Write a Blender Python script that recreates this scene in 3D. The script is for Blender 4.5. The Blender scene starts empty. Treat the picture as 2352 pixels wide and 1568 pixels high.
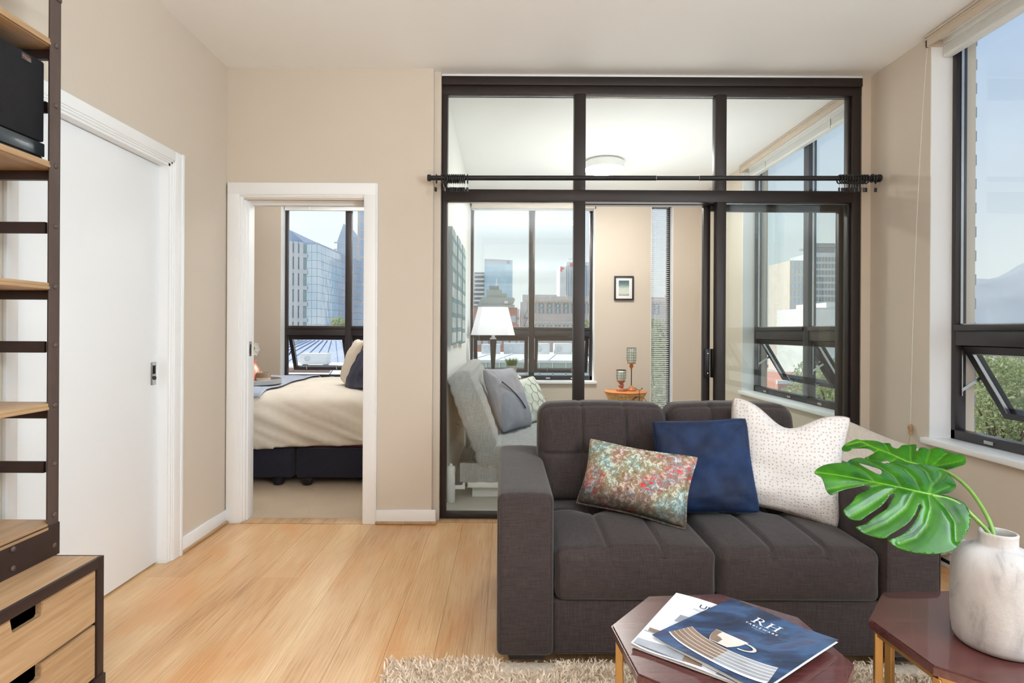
import bpy, bmesh, math, random
import numpy as np
from mathutils import Vector, Matrix, Euler, noise as mnoise

random.seed(7)
rng = np.random.default_rng(7)
SC = bpy.context.scene
COL = SC.collection
PI = math.pi
R = math.radians

# ----------------------------------------------------------------- camera
cam_d = bpy.data.cameras.new('camera')
cam = bpy.data.objects.new('camera', cam_d)
COL.objects.link(cam)
cam.location = (0, 0, 1.215)
cam.rotation_euler = (R(90), R(-0.3), 0)
cam_d.sensor_width = 36.0
cam_d.lens = 1307 / 2352 * 36.0
cam_d.shift_x = 16 / 2352
cam_d.shift_y = -24 / 2352
cam_d.clip_start = 0.05
cam_d.clip_end = 9000
SC.camera = cam

# ----------------------------------------------------------------- exposure
SC.view_settings.view_transform = 'Standard'
SC.view_settings.look = 'None'
SC.view_settings.exposure = 0.0
SC.view_settings.gamma = 1.0
SC.view_settings.use_curve_mapping = False
cy = SC.cycles
cy.use_denoising = True
cy.max_bounces = 10
cy.diffuse_bounces = 5
cy.glossy_bounces = 4
cy.transmission_bounces = 4
cy.transparent_max_bounces = 24
cy.sample_clamp_indirect = 6.0
cy.caustics_reflective = False
cy.caustics_refractive = False
cy.use_adaptive_sampling = True
cy.adaptive_threshold = 0.02

# ----------------------------------------------------------------- sky
SUN_DIR = Vector((-0.58, 0.34, 0.74)).normalized()      # towards the sun
world = bpy.data.worlds.new('sky')
SC.world = world
world.use_nodes = True
wt = world.node_tree
wt.nodes.clear()
def wn(t, **kw):
    n = wt.nodes.new(t)
    for k, v in kw.items():
        setattr(n, k, v)
    return n
w_out = wn('ShaderNodeOutputWorld'); w_bg = wn('ShaderNodeBackground')
w_tc = wn('ShaderNodeTexCoord'); w_sep = wn('ShaderNodeSeparateXYZ'); w_rmp = wn('ShaderNodeValToRGB')
wt.links.new(w_tc.outputs['Generated'], w_sep.inputs[0])
wt.links.new(w_sep.outputs['Z'], w_rmp.inputs[0])
cr = w_rmp.color_ramp
cr.elements[0].position = 0.0; cr.elements[0].color = (0.84, 0.87, 0.885, 1)
cr.elements[1].position = 1.0; cr.elements[1].color = (0.30, 0.46, 0.82, 1)
for p_, c_ in ((0.10, (0.78, 0.84, 0.88, 1)), (0.36, (0.52, 0.65, 0.86, 1))):
    e_ = cr.elements.new(p_); e_.color = c_
# the haze brightens towards the sun's side of the sky
w_dot = wn('ShaderNodeVectorMath', operation='DOT_PRODUCT')
hz_ = Vector((SUN_DIR.x, SUN_DIR.y, 0.25)).normalized()
w_dot.inputs[1].default_value = hz_
wt.links.new(w_tc.outputs['Generated'], w_dot.inputs[0])
w_mx = wn('ShaderNodeMath', operation='MAXIMUM'); w_mx.inputs[1].default_value = 0.0
wt.links.new(w_dot.outputs['Value'], w_mx.inputs[0])
w_pw = wn('ShaderNodeMath', operation='POWER'); w_pw.inputs[1].default_value = 2.0
wt.links.new(w_mx.outputs[0], w_pw.inputs[0])
w_mix = wn('ShaderNodeMix', data_type='RGBA')
w_mix.inputs[7].default_value = (1.22, 1.24, 1.26, 1)
wt.links.new(w_pw.outputs[0], w_mix.inputs[0])
wt.links.new(w_rmp.outputs[0], w_mix.inputs[6])
wt.links.new(w_mix.outputs[2], w_bg.inputs[0])
w_bg.inputs[1].default_value = 1.0
wt.links.new(w_bg.outputs[0], w_out.inputs[0])

def light(name, typ, loc, rot, energy, color, **kw):
    d = bpy.data.lights.new(name, typ)
    d.energy = energy; d.color = color
    for k, v in kw.items():
        setattr(d, k, v)
    o = bpy.data.objects.new(name, d); COL.objects.link(o)
    o.location = loc; o.rotation_euler = rot
    return o
sun = light('sun', 'SUN', (0, 0, 30), (0, 0, 0), 4.5, (1.0, 0.95, 0.88), angle=R(1.2))
sun.rotation_euler = SUN_DIR.to_track_quat('Z', 'Y').to_euler()
# area lamp added to boost daylight through the unseen part of the right-hand window
light('window_daylight_boost', 'AREA', (2.72, -0.46, 1.78), (0, R(90), 0), 190, (0.82, 0.91, 1.0),
      shape='RECTANGLE', size=2.0, size_y=1.5)
# added unseen lamps turned up to the ceilings, brightening all three rooms
light('bounce_fill', 'AREA', (0.3, -0.9, 1.95), (R(180), 0, 0), 150, (0.85, 0.93, 1.0),
      shape='RECTANGLE', size=1.6, size_y=1.2)
light('bedroom_bounce_fill', 'AREA', (-1.2, 5.2, 2.2), (R(180), 0, 0), 66, (1.0, 0.98, 0.95),
      shape='RECTANGLE', size=0.8, size_y=0.8)
light('den_bounce_fill', 'AREA', (1.1, 5.0, 1.7), (R(180), 0, 0), 17, (1.0, 0.99, 0.97),
      shape='RECTANGLE', size=1.4, size_y=1.4)

# ----------------------------------------------------------------- materials
def srgb(r, g, b):
    f = lambda c: (c / 255 / 12.92) if c <= 10 else ((c / 255 + 0.055) / 1.055) ** 2.4
    return (f(r), f(g), f(b), 1.0)

class NT:
    def __init__(s, name):
        s.m = bpy.data.materials.new(name); s.m.use_nodes = True
        s.t = s.m.node_tree; s.t.nodes.clear()
        s.out = s.n('ShaderNodeOutputMaterial')
    def n(s, typ, **kw):
        x = s.t.nodes.new(typ)
        for k, v in kw.items():
            setattr(x, k, v)
        return x
    def l(s, a, b):
        s.t.links.new(a, b)
    def coord(s, kind='Object', scale=(1, 1, 1), rot=(0, 0, 0)):
        if kind == 'World':
            src = s.n('ShaderNodeNewGeometry').outputs['Position']
        else:
            src = s.n('ShaderNodeTexCoord').outputs[kind]
        mp = s.n('ShaderNodeMapping'); mp.inputs['Scale'].default_value = scale
        mp.inputs['Rotation'].default_value = rot
        s.l(src, mp.inputs[0])
        return mp.outputs[0]
    def noise(s, vec, scale=5, detail=4, rough=0.55, dist=0.0):
        x = s.n('ShaderNodeTexNoise')
        x.inputs['Scale'].default_value = scale; x.inputs['Detail'].default_value = detail
        x.inputs['Roughness'].default_value = rough; x.inputs['Distortion'].default_value = dist
        s.l(vec, x.inputs['Vector'])
        return x.outputs['Fac']
    def ramp(s, fac, stops, interp='LINEAR'):
        x = s.n('ShaderNodeValToRGB'); c = x.color_ramp; c.interpolation = interp
        while len(c.elements) < len(stops):
            c.elements.new(0.5)
        for e, (p, col) in zip(c.elements, stops):
            e.position = p; e.color = col
        s.l(fac, x.inputs[0])
        return x.outputs[0]
    def mix(s, fac, a, b, mode='MIX'):
        x = s.n('ShaderNodeMix', data_type='RGBA', blend_type=mode)
        if isinstance(fac, (int, float)): x.inputs[0].default_value = fac
        else: s.l(fac, x.inputs[0])
        for v, i in ((a, 6), (b, 7)):
            if isinstance(v, tuple): x.inputs[i].default_value = v
            else: s.l(v, x.inputs[i])
        return x.outputs[2]
    def math(s, op, a, b=None, clamp=False):
        x = s.n('ShaderNodeMath', operation=op); x.use_clamp = clamp
        for v, i in ((a, 0), (b, 1)):
            if v is None: continue
            if isinstance(v, (int, float)): x.inputs[i].default_value = v
            else: s.l(v, x.inputs[i])
        return x.outputs[0]
    def bsdf(s, col, rough=0.5, metal=0.0, bump=None, bstr=0.2, bdist=0.01, **kw):
        p = s.n('ShaderNodeBsdfPrincipled')
        if isinstance(col, tuple): p.inputs['Base Color'].default_value = col
        else: s.l(col, p.inputs['Base Color'])
        if isinstance(rough, (int, float)): p.inputs['Roughness'].default_value = rough
        else: s.l(rough, p.inputs['Roughness'])
        p.inputs['Metallic'].default_value = metal
        for k, v in kw.items():
            p.inputs[k.replace('_', ' ')].default_value = v
        if bump is not None:
            b = s.n('ShaderNodeBump'); b.inputs['Strength'].default_value = bstr
            b.inputs['Distance'].default_value = bdist
            s.l(bump, b.inputs['Height']); s.l(b.outputs[0], p.inputs['Normal'])
        s.l(p.outputs[0], s.out.inputs[0])
        return p

def plain(name, rgb, rough=0.5, metal=0.0, var=0.06, scale=8, bump=0.0, **kw):
    """A painted or moulded surface: a slight mottling of its own colour and a fine relief."""
    t = NT(name); c = srgb(*rgb)
    v = t.coord('Object')
    n1 = t.noise(v, scale, 3)
    lo = tuple(max(0, x * (1 - var)) for x in c[:3]) + (1,); hi = tuple(min(1, x * (1 + var)) for x in c[:3]) + (1,)
    col = t.ramp(n1, [(0.3, lo), (0.7, hi)])
    if bump:
        t.bsdf(col, rough, metal, bump=t.noise(v, scale * 14, 4), bstr=bump, bdist=0.004, **kw)
    else:
        t.bsdf(col, rough, metal, **kw)
    return t.m

def weave(name, c1, c2, scale=260, rough=0.95, sheen=0.2, axes=((1, 0.06, 0.06), (0.06, 1, 1)), bstr=0.35, kind='Object'):
    """Linen-like cloth: two crossed sets of slubby threads."""
    t = NT(name)
    a = t.noise(t.coord(kind, axes[0]), scale, 2, 0.6); b = t.noise(t.coord(kind, axes[1]), scale, 2, 0.6)
    s_ = t.math('ADD', a, b); h = t.math('MULTIPLY', s_, 0.5)
    big = t.noise(t.coord(kind), 3.0, 3)
    col = t.ramp(h, [(0.36, srgb(*c1)), (0.64, srgb(*c2))])
    col = t.mix(0.18, col, t.ramp(big, [(0.3, srgb(*c1)), (0.7, srgb(*c2))]))
    p = t.bsdf(col, rough, bump=h, bstr=bstr, bdist=0.002)
    p.inputs['Sheen Weight'].default_value = sheen; p.inputs['Sheen Roughness'].default_value = 0.4
    return t.m

def wood(name, stops, axis='Y', scale=1.0, rough=0.45, bstr=0.12, ring=14, coat=0.0):
    t = NT(name)
    st = {'X': (1.2, 26, 26), 'Y': (26, 1.2, 26), 'Z': (26, 26, 1.2)}[axis]
    rg = {'X': (0.5, ring, ring), 'Y': (ring, 0.5, ring), 'Z': (ring, ring, 0.5)}[axis]
    g = t.noise(t.coord('Object', tuple(x * scale for x in st)), 4, 6, 0.62, 0.3)
    w = t.noise(t.coord('Object', tuple(x * scale * 0.25 for x in rg)), 2.6, 3, 0.5, 1.1)
    f = t.math('ADD', t.math('MULTIPLY', g, 0.55), t.math('MULTIPLY', w, 0.45))
    col = t.ramp(f, [(p, srgb(*c)) for p, c in stops])
    p = t.bsdf(col, rough, bump=g, bstr=bstr, bdist=0.003)
    p.inputs['Coat Weight'].default_value = coat
    return t.m

def glassy(name, tint=(0.97, 0.99, 0.98), base=0.05, edge=0.75, rough=0.0):
    """Window glass: clear, with a mirror reflection that grows towards grazing views."""
    t = NT(name)
    lw = t.n('ShaderNodeLayerWeight'); lw.inputs['Blend'].default_value = 0.5
    f = t.math('POWER', lw.outputs['Facing'], 4.0)
    f = t.math('ADD', t.math('MULTIPLY', f, edge), base, clamp=True)
    tr = t.n('ShaderNodeBsdfTransparent'); tr.inputs[0].default_value = tint + (1,)
    gl = t.n('ShaderNodeBsdfGlossy'); gl.inputs['Roughness'].default_value = rough
    gl.inputs[0].default_value = (1, 1, 1, 1)
    mx = t.n('ShaderNodeMixShader')
    t.l(f, mx.inputs[0]); t.l(tr.outputs[0], mx.inputs[1]); t.l(gl.outputs[0], mx.inputs[2])
    t.l(mx.outputs[0], t.out.inputs[0])
    return t.m

def glow(name, rgb, strength):
    t = NT(name); e = t.n('ShaderNodeEmission')
    e.inputs[0].default_value = srgb(*rgb); e.inputs[1].default_value = strength
    t.l(e.outputs[0], t.out.inputs[0])
    return t.m

M = {}
M['wall'] = plain('wall_paint', (209, 197, 182), 0.7, var=0.015, scale=1.2, bump=0.05)
M['wall_lit'] = plain('lit_wall_paint', (236, 237, 233), 0.6, var=0.01, scale=1.5, bump=0.03)  # wall colour whitened for the window light on the den's left wall
M['ceiling'] = plain('ceiling_paint', (245, 245, 245), 0.85, var=0.01, scale=1.0, bump=0.03)
M['trim'] = plain('white_gloss_trim', (242, 243, 244), 0.35, var=0.01, scale=2)
M['door'] = plain('white_door_paint', (243, 245, 247), 0.4, var=0.008, scale=1.5)
M['frame'] = plain('dark_bronze_metal', (47, 39, 37), 0.42, 0.25, var=0.06, scale=3)
M['win_frame'] = plain('dark_window_metal', (58, 54, 56), 0.35, 0.4, var=0.05, scale=3)
M['pane'] = glassy('clear_window_glass', base=0.025, edge=0.6)
M['wall_pane'] = glassy('clear_partition_glass', base=0.032, edge=0.6)
M['black_metal'] = plain('black_metal', (38, 36, 37), 0.4, 0.3, var=0.08)
M['black'] = plain('black_plastic', (24, 23, 25), 0.5, var=0.1)
M['chrome'] = plain('brushed_steel', (190, 190, 190), 0.25, 1.0, var=0.05)
M['white'] = plain('white_plastic', (240, 240, 238), 0.4, var=0.01)
M['beige_plastic'] = plain('beige_valance', (206, 190, 172), 0.5, var=0.03, scale=3)
M['steel_brown'] = plain('brown_painted_steel', (84, 70, 65), 0.5, 0.15, var=0.07, scale=14, bump=0.05)
M['steel_dark'] = plain('dark_brown_steel', (50, 34, 31), 0.5, 0.15, var=0.08, scale=14)
M['oak'] = wood('mango_wood', [(0.3, (146, 112, 80)), (0.5, (176, 142, 105)), (0.72, (194, 163, 126))], 'Y', rough=0.5)
M['oak_dark'] = wood('mango_wood_underside', [(0.3, (150, 108, 66)), (0.7, (186, 140, 92))], 'Y', rough=0.55)
M['walnut'] = wood('dark_walnut', [(0.3, (60, 30, 29)), (0.52, (86, 47, 45)), (0.75, (110, 68, 60))], 'X', rough=0.26, coat=0.5, bstr=0.04)
M['brass'] = plain('brushed_brass', (192, 152, 96), 0.35, 0.85, var=0.06, scale=20)
M['couch'] = weave('brown_grey_linen', (39, 31, 30), (67, 56, 54), 380, sheen=0.2)
M['velvet'] = None
M['carpet'] = None
# velvet: deep blue nap that lightens towards grazing views
t = NT('blue_velvet')
n1 = t.noise(t.coord('Object'), 7, 4, 0.6)
col = t.ramp(n1, [(0.3, srgb(2, 16, 44)), (0.62, srgb(4, 38, 80)), (0.8, srgb(12, 60, 112))])
p = t.bsdf(col, 0.75, bump=t.noise(t.coord('Object'), 420, 2), bstr=0.2, bdist=0.002)
p.inputs['Sheen Weight'].default_value = 0.18; p.inputs['Sheen Roughness'].default_value = 0.3
p.inputs['Sheen Tint'].default_value = srgb(80, 130, 205)
M['velvet'] = t.m
# carpet: low looped pile
t = NT('beige_carpet')
v = t.coord('World')
n1 = t.noise(v, 220, 3, 0.6); n2 = t.noise(v, 2.0, 2)
col = t.mix(0.3, t.ramp(n1, [(0.3, srgb(150, 132, 112)), (0.7, srgb(196, 178, 156))]), t.ramp(n2, [(0.3, srgb(160, 142, 122)), (0.7, srgb(186, 168, 146))]))
t.bsdf(col, 1.0, bump=n1, bstr=0.8, bdist=0.006)
M['carpet'] = t.m
# bamboo floor: fine strand grain along the boards, tone varying from board to board
t = NT('strand_bamboo')
g1 = t.noise(t.coord('World', (120, 2.0, 1)), 1.6, 6, 0.68)
g2 = t.noise(t.coord('World', (240, 5.0, 1)), 1.0, 3, 0.6)
big = t.noise(t.coord('World', (5.0, 0.9, 1)), 1.0, 3, 0.5, 0.6)
oi = t.n('ShaderNodeObjectInfo')
f = t.math('ADD', t.math('MULTIPLY', g1, 0.5), t.math('MULTIPLY', big, 0.40))
f = t.math('ADD', f, t.math('MULTIPLY', oi.outputs['Random'], 0.06))
col = t.ramp(f, [(0.32, srgb(164, 116, 72)), (0.42, srgb(200, 156, 108)), (0.54, srgb(217, 180, 134)), (0.68, srgb(236, 208, 168))])
col = t.mix(t.math('MULTIPLY', t.ramp(t.noise(t.coord('World', (3.2, 1.3, 1)), 1.3, 3, 0.5, 0.5), [(0.5, (0, 0, 0, 1)), (0.66, (1, 1, 1, 1))]), 0.5), col, srgb(206, 140, 78))
fl = t.ramp(g2, [(0.30, (1, 1, 1, 1)), (0.36, (0, 0, 0, 1))])
col = t.mix(t.math('MULTIPLY', fl, 0.55), col, srgb(120, 72, 40))
p = t.bsdf(col, t.math('ADD', t.math('MULTIPLY', g1, 0.12), 0.27), bump=g1, bstr=0.05, bdist=0.002)
p.inputs['Coat Weight'].default_value = 0.15; p.inputs['Coat Roughness'].default_value = 0.22
M['floor'] = t.m
# shag pile
t = NT('shag_pile')
oi = t.noise(t.coord('World'), 60, 2)
t.bsdf(t.ramp(oi, [(0.3, srgb(214, 192, 168)), (0.7, srgb(244, 228, 208))]), 0.95)
M['shag'] = t.m
# abstract print of the small cushion
t = NT('paint_splash_print')
v = t.coord('Object')
vr = t.coord('Object', (14, 30, 30))
fine = t.noise(v, 46, 8, 0.82, 0.5); f2 = t.noise(t.coord('Object', (1, 1, 2.2)), 40, 6, 0.75, 0.4)
bigz = t.noise(v, 7.5, 3, 0.5, 0.4)
col = t.ramp(fine, [(0.30, srgb(56, 50, 48)), (0.40, srgb(106, 92, 82)), (0.46, srgb(160, 150, 130)), (0.505, srgb(122, 112, 104)), (0.53, srgb(146, 186, 194)), (0.575, srgb(232, 232, 228)), (0.63, srgb(168, 160, 134)), (0.74, srgb(98, 86, 80))])
zone = t.ramp(t.noise(t.coord('Object', (1, 1, 1.2)), 6.0, 3, 0.6, 0.3), [(0.34, srgb(150, 200, 206)), (0.45, srgb(190, 180, 128)), (0.54, srgb(206, 128, 84)), (0.64, srgb(164, 150, 176))])
col = t.mix(0.55, col, zone, 'OVERLAY')
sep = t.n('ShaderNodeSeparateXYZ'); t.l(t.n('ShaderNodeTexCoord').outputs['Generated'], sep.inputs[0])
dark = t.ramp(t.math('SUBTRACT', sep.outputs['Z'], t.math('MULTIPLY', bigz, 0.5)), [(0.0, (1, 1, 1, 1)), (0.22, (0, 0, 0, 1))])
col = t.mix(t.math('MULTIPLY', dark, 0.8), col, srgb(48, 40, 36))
redm = t.math('MULTIPLY', t.ramp(bigz, [(0.55, (0, 0, 0, 1)), (0.62, (1, 1, 1, 1))]), t.ramp(f2, [(0.52, (0, 0, 0, 1)), (0.57, (1, 1, 1, 1))]))
col = t.mix(redm, col, srgb(206, 44, 44))
orm = t.math('MULTIPLY', t.ramp(t.noise(v, 9.5, 2, 0.5), [(0.52, (0, 0, 0, 1)), (0.6, (1, 1, 1, 1))]), t.ramp(fine, [(0.54, (0, 0, 0, 1)), (0.60, (1, 1, 1, 1))]))
col = t.mix(t.math('MULTIPLY', orm, 0.8), col, srgb(208, 116, 52))
t.bsdf(col, 0.6, bump=fine, bstr=0.1, bdist=0.002)
M['splash'] = t.m
# dimpled cream jacquard
t = NT('dimpled_cream_cloth')
vo = t.n('ShaderNodeTexVoronoi', voronoi_dimensions='2D'); vo.inputs['Scale'].default_value = 64; vo.inputs['Randomness'].default_value = 0.6
sx_ = t.n('ShaderNodeSeparateXYZ'); t.l(t.coord('Object', (1, 1, 1), (0, 0, R(22))), sx_.inputs[0])
cx_ = t.n('ShaderNodeCombineXYZ'); t.l(sx_.outputs['X'], cx_.inputs[0]); t.l(sx_.outputs['Z'], cx_.inputs[1])
t.l(cx_.outputs[0], vo.inputs['Vector'])
dd = t.ramp(vo.outputs['Distance'], [(0.08, (0, 0, 0, 1)), (0.24, (1, 1, 1, 1))])
col = t.mix(dd, srgb(194, 182, 174), srgb(216, 210, 206))
t.bsdf(col, 0.55, bump=dd, bstr=0.5, bdist=0.004)
M['cream'] = t.m
# whitewashed pottery
t = NT('whitewashed_clay')
v = t.coord('Object')
n1 = t.noise(t.coord('Object', (1, 1, 0.45)), 13, 6, 0.62, 0.5); n2 = t.noise(v, 44, 4, 0.7)
col = t.ramp(n1, [(0.30, srgb(140, 134, 131)), (0.42, srgb(174, 169, 167)), (0.62, srgb(190, 186, 184)), (0.8, srgb(208, 205, 203))])
t.bsdf(col, 0.8, bump=n2, bstr=0.25, bdist=0.004)
M['clay'] = t.m
# leaf: veins come from a per-corner attribute laid out along the blade
t = NT('glossy_leaf')
at_ = t.n('ShaderNodeAttribute'); at_.attribute_name = 'vein'
n1 = t.noise(t.coord('Object'), 16, 4)
col = t.ramp(n1, [(0.3, srgb(18, 70, 2)), (0.7, srgb(58, 124, 3))])
col = t.mix(at_.outputs['Fac'], col, srgb(112, 168, 36))
p = t.bsdf(col, 0.19, bump=t.noise(t.coord('Object'), 60, 3), bstr=0.05, bdist=0.003)
p.inputs['Subsurface Weight'].default_value = 0.0
p.inputs['Coat Weight'].default_value = 0.0; p.inputs['Specular IOR Level'].default_value = 0.34
tl = t.n('ShaderNodeBsdfTranslucent'); tl.inputs[0].default_value = srgb(96, 190, 4)
mx = t.n('ShaderNodeMixShader'); mx.inputs[0].default_value = 0.22
t.l(p.outputs[0], mx.inputs[1]); t.l(tl.outputs[0], mx.inputs[2]); t.l(mx.outputs[0], t.out.inputs[0])
M['leaf'] = t.m
M['stem'] = plain('leaf_stalk', (112, 150, 66), 0.4, var=0.1, scale=30)
M['duvet'] = plain('ivory_cotton', (226, 219, 207), 0.9, var=0.03, scale=6, bump=0.15)
M['throw'] = weave('blue_grey_throw', (150, 162, 186), (186, 196, 214), 300)
M['navy'] = weave('navy_bed_base_cloth', (22, 22, 36), (40, 40, 56), 300)
M['maroon'] = plain('maroon_sheet', (112, 40, 66), 0.9, var=0.05)
M['navy_pillow'] = plain('navy_satin', (46, 50, 74), 0.6, var=0.2, scale=12, bump=0.2)
M['ivory_pillow'] = plain('ivory_pillow_cloth', (214, 204, 190), 0.9, var=0.04, scale=10, bump=0.2)
M['grey_pillow'] = plain('blue_grey_satin', (150, 152, 162), 0.6, var=0.08, scale=9, bump=0.15)
M['sage'] = plain('pale_sage_cloth', (206, 212, 202), 0.85, var=0.03, scale=9, bump=0.1)
M['sage_line'] = plain('taupe_embroidery', (168, 152, 128), 0.85, var=0.05)
M['taupe'] = plain('taupe_piping', (176, 150, 136), 0.7, var=0.05)
M['beige_pillow'] = weave('oatmeal_linen', (198, 186, 170), (222, 212, 198), 260)
# quilted futon cover
M['quilt'] = weave('quilted_grey_cotton', (140, 141, 141), (176, 177, 176), 240)
M['paper'] = plain('paper_white', (232, 232, 232), 0.45, var=0.02)
M['cover_white'] = plain('pale_magazine_cover', (222, 224, 232), 0.3, var=0.05, scale=9)
t = NT('blue_magazine_cover')
v = t.coord('Object', (1, 2.2, 1), (0, 0, R(40)))
n1 = t.noise(v, 6.5, 4, 0.55, 1.0)
col = t.ramp(n1, [(0.30, srgb(16, 26, 42)), (0.46, srgb(36, 52, 82)), (0.58, srgb(52, 84, 124)), (0.66, srgb(58, 60, 90)), (0.78, srgb(78, 78, 108))])
t.bsdf(col, 0.28, bump=t.noise(v, 9, 3, 0.5, 0.6), bstr=0.25, bdist=0.006)
M['cover_blue'] = t.m
M['print_white'] = plain('white_print', (246, 246, 246), 0.4, var=0.005)
M['print_cream'] = plain('cream_print', (212, 204, 196), 0.35, var=0.08, scale=16)
M['print_tan'] = plain('tan_print', (128, 106, 90), 0.35, var=0.2, scale=16)
M['print_grey'] = plain('grey_print', (150, 154, 162), 0.35, var=0.2, scale=16)
M['print_black'] = plain('black_print', (40, 42, 48), 0.35, var=0.05)
M['print_navy'] = plain('navy_print', (44, 52, 78), 0.3, var=0.15, scale=20)
M['copper'] = plain('polished_copper', (226, 158, 142), 0.3, 0.8, var=0.06)
M['copper_print'] = plain('copper_badge', (208, 132, 72), 0.35, 0.6, var=0.05)
M['stoneware'] = plain('stoneware_glaze', (150, 132, 112), 0.4, var=0.12, scale=20)
M['orange_wood'] = wood('turned_orange_wood', [(0.3, (170, 96, 48)), (0.7, (210, 138, 78))], 'Z', rough=0.4)
M['red_wood'] = wood('turned_brown_wood', [(0.3, (146, 92, 66)), (0.7, (186, 128, 98))], 'Z', rough=0.45)
M['wicker'] = weave('golden_carved_wood', (158, 112, 62), (230, 186, 118), 60, rough=0.5, sheen=0.0, axes=((1, 1, 0.2), (0.3, 0.3, 1)), bstr=0.9)
M['candle'] = plain('candle_wax', (246, 244, 238), 0.5, var=0.01)
M['cup_glass'] = glassy('candle_glass', tint=(0.96, 0.99, 0.97), base=0.06, edge=0.6)
M['shade'] = None
t = NT('white_lamp_shade')
d_ = t.n('ShaderNodeBsdfDiffuse'); d_.inputs[0].default_value = srgb(250, 250, 252)
tl = t.n('ShaderNodeBsdfTranslucent'); tl.inputs[0].default_value = srgb(250, 250, 252)
mx = t.n('ShaderNodeMixShader'); mx.inputs[0].default_value = 0.5
nz = t.noise(t.coord('Object'), 200, 2)
b = t.n('ShaderNodeBump'); b.inputs['Strength'].default_value = 0.1; b.inputs['Distance'].default_value = 0.002
t.l(nz, b.inputs['Height']); t.l(b.outputs[0], d_.inputs['Normal'])
t.l(d_.outputs[0], mx.inputs[1]); t.l(tl.outputs[0], mx.inputs[2]); t.l(mx.outputs[0], t.out.inputs[0])
M['shade'] = t.m
M['lamp_glow'] = glow('lit_lamp_diffuser', (255, 252, 246), 110.0)
M['bulb_glow'] = glow('lit_bulb', (246, 248, 255), 40.0)
M['grass'] = plain('grass_green', (86, 122, 52), 0.6, var=0.25, scale=40)
M['tin'] = plain('zinc_pot', (170, 174, 170), 0.4, 0.6, var=0.1, scale=20)
M['art_face'] = None
M['sofa_leg'] = plain('black_stained_wood', (26, 23, 24), 0.5, var=0.1)
M['speaker_cloth'] = weave('black_speaker_cloth', (9, 9, 13), (20, 20, 26), 500, sheen=0.0)
M['speaker_band'] = plain('gunmetal_band', (92, 98, 104), 0.3, 0.8, var=0.05)
M['tile'] = plain('pale_floor_board', (196, 190, 180), 0.5, var=0.05, scale=5)

# exterior materials, their colours paled to carry the outdoor haze
def ext(name, rgb, rough=0.8, var=0.06, scale=0.4, **kw):
    return plain(name, rgb, rough, var=var, scale=scale, **kw)
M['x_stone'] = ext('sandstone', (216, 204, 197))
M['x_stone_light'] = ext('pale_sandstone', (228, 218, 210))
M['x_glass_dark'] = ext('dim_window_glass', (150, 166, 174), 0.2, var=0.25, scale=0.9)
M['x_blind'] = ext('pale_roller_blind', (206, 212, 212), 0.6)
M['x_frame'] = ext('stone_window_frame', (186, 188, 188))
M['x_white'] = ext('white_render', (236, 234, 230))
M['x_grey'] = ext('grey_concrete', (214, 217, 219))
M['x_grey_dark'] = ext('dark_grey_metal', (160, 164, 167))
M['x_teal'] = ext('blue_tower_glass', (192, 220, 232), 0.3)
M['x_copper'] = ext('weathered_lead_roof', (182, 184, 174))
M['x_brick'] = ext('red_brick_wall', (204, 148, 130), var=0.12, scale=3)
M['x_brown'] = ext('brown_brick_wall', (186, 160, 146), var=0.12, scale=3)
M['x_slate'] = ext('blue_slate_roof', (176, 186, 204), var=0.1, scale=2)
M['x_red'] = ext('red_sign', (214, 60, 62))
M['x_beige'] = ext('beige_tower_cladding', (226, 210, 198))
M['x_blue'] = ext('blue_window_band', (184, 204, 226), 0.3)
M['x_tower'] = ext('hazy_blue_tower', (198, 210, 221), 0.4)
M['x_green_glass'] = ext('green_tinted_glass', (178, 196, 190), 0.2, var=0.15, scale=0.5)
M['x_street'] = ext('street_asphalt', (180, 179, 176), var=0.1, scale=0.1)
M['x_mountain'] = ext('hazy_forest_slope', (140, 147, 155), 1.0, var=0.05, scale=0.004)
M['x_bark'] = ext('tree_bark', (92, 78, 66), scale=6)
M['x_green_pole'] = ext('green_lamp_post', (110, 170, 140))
t = NT('tree_leaves')
oi = t.n('ShaderNodeObjectInfo')
n1 = t.noise(t.coord('World'), 1.6, 3)
d_ = t.n('ShaderNodeBsdfDiffuse')
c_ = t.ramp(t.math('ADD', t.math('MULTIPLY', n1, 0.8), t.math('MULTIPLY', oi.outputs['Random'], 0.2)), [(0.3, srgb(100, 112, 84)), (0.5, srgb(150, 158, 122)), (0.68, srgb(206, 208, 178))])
t.l(c_, d_.inputs[0])
tl = t.n('ShaderNodeBsdfTranslucent'); tl.inputs[0].default_value = srgb(178, 190, 134)
mx = t.n('ShaderNodeMixShader'); mx.inputs[0].default_value = 0.4
t.l(d_.outputs[0], mx.inputs[1]); t.l(tl.outputs[0], mx.inputs[2]); t.l(mx.outputs[0], t.out.inputs[0])
M['x_leaves'] = t.m
# mirror curtain wall: wavy reflective panes
t = NT('mirror_curtain_wall')
n1 = t.noise(t.coord('World', (1, 1, 0.5)), 0.22, 2, 0.5, 0.4)
col = t.ramp(t.noise(t.coord('World'), 0.12, 3), [(0.3, srgb(206, 226, 240)), (0.7, srgb(240, 247, 252))])
t.bsdf(col, 0.06, 0.45, bump=n1, bstr=0.35, bdist=0.25)
M['x_mirror'] = t.m

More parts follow.
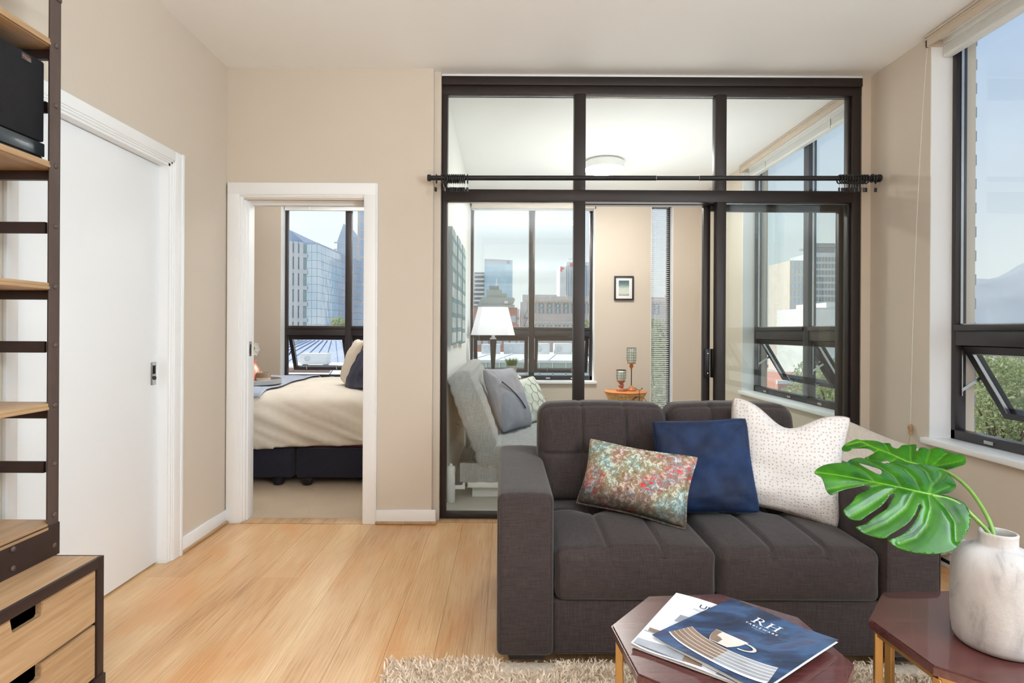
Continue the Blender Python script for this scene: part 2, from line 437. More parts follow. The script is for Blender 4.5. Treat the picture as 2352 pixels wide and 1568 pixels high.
# ----------------------------------------------------------------- mesh tools
class B:
    """Collects shapes in world metres and links them as one mesh object."""
    def __init__(s):
        s.bm = bmesh.new()
    def v(s, p):
        return s.bm.verts.new(p)
    def face(s, vs):
        try:
            return s.bm.faces.new(vs)
        except ValueError:
            return None
    def box(s, x0, x1, y0, y1, z0, z1, bev=0.0, seg=2):
        c = [s.v((x, y, z)) for x in (x0, x1) for y in (y0, y1) for z in (z0, z1)]
        fs = [s.face([c[i] for i in q]) for q in ((0, 1, 3, 2), (4, 6, 7, 5), (0, 4, 5, 1), (2, 3, 7, 6), (0, 2, 6, 4), (1, 5, 7, 3))]
        if bev:
            es = list({e for f in fs for e in f.edges})
            bmesh.ops.bevel(s.bm, geom=es, offset=bev, segments=seg, profile=0.5, affect='EDGES')
        return s
    def obox(s, c, ax, ay, az, hx, hy, hz, bev=0.0, seg=1):
        """A box turned to the axes ax, ay, az about its centre c."""
        c, ax, ay, az = Vector(c), Vector(ax).normalized(), Vector(ay).normalized(), Vector(az).normalized()
        vs = [s.v(c + ax * (i * hx) + ay * (j * hy) + az * (k * hz)) for i in (-1, 1) for j in (-1, 1) for k in (-1, 1)]
        fs = [s.face([vs[i] for i in q]) for q in ((0, 1, 3, 2), (4, 6, 7, 5), (0, 4, 5, 1), (2, 3, 7, 6), (0, 2, 6, 4), (1, 5, 7, 3))]
        if bev:
            es = list({e for f in fs for e in f.edges})
            bmesh.ops.bevel(s.bm, geom=es, offset=bev, segments=seg, profile=0.5, affect='EDGES')
        return s
    def bar(s, p0, p1, w, h, up=(0, 0, 1), bev=0.0):
        p0, p1 = Vector(p0), Vector(p1); d = (p1 - p0)
        a = d.normalized(); up = Vector(up)
        if abs(a.dot(up)) > 0.98: up = Vector((0, 1, 0))
        b = a.cross(up).normalized(); c = b.cross(a)
        return s.obox((p0 + p1) / 2, a, b, c, d.length / 2, w / 2, h / 2, bev)
    def tube(s, pts, r, n=10, caps=True):
        pts = [Vector(p) for p in pts]
        rs = r if isinstance(r, (list, tuple)) else [r] * len(pts)
        prev = None; rings = []
        for i, p in enumerate(pts):
            d = (pts[min(i + 1, len(pts) - 1)] - pts[max(i - 1, 0)]).normalized()
            if prev is None:
                u = Vector((0, 0, 1)) if abs(d.z) < 0.9 else Vector((1, 0, 0))
                u = (u - d * u.dot(d)).normalized()
            else:
                u = (prev - d * prev.dot(d)).normalized()
            prev = u; w = d.cross(u)
            rings.append([s.v(p + (u * math.cos(2 * PI * k / n) + w * math.sin(2 * PI * k / n)) * rs[i]) for k in range(n)])
        for a, b in zip(rings, rings[1:]):
            for k in range(n):
                s.face((a[k], a[(k + 1) % n], b[(k + 1) % n], b[k]))
        if caps:
            s.face(rings[0][::-1]); s.face(rings[-1])
        return s
    def cyl(s, p0, p1, r0, r1=None, n=20):
        return s.tube([p0, p1], [r0, r0 if r1 is None else r1], n)
    def lathe(s, cx, cy_, prof, n=40, close=False):
        rings = []
        for r, z in prof:
            rings.append([s.v((cx + max(r, 1e-4) * math.cos(2 * PI * k / n), cy_ + max(r, 1e-4) * math.sin(2 * PI * k / n), z)) for k in range(n)])
        prs = list(zip(rings, rings[1:]))
        if close: prs.append((rings[-1], rings[0]))
        for a, b in prs:
            for k in range(n):
                s.face((a[k], a[(k + 1) % n], b[(k + 1) % n], b[k]))
        return s
    def torus(s, c, axis, Rr, r, n=28, m=8):
        c = Vector(c); axis = Vector(axis).normalized()
        u = axis.orthogonal().normalized(); w = axis.cross(u)
        rings = []
        for i in range(n):
            a = 2 * PI * i / n; d = u * math.cos(a) + w * math.sin(a)
            rings.append([s.v(c + d * (Rr + r * math.cos(2 * PI * k / m)) + axis * (r * math.sin(2 * PI * k / m))) for k in range(m)])
        for i in range(n):
            a, b = rings[i], rings[(i + 1) % n]
            for k in range(m):
                s.face((a[k], a[(k + 1) % m], b[(k + 1) % m], b[k]))
        return s
    def prism(s, poly, f0, f1):
        """Extrude a 2-D outline: f0 and f1 turn an outline point into the two end points."""
        a = [s.v(f0(*p)) for p in poly]; b = [s.v(f1(*p)) for p in poly]
        s.face(a[::-1]); s.face(b)
        n = len(poly)
        for i in range(n):
            s.face((a[i], a[(i + 1) % n], b[(i + 1) % n], b[i]))
        return s
    def grid(s, rows, flip=False, wrap=False):
        g = [[s.v(p) for p in row] for row in rows]
        for a, b in zip(g, g[1:]):
            m = len(a)
            for k in range(m if wrap else m - 1):
                q = (a[k], a[(k + 1) % m], b[(k + 1) % m], b[k])
                s.face(q[::-1] if flip else q)
        return g
    def weld(s, d=1e-5):
        bmesh.ops.remove_doubles(s.bm, verts=s.bm.verts, dist=d)
        return s

ORG = {}                                   # where each thing's own origin lies
def org(o):
    return ORG.get(o.name, Vector((0, 0, 0))) if o is not None else Vector((0, 0, 0))

def link(name, b, mat, parent=None, smooth=True, angle=38, origin=None, fix=True):
    me = bpy.data.meshes.new(name)
    if fix:
        bmesh.ops.recalc_face_normals(b.bm, faces=b.bm.faces)
    b.bm.to_mesh(me); b.bm.free()
    o = bpy.data.objects.new(name, me); COL.objects.link(o)
    base = org(parent)
    if parent is None and origin is not None:
        base = Vector(origin); o.location = base; ORG[o.name] = base
    if base.length:
        me.transform(Matrix.Translation(-base))
    if parent is not None:
        o.parent = parent
        ORG[o.name] = base
    if smooth:
        me.polygons.foreach_set('use_smooth', [True] * len(me.polygons))
        me.set_sharp_from_angle(angle=R(angle))
    me.materials.append(mat)
    return o
part = link

def thing(name, label, cat, loc=(0, 0, 0), group=None):
    o = bpy.data.objects.new(name, None); COL.objects.link(o)
    o.location = loc; o.empty_display_size = 0.1
    ORG[o.name] = Vector(loc)
    o['label'] = label; o['category'] = cat
    if group: o['group'] = group
    return o
def tag(o, label, cat, group=None):
    o['label'] = label; o['category'] = cat
    if group: o['group'] = group
    return o
def struct(name, b=None, mat=None, **kw):
    if b is None:
        o = bpy.data.objects.new(name, None); COL.objects.link(o); o.empty_display_size = 0.1
    else:
        o = link(name, b, mat, **kw)
    o['kind'] = 'structure'
    return o
def copy_of(o, parent, offset=(0, 0, 0)):
    """A repeat of a part that shares its mesh."""
    c = o.copy(); COL.objects.link(c); c.parent = parent
    c.location = Vector(o.location) + Vector(offset)
    return c
def text_into(b, body, size, M4, thick=0.0002, align='CENTER'):
    """Lettering laid out by the built-in font, turned into a mesh."""
    cu = bpy.data.curves.new('lettering', 'FONT'); cu.body = body; cu.size = size
    cu.align_x = align; cu.align_y = 'CENTER'; cu.extrude = thick; cu.resolution_u = 4
    o = bpy.data.objects.new('lettering', cu); COL.objects.link(o)
    bpy.context.view_layer.update()
    me = bpy.data.meshes.new_from_object(o.evaluated_get(bpy.context.evaluated_depsgraph_get()))
    me.transform(M4); b.bm.from_mesh(me)
    bpy.data.objects.remove(o); bpy.data.curves.remove(cu); bpy.data.meshes.remove(me)

def softbox(b, c, h, r, n, fn=None):
    """A cushion: a box of half sizes h with edges rounded by r, its skin moved by fn."""
    cache = {}
    def axis(half, rr, k):
        e = min(0.999, rr / half)
        inner = list(np.linspace(-(1 - e), 1 - e, k)); rim = [1 - e + e * q for q in (0.3, 0.6, 0.85, 1.0)]
        return [-q for q in rim[::-1]] + inner + rim
    A = [axis(h[i], r, n[i]) for i in range(3)]
    def vert(u):
        key = tuple(round(q, 5) for q in u)
        if key not in cache:
            p = Vector((u[0] * h[0], u[1] * h[1], u[2] * h[2]))
            q = Vector([max(-(h[i] - r), min(h[i] - r, p[i])) for i in range(3)])
            d = p - q
            if d.length > 1e-9:
                p = q + d.normalized() * r
            if fn:
                p = p + Vector(fn(u[0], u[1], u[2]))
            cache[key] = b.v(Vector(c) + p)
        return cache[key]
    for ax in range(3):
        i, j = [(1, 2), (0, 2), (0, 1)][ax]
        for sgn in (-1, 1):
            for a0, a1 in zip(A[i], A[i][1:]):
                for b0, b1 in zip(A[j], A[j][1:]):
                    q = []
                    for x, y in ((a0, b0), (a1, b0), (a1, b1), (a0, b1)):
                        u = [0, 0, 0]; u[ax] = sgn; u[i] = x; u[j] = y
                        q.append(vert(u))
                    if len(set(q)) == 4: b.face(q)
    return b

def pillow_map(c, w, hh, yaw, lean, roll):
    y, l, ro = R(yaw), R(lean), R(roll)
    rt = Vector((math.cos(y), math.sin(y), 0)); n0 = Vector((math.sin(y), -math.cos(y), 0)); z = Vector((0, 0, 1))
    up = z * math.cos(l) - n0 * math.sin(l); nn = n0 * math.cos(l) + z * math.sin(l)
    r2 = rt * math.cos(ro) - up * math.sin(ro); u2 = up * math.cos(ro) + rt * math.sin(ro)
    c = Vector(c)
    return lambda x, v, t: c + r2 * x + u2 * v + nn * t
def pillow(name, label, cat, c, w, hh, T, mat, yaw=0, lean=15, roll=0, pinch=0.10, pipe=None, pipe_r=0.004, dent=None, wr=0.006, seed=0, n=34, ex=0.36, group=None, flange=0.0, rc=0.05):
    """A scatter cushion: two bulging faces between pointed corners, with its seam as a part."""
    f = pillow_map(c, w, hh, yaw, lean, roll)
    hw, hv = w / 2, hh / 2
    def outline(u, v):
        x = hw * u * (1 - pinch * (1 - v * v) * u * u); y = hv * v * (1 - pinch * (1 - u * u) * v * v)
        k = 1 - rc * (abs(u) * abs(v)) ** 5
        x *= k; y *= k
        if dent:
            y -= dent * math.exp(-(u / 0.42) ** 2) * max(0, (v + 0.15) / 1.15) ** 2
        return x, y
    b = B()
    us = np.sin(np.linspace(-PI / 2, PI / 2, n))
    for side in (1, -1):
        rows = []
        for v in us:
            row = []
            for u in us:
                x, y = outline(u, v)
                th = T / 2 * max(0.0, (1 - u * u) * (1 - v * v)) ** ex
                if dent: th *= 1 - 0.45 * math.exp(-(u / 0.35) ** 2 - ((v - 1) / 0.5) ** 2)
                q = Vector((u * 2.2 + seed, v * 2.2, side * 3.1))
                e = (1 - u * u) * (1 - v * v)
                k = mnoise.noise(q) * wr * 1.6 + mnoise.noise(q * 3) * wr * 0.8
                # creases that run in from the corners
                k += -wr * 1.4 * math.exp(-((abs(u) - abs(v)) / 0.10) ** 2) * (abs(u) ** 3)
                row.append(f(x, y, side * (th + k * min(1, e * 6))))
            rows.append(row)
        b.grid(rows, flip=side < 0)
    b.weld(1e-5)
    root = link(name, b, mat, origin=c, angle=80)
    tag(root, label, cat, group)
    s_ = np.sin(np.linspace(-PI / 2, PI / 2, 40))
    loop = [outline(u, -1) for u in s_] + [outline(1, v) for v in s_[1:]] + [outline(-u, 1) for u in s_[1:]] + [outline(-1, -v) for v in s_[1:]]
    if flange:
        fb = B(); inner = [f(x * 0.985, y * 0.985, 0.0015) for x, y in loop]; outer = [f(x * (1 + flange / hw), y * (1 + flange / hv), 0.0015) for x, y in loop]
        inner2 = [f(x * 0.985, y * 0.985, -0.0015) for x, y in loop]; outer2 = [f(x * (1 + flange / hw), y * (1 + flange / hv), -0.0015) for x, y in loop]
        fb.grid([inner, outer, outer2, inner2]); fb.weld()
        link('flange', fb, mat, root)
    elif pipe is not None:
        pb = B().tube([f(x, y, 0) for x, y in loop], pipe_r, 6)
        link('piping', pb, pipe, root)
    return root, f
# ================================================================= THE ROOM
XL, XR = -1.755, 2.35            # left and right walls
YB, YF, YN = 3.585, 6.70, -3.2   # back wall of the living room, window wall of the rear rooms, wall behind the camera
ZC = 2.865                       # ceiling

def holed_wall(b, place, u0, u1, z0, z1, holes):
    """Fill a wall rectangle around its openings with blocks; place(u0,u1,z0,z1) adds one."""
    us = sorted({u0, u1, *[h for q in holes for h in q[:2]]})
    for a, c in zip(us, us[1:]):
        hs = sorted([q for q in holes if q[0] <= a + 1e-6 and q[1] >= c - 1e-6], key=lambda q: q[2])
        z = z0
        for q in hs:
            if q[2] > z + 1e-6: place(a, c, z, q[2])
            z = q[3]
        if z < z1 - 1e-6: place(a, c, z, z1)

b = B(); b.box(-4.4, 2.62, -3.3, 6.97, -0.25, -0.02)
floor = struct('floor', b, M['tile'])
b = B(); b.box(-4.4, 2.62, -3.3, 6.97, ZC, ZC + 0.12)
struct('ceiling', b, M['ceiling'])
# bamboo boards of the living room, each its own piece with an eased edge
PW = 0.187
board_mesh = {}
def board(x0, x1, y0, y1):
    key = (round(x1 - x0, 3), round(y1 - y0, 3))
    if key not in board_mesh:
        bb = B().box(-(x1 - x0) / 2, (x1 - x0) / 2, -(y1 - y0) / 2, (y1 - y0) / 2, -0.0195, 0.0, bev=0.0006, seg=1)
        o = link('plank', bb, M['floor'], floor, smooth=False)
        board_mesh[key] = o.data
    else:
        o = bpy.data.objects.new('plank', board_mesh[key]); COL.objects.link(o); o.parent = floor
    o.location = ((x0 + x1) / 2, (y0 + y1) / 2, 0)
x = XL; k = 0
rnd = random.Random(3)
while x < XR - 1e-3:
    x1 = min(x + PW, XR)
    y = YN + rnd.choice([0.2, 0.5, 0.8, 1.1, 1.4, 1.7])
    ys = [YN]
    while y < 3.60: ys.append(y); y += 1.83
    ys.append(3.60)
    for a, c in zip(ys, ys[1:]):
        if c - a > 0.05: board(x + 0.0003, x1 - 0.0003, a + 0.0003, c - 0.0003)
    x = x1
# bedroom carpet, den floor boards
b = B(); b.box(-4.3, -0.52, 3.66, 6.70, -0.018, 0.004)
link('carpet', b, M['carpet'], floor)
k = 0
y = 3.76
while y < 6.70:
    for j, (xa, xb) in enumerate(((-0.42, 0.5), (0.5, 1.42), (1.42, 2.35))):
        b = B().box(xa + 0.0015, xb - 0.0015, y + 0.0015, min(y + 0.46, 6.70) - 0.0015, -0.019, 0.0, bev=0.001, seg=1)
        link('floor_tile', b, M['tile'], floor, smooth=False)
    y += 0.46
b = B().box(XL - 0.129, XL + 0.001, 2.02, 3.0, -0.0185, 0.0); link('threshold', b, M['floor'], floor)
b = B().box(XL + 0.1, -0.89, 3.565, 3.665, -0.018, 0.006, bev=0.004); link('threshold', b, M['oak'], floor)
b = B().box(-0.43, 2.30, 3.60, 3.76, -0.018, 0.005, bev=0.003); link('threshold', b, M['oak'], floor)

# walls
DOOR = (2.034, 2.986, 0.0, 2.085)
b = B(); holed_wall(b, lambda a, c, z, w: b.box(XL - 0.13, XL, a, c, z, w), YN, YB + 0.115, 0, ZC, [DOOR])
struct('wall_left', b, M['wall'], smooth=False)
b = B(); holed_wall(b, lambda a, c, z, w: b.box(a, c, YB, YB + 0.115, z, w), XL, -0.457, 0, ZC, [(-1.655, -0.889, 0, 2.035)])
b.box(-0.457, -0.4155, 3.632, 3.70, 0, ZC)
struct('wall_back', b, M['wall'], smooth=False)
MAINW = (-1.25, 3.15, 0.625, 2.84); DENW = (3.88, 5.64, 0.625, 2.84)
b = B(); holed_wall(b, lambda a, c, z, w: b.box(XR, XR + 0.25, a, c, z, w), YN, YF + 0.25, 0, ZC, [MAINW, DENW])
b.box(2.285, XR, 6.62, YF, 0, ZC)
b.box(2.292, XR, 3.665, 3.73, 0, ZC)
struct('wall_right', b, M['wall'], smooth=False)
W3 = (-0.42, 1.05, 0.62, 2.74); W4 = (1.715, 1.975, 0.08, 2.74); W5 = (-2.645, -1.08, 0.62, 2.74)
b = B(); holed_wall(b, lambda a, c, z, w: b.box(a, c, YF, YF + 0.25, z, w), -4.4, XR, 0, ZC, [W3, W4, W5])
struct('wall_far', b, M['wall'], smooth=False)
b = B().box(-0.52, -0.42, 3.70, YF, 0, ZC)
struct('wall_partition', b, M['wall_lit'], smooth=False)
b = B().box(-4.4, -4.3, 3.585, YF, 0, ZC); b.box(-4.4, XL - 0.13, 3.585, 3.70, 0, ZC)
struct('wall_bedroom', b, M['wall'], smooth=False)
b = B().box(XL - 0.13, 2.62, YN - 0.12, YN, 0, ZC)
struct('wall_front', b, M['wall'], smooth=False)

# baseboards
b = B().box(XL, XL + 0.014, 3.07, YB, 0.0, 0.085, bev=0.003)
bb_l = struct('baseboard_left', b, M['trim'])
b = B().box(XL, XL + 0.028, 3.07, YB, 0.0, 0.018, bev=0.006); link('shoe_moulding', b, M['oak'], bb_l)
b = B().box(XL, XL + 0.014, YN, 1.99, 0.0, 0.085, bev=0.003); struct('baseboard_left', b, M['trim'])
b = B().box(-0.809, -0.43, YB - 0.014, YB, 0.0, 0.088, bev=0.003)
bb_b = struct('baseboard_back', b, M['trim'])
b = B().box(-0.809, -0.425, YB - 0.028, YB, 0.0, 0.018, bev=0.006); link('shoe_moulding', b, M['oak'], bb_b)
b = B().box(1.98, 2.285, YF - 0.014, YF, 0.0, 0.085, bev=0.003); b.box(1.05, 1.715, YF - 0.014, YF, 0.0, 0.085, bev=0.003)
struct('baseboard_far', b, M['trim'])

# the left door: casing, stepped jamb, slab set back in its reveal
tr = struct('trim_1')
b = B(); b.box(XL, XL + 0.018, 2.992, 3.068, 0, 2.150, bev=0.003); b.box(XL, XL + 0.024, 3.052, 3.070, 0, 2.152, bev=0.002)
link('casing', b, M['trim'], tr)
b = B(); b.box(XL, XL + 0.018, 1.985, 2.993, 2.098, 2.1502, bev=0.003); link('head_casing', b, M['trim'], tr)
b = B(); b.box(XL, XL + 0.016, 1.985, 2.034, 0, 2.150, bev=0.003); link('casing', b, M['trim'], tr)
b = B(); b.box(XL - 0.13, XL + 0.002, 2.958, 2.990, 0, 2.080); b.box(XL - 0.02, XL + 0.008, 2.972, 2.994, 0, 2.095, bev=0.002); b.box(XL - 0.02, XL + 0.013, 2.984, 2.996, 0, 2.10, bev=0.002)
link('jamb', b, M['trim'], tr)
b = B(); b.box(XL - 0.13, XL - 0.030, 2.030, 2.068, 0, 2.080, bev=0.002); link('jamb', b, M['wall'], tr)  # darker wall colour stands for the shade in the reveal
b = B(); b.box(XL - 0.13, XL + 0.002, 2.034, 2.985, 2.066, 2.085); b.box(XL - 0.02, XL + 0.008, 2.034, 2.990, 2.078, 2.096, bev=0.002); b.box(XL - 0.02, XL + 0.013, 2.034, 2.993, 2.089, 2.10, bev=0.002); link('head_jamb', b, M['trim'], tr)
b = B(); b.box(-1.842, -1.802, 2.070, 2.9565, 0.010, 2.064, bev=0.002)
d1 = struct('door_1', b, M['door'])
b = B(); b.box(-1.803, -1.7995, 2.895, 2.937, 0.93, 1.045, bev=0.003); l1 = link('pull_plate', b, M['chrome'], d1)
b = B(); b.box(-1.7998, -1.7988, 2.908, 2.932, 0.985, 1.030); b.cyl((-1.800, 2.920, 0.965), (-1.793, 2.920, 0.965), 0.010, n=14); b.box(-1.800, -1.794, 2.915, 2.925, 0.99, 1.025, bev=0.002)
link('latch', b, M['black_metal'], l1)

# the doorway to the bedroom
tr = struct('trim_2')
b = B(); b.box(-1.746, -1.672, YB - 0.018, YB, 0, 2.136, bev=0.003); link('casing', b, M['trim'], tr)
b = B(); b.box(-0.889, -0.809, YB - 0.018, YB, 0, 2.136, bev=0.003); b.box(-0.812, -0.803, YB - 0.022, YB, 0, 2.136, bev=0.002); link('casing', b, M['trim'], tr)
b = B(); b.box(-1.746, -0.809, YB - 0.0185, YB, 2.064, 2.138, bev=0.003); link('head_casing', b, M['trim'], tr)
b = B()
for i, (xa, ya, yb2) in enumerate(((-1.672, YB - 0.012, YB + 0.115), (-1.662, YB - 0.004, YB + 0.115), (-1.652, YB + 0.012, YB + 0.115), (-1.644, YB + 0.036, YB + 0.115))):
    b.box(-1.675, xa + 0.012, ya, yb2, 0, 2.05, bev=0.0015)
b.box(-1.675, -1.640, YB + 0.085, YB + 0.13, 0, 2.04, bev=0.002)
link('jamb', b, M['trim'], tr)
b = B(); b.box(-0.889, -0.860, YB - 0.004, YB + 0.13, 0, 2.05, bev=0.002); link('jamb', b, M['trim'], tr)
b = B()
for za, ya in ((2.056, YB - 0.012), (2.048, YB - 0.004), (2.040, YB + 0.012), (2.033, YB + 0.036)):
    b.box(-1.672, -0.86, ya, YB + 0.115, za, 2.075, bev=0.0015)
b.box(-1.66, -0.87, YB + 0.085, YB + 0.13, 2.018, 2.05, bev=0.002)
link('head_jamb', b, M['trim'], tr)
b = B(); b.box(-1.6338, -1.630, YB + 0.045, YB + 0.078, 1.045, 1.140, bev=0.001); lp = link('strike_plate', b, M['chrome'], tr)
b = B(); b.box(-1.631, -1.6292, YB + 0.054, YB + 0.068, 1.062, 1.122); link('strike_slot', b, M['black_metal'], lp)

# ----------------------------------------------------------------- glazed partition
gw = struct('wall_glass')
YG0, YG1 = 3.668, 3.732
def gpart(name, mat, *boxes, bev=0.003):
    b = B()
    for q in boxes: b.box(*q, bev=bev)
    return link(name, b, mat, gw)
gpart('header_beam', M['frame'], (-0.413, 2.290, YG0 - 0.014, YG1, 2.796, 2.852), (-0.413, 2.290, YG0, YG1, 2.742, 2.797))
gpart('stile', M['frame'], (-0.413, -0.377, YG0, YG1, 0.005, 2.743))
gpart('stile', M['frame'], (2.232, 2.288, YG0, YG1, 0.005, 2.743), (2.215, 2.234, YG0 + 0.02, YG1, 0.005, 2.745))
gpart('mullion', M['frame'], (0.440, 0.514, YG0, YG1, 2.110, 2.750))
gpart('mullion', M['frame'], (1.352, 1.423, YG0, YG1, 2.110, 2.750))
gpart('middle_rail', M['frame'], (-0.385, 2.24, YG0 - 0.002, YG1, 2.052, 2.128))
gpart('mullion', M['frame'], (0.441, 0.514, YG0, YG1, 0.005, 2.056))
gpart('mullion', M['frame'], (1.364, 1.423, YG0, YG1, 0.005, 2.056))
gpart('bottom_rail', M['frame'], (-0.385, 0.446, YG0, YG1, 0.005, 0.038))
gpart('bottom_rail', M['frame'], (1.42, 2.24, YG0, YG1, 0.005, 0.038))
for (xa, xb, za, zb) in ((-0.380, 0.444, 2.122, 2.748), (0.510, 1.356, 2.122, 2.748), (1.419, 2.218, 2.122, 2.748), (-0.380, 0.444, 0.034, 2.056), (1.419, 2.218, 0.034, 2.056)):
    gpart('pane', M['wall_pane'], (xa, xb, 3.700, 3.706, za, zb), bev=0)
    gpart('glazing_bead', M['chrome'], (xa + 0.004, xb - 0.004, 3.694, 3.699, zb - 0.010, zb - 0.006), bev=0)
b = B().box(-0.4155, 2.292, 3.66, 3.74, 2.852, ZC, bev=0.001); link('head_filler', b, M['trim'], gw)

# sliding glass panel parked behind the right-hand light
d2 = struct('door_2')
Y0, Y1 = 3.765, 3.805
def dpart(name, mat, *boxes, bev=0.003):
    b = B()
    for q in boxes: b.box(*q, bev=bev)
    return link(name, b, mat, d2)
dpart('stile', M['frame'], (1.312, 1.356, Y0, Y1, 0.012, 2.09))
dpart('stile', M['frame'], (2.205, 2.275, Y0, Y1, 0.012, 2.09))
dpart('top_rail', M['frame'], (1.355, 2.21, Y0, Y1, 2.015, 2.09))
dpart('bottom_rail', M['frame'], (1.355, 2.21, Y0, Y1, 0.012, 0.07))
dpart('door_pane', M['wall_pane'], (1.353, 2.207, 3.782, 3.788, 0.068, 2.017), bev=0)
hd = dpart('handle', M['black_metal'], (1.318, 1.344, 3.735, Y0, 0.915, 1.105), bev=0.004)
b = B().box(1.362, 1.390, 3.745, 3.783, 0.915, 1.105, bev=0.004); link('finger_pull', b, M['black_metal'], hd)
b = B()
for z in (0.945, 1.075): b.cyl((1.331, 3.7355, z), (1.331, 3.7325, z), 0.0035, n=8)
link('screw', b, M['chrome'], hd)
b = B().box(0.514, 2.29, 3.755, 3.815, 2.052, 2.10, bev=0.002); link('track', b, M['frame'], d2)

# ----------------------------------------------------------------- windows
def window(name, T, holes, z_tr=(1.150, 1.262), opens=(), glass_top=None, depth=(0.115, 0.175), mull=0.06, jamb_in=0.0, sillproj=0.03, jl=True, angle=27, bead=True, awning=True, handles=()):
    """A dark metal window in a wall opening. T(u, o, z) turns width / outward / height into world metres."""
    u0, u1, z0, z1 = holes[0]; bays = holes[1]
    root = struct(name)
    def bx(b, ua, ub, oa, ob, za, zb, bev=0.002):
        p, q = T(ua, oa, za), T(ub, ob, zb)
        b.box(min(p[0], q[0]), max(p[0], q[0]), min(p[1], q[1]), max(p[1], q[1]), min(p[2], q[2]), max(p[2], q[2]), bev=bev)
        return b
    o0, o1 = depth
    fw = 0.035
    # white linings of the reveal and the sill board
    b = B(); bx(b, u0, u0 + 0.006, 0.0, o1, z0, z1, 0); link('jamb_lining', b, M['trim'], root)
    b = B(); bx(b, u1 - 0.006, u1, 0.0, o1, z0, z1, 0); link('jamb_lining', b, M['trim'], root)
    b = B(); bx(b, u0, u1, 0.0, o1, z1 - 0.006, z1, 0); link('head_lining', b, M['trim'], root)
    if sillproj:
        b = B(); bx(b, u0 - 0.03, u1 + 0.03, -sillproj, o0 + 0.02, z0 - 0.020, z0 + 0.012, 0.004); link('window_sill', b, M['trim'], root)
    b = B()
    bx(b, u0 + 0.006, u0 + fw, o0, o1, z0 + 0.012, z1 - 0.006); bx(b, u1 - fw, u1 - 0.006, o0, o1, z0 + 0.012, z1 - 0.006)
    bx(b, u0 + 0.006, u1 - 0.006, o0, o1, z1 - 0.045, z1 - 0.006); bx(b, u0 + 0.006, u1 - 0.006, o0, o1, z0 + 0.012, z0 + 0.062)
    link('frame', b, M['win_frame'], root)
    edges = [u0 + fw] + [e for q in bays for e in q] + [u1 - fw]
    for (ma, mb) in bays:
        b = B(); bx(b, ma, mb, o0 - 0.005, o1, z0 + 0.05, z1 - 0.04); link('mullion', b, M['win_frame'], root)
    for i in range(0, len(edges), 2):
        ua, ub = edges[i], edges[i + 1]
        if z_tr:
            b = B(); bx(b, ua, ub, o0, o1, z_tr[0], z_tr[1] - 0.03); bx(b, ua, ub, o0 - 0.012, o1, z_tr[1] - 0.032, z_tr[1]); link('transom', b, M['win_frame'], root)
        zt = z_tr[1] if z_tr else z0 + 0.06
        b = B(); bx(b, ua - 0.004, ub + 0.004, o0 + 0.036, o0 + 0.042, zt - 0.004, z1 - 0.04, 0); link('pane', b, M['pane'], root)
        b = B()
        for q in ((ua, ua + 0.008, zt, z1 - 0.045), (ub - 0.008, ub, zt, z1 - 0.045)): bx(b, q[0], q[1], o0 + 0.022, o0 + 0.036, q[2], q[3], 0)
        bx(b, ua, ub, o0 + 0.022, o0 + 0.036, zt, zt + 0.006, 0)
        link('glazing_bead', b, M['chrome'], root)
        if z_tr and awning:
            a = R(angle if i // 2 in opens else 0)
            hz0, ho = z_tr[0] - 0.006, o0 + 0.03          # hinge line
            L = z_tr[0] - z0 - 0.062 - 0.004
            def S(u, d, n):                                # d: distance down the sash, n: across its thickness
                return T(u, ho + d * math.sin(a) + n * math.cos(a), hz0 - d * math.cos(a) + n * math.sin(a))
            def sbox(b, ua_, ub_, da, db, na, nb):
                vs = [b.v(S(u, d, n)) for u in (ua_, ub_) for d in (da, db) for n in (na, nb)]
                for q in ((0, 1, 3, 2), (4, 6, 7, 5), (0, 4, 5, 1), (2, 3, 7, 6), (0, 2, 6, 4), (1, 5, 7, 3)): b.face([vs[k] for k in q])
            g = 0.004; sw = 0.042
            sb = B()
            sbox(sb, ua + g, ua + g + sw, 0, L, 0, 0.045); sbox(sb, ub - g - sw, ub - g, 0, L, 0, 0.045)
            sbox(sb, ua + g + sw, ub - g - sw, 0, sw, 0, 0.045); sbox(sb, ua + g + sw, ub - g - sw, L - sw, L, 0, 0.045)
            so = link('sash', sb, M['win_frame'], root, smooth=False)
            pb = B(); sbox(pb, ua + g + sw - 0.004, ub - g - sw + 0.004, sw - 0.004, L - sw + 0.004, 0.018, 0.024); link('sash_pane', pb, M['pane'], so, smooth=False)
            bb = B(); sbox(bb, ua + g + sw, ub - g - sw, sw, sw + 0.006, -0.004, 0.012); sbox(bb, ua + g + sw, ua + g + sw + 0.005, sw, L - sw, -0.002, 0.014); sbox(bb, ub - g - sw - 0.005, ub - g - sw, sw, L - sw, -0.002, 0.014)
            link('sash_bead', bb, M['chrome'], so, smooth=False)
            if i // 2 in opens:
                for uu in (ua + 0.006, ub - 0.006):        # friction stays
                    tb = B(); tb.bar(T(uu, ho + 0.0, hz0 - 0.24), S(uu, 0.20, 0.01), 0.006, 0.016); tb.bar(T(uu, ho, hz0 - 0.02), T(uu, ho, hz0 - 0.27), 0.005, 0.014)
                    link('stay', tb, M['chrome'], so)
            um = [ua + (ub - ua) * q for q in handles] if handles else [(ua + ub) / 2]
            for uu in um:
                hb = B(); bx(hb, uu - 0.028, uu + 0.028, o0 - 0.010, o0, z0 + 0.026, z0 + 0.044, 0.003); link('keeper', hb, M['chrome'], root)
                hb = B(); p0 = S(uu, L - 0.022, -0.004); p1 = S(uu, L - 0.030, -0.022); p2 = S(uu + 0.004, L - 0.085, -0.026)
                hb.tube([p0, p1, p2], [0.006, 0.006, 0.0045], 8); link('latch_handle', hb, M['chrome'], so)
    return root
